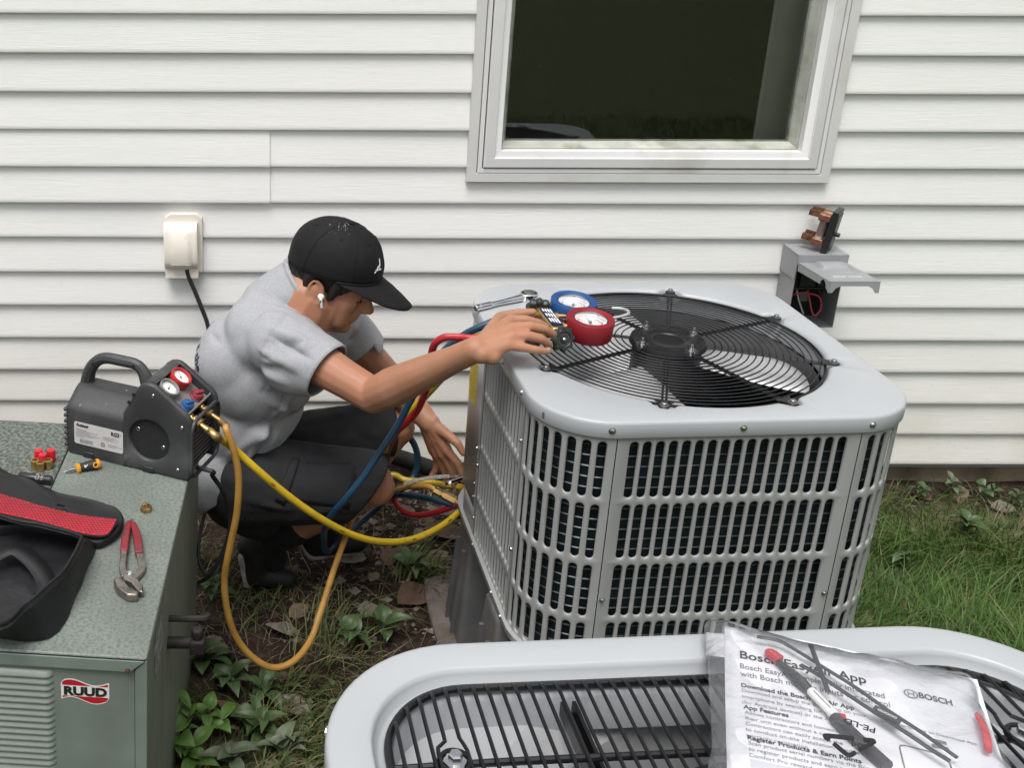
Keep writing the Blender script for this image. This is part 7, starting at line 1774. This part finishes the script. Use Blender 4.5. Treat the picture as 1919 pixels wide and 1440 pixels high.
for i, p in enumerate(spots):
    o = bpy.data.objects.new('dead_leaf', protos[i % 3]); C.objects.link(o); k = r_.uniform(.7, 1.5)
    o.matrix_world = Matrix.Translation((p[0], p[1], gz(p[0], p[1])+.006)) @ Matrix.Rotation(r_.uniform(0, 6.3), 4, 'Z') @ Matrix.Rotation(r_.uniform(-.35, .35), 4, 'X') @ Matrix.Rotation(r_.uniform(-.3, .3), 4, 'Y') @ Matrix.Scale(k, 4)
    tag(o, LEAF_LABELS[i], 'dead leaf', 'dry leaves scattered on the ground')
# broad leaved weeds
WL = [mat('weed_leaf_bright', (.075, .155, .028), .45, var=.2, vs=22, bump=.25, bs=60, st=(1, 1, 1), spec=.4, col2=(.11, .18, .05), c2s=12), mat('weed_leaf_dull', (.040, .075, .022), .5, var=.25, vs=22, bump=.25, bs=60, col2=(.07, .09, .04), c2s=14), mat('weed_leaf_dusty', (.07, .095, .05), .6, var=.3, vs=25, bump=.2, bs=60, col2=(.12, .12, .08), c2s=14)]
STM = mat('weed_stem', (.07, .10, .03), .6)
wm = []
for s_, (L, w) in enumerate(((.075, .019), (.062, .022), (.085, .016), (.055, .024))):
    rows = []
    for i in range(11):
        u = i/10; ww = max(.0006, w*math.sin(u**.85*PI)**.9); rows.append([(u*L, v*ww, .16*L*math.sin(u*2.4)-.30*L*u*u*u+abs(v)*ww*.35+.0012*math.cos(v*9)*(1-u)) for v in (-1, -.66, -.33, 0, .33, .66, 1)])
    b = MB(); b.grid(rows); m_ = b.mesh('leaf', ang=180); wm.append(m_)
def weed(px, py, h, nl, mi, lab, spread=1.0, seed=0, zz=-.07, P=None):
    r_ = random.Random(seed); p = P or (px, py); base = Vector((p[0], p[1], gz(p[0], p[1])))
    t = thing('weed_plant', lab, 'weed', base, 'broad-leaved weeds'); 
    stems = []; b = MB()
    ns = max(1, nl//4)
    tops = []
    for k in range(ns):
        a = r_.uniform(0, 6.28); hh = h*r_.uniform(.7, 1.1); d = Vector((math.cos(a)*.35*spread, math.sin(a)*.35*spread, 1)).normalized()*hh
        b.tube([(0, 0, -.005), tuple(d*.5+Vector((0, 0, .01*h))), tuple(d)], [.0022, .0016, .0012], 5, 4); tops.append(d)
    b.build('stem', STM, t, local=True)
    for k in range(nl):
        top = tops[k % ns]; u = .35+.65*((k//ns)+1)/max(1, math.ceil(nl/ns)); u = min(1, u); at_ = top*u
        me_ = wm[(seed+k) % 4]; key = me_.name+str(mi)
        o = bpy.data.objects.new('leaf', LEAFC.setdefault(((seed+k) % 4, mi), None) or mk((seed+k) % 4, mi)); C.objects.link(o); o.parent = t; MW[o.name] = MW[t.name].copy()
        az = k*2.4+r_.uniform(-.5, .5); el = r_.uniform(-.1, .75)
        o.matrix_basis = Matrix.Translation(at_) @ Matrix.Rotation(az, 4, 'Z') @ Matrix.Rotation(-el, 4, 'Y') @ Matrix.Rotation(r_.uniform(-.4, .4), 4, 'X') @ Matrix.Scale(r_.uniform(.5, 1.0)*spread, 4)
    return t
LEAFC = {}
def mk(i, mi):
    m_ = wm[i].copy(); m_.materials.clear(); m_.materials.append(WL[mi]); LEAFC[(i, mi)] = m_; return m_
wd_list = [((-0.2204,-1.1245,-0.0500), .11, 12, 0, 'bright green weed with pointed leaves at the foot of the green unit', 1.0),
    ((-0.1847,-1.0448,-0.0300), .07, 5, 0, 'small bright weed with one upright leaf beside the green unit', .9),
    ((-0.1382,-1.0641,-0.0600), .05, 5, 0, 'bright weed with round leaves over bare soil near the green unit', .9),
    ((-0.1901,-1.1584,-0.0600), .07, 9, 0, 'bright weed at the lower left corner of the soil strip', .9),
    ((-0.1851,-0.8356,-0.0600), .045, 9, 1, 'dull green broad weed beside the valve of the green unit', 1.05),
    ((-0.1257,-0.8995,-0.0600), .05, 9, 1, 'dull broad weed just left of the hanging orange hose loop', 1.0),
    ((-0.0396,-0.9344,-0.0600), .05, 10, 1, 'dull broad weed directly below the orange hose loop', 1.0),
    ((-0.0602,-1.0669,-0.0600), .05, 12, 1, 'dusty green weed patch left of the near unit corner', 1.0),
    ((-0.0028,-1.1280,-0.0600), .05, 12, 2, 'pale dusty weed against the near unit lower left edge', 1.05),
    ((-0.1026,-1.1433,-0.0600), .05, 10, 2, 'pale weed between the bright weeds and the near unit', .95),
    ((0.1631,-0.7566,-0.0600), .05, 9, 1, 'dull weed right of the orange hose loop bottom', .95),
    ((0.3443,-0.5094,-0.0500), .07, 7, 1, 'plantain weed left of the grey support leg', 1.15),
    ((0.2411,-0.7462,-0.0600), .05, 7, 1, 'dull weed just behind the near unit back edge', 1.0),
    ((-0.1826,-0.5790,-0.0600), .05, 8, 1, 'dark weed between the green unit and the black shoe', .9),
    ((1.8960,-0.0842,-0.0500), .06, 7, 1, 'weed against the wall right of the rear unit', .6),
    ((2.0087,-0.0682,-0.0500), .06, 7, 2, 'dusty weed against the wall in the middle of the right strip', .65),
    ((2.0866,-0.0982,-0.0500), .06, 8, 1, 'weed against the wall near the right picture edge', .6),
    ((1.9298,-0.2716,-0.0500), .05, 9, 1, 'broad low weed at the lawn edge in front of the wall', .85),
    ((2.1554,-0.1277,-0.0500), .06, 7, 1, 'weed at the far right by the wall', .6),
    ((1.6375,-0.4418,-0.0500), .05, 6, 1, 'small weed in the lawn beside the rear unit', .8)]
for i, (p, h, nl, mi, lab, sp_) in enumerate(wd_list): weed(p[0], p[1], h, nl, mi, lab, sp_, i+1)
# ground ivy / clover like scatter under the weeds
b = MB(); r_ = random.Random(77)
for k in range(1500):
    x, y = r_.uniform(-.25, .45), r_.uniform(-1.9, -.85)
    if not clear(x, y) or r_.random() > patch_(x, y)+.05: continue
    s_ = r_.uniform(.006, .015); a = r_.uniform(0, 6.28); z = gz(x, y)+r_.uniform(.006, .03); ca_, sa_ = math.cos(a)*s_, math.sin(a)*s_; tz = r_.uniform(-.006, .006)
    b.add([(x-ca_, y-sa_, z-tz), (x-sa_*.6, y+ca_*.6, z+.003), (x+ca_*1.1, y+sa_*1.1, z+tz), (x+sa_*.6, y-ca_*.6, z+.003)], [(0, 1, 2, 3)])
o = b.build('ground_cover', WL[2], fix=False); tag(o, 'tiny round leaved ground cover among the weeds', kind='stuff')
# valve stub low on the green unit
vs_ = thing('service_valve', 'dirty service valve sticking out low from the green unit', 'valve', (-0.1500,-1.3549,0.4044))
p = Vector((-0.1720,-1.2708,0.3318)); VB = mat('dirty_valve', (.022, .019, .017), .7, .2, .3, 40, .3, 90)
b = MB(); b.cyl(p+V((-.06, 0, 0)), p+V((.0, 0, 0)), .011, n=14); b.build('pipe', VB, vs_)
b = MB(); b.box(p+V((.012, 0, -.004)), (.028, .03, .03)); b.cyl(p+V((.012, 0, .01)), p+V((.012, 0, .032)), .012, n=6); b.build('valve_block', VB, vs_, bevel=.004)
p2 = Vector((-0.1680,-1.2571,0.3747)); b = MB(); b.tube([tuple(p2+V((-.06, 0, 0))), tuple(p2), tuple(p2+V((.02, .004, -.002))), tuple(p2+V((.026, .016, -.004)))], .0062, 8); b.build('copper_stub', VB, vs_)
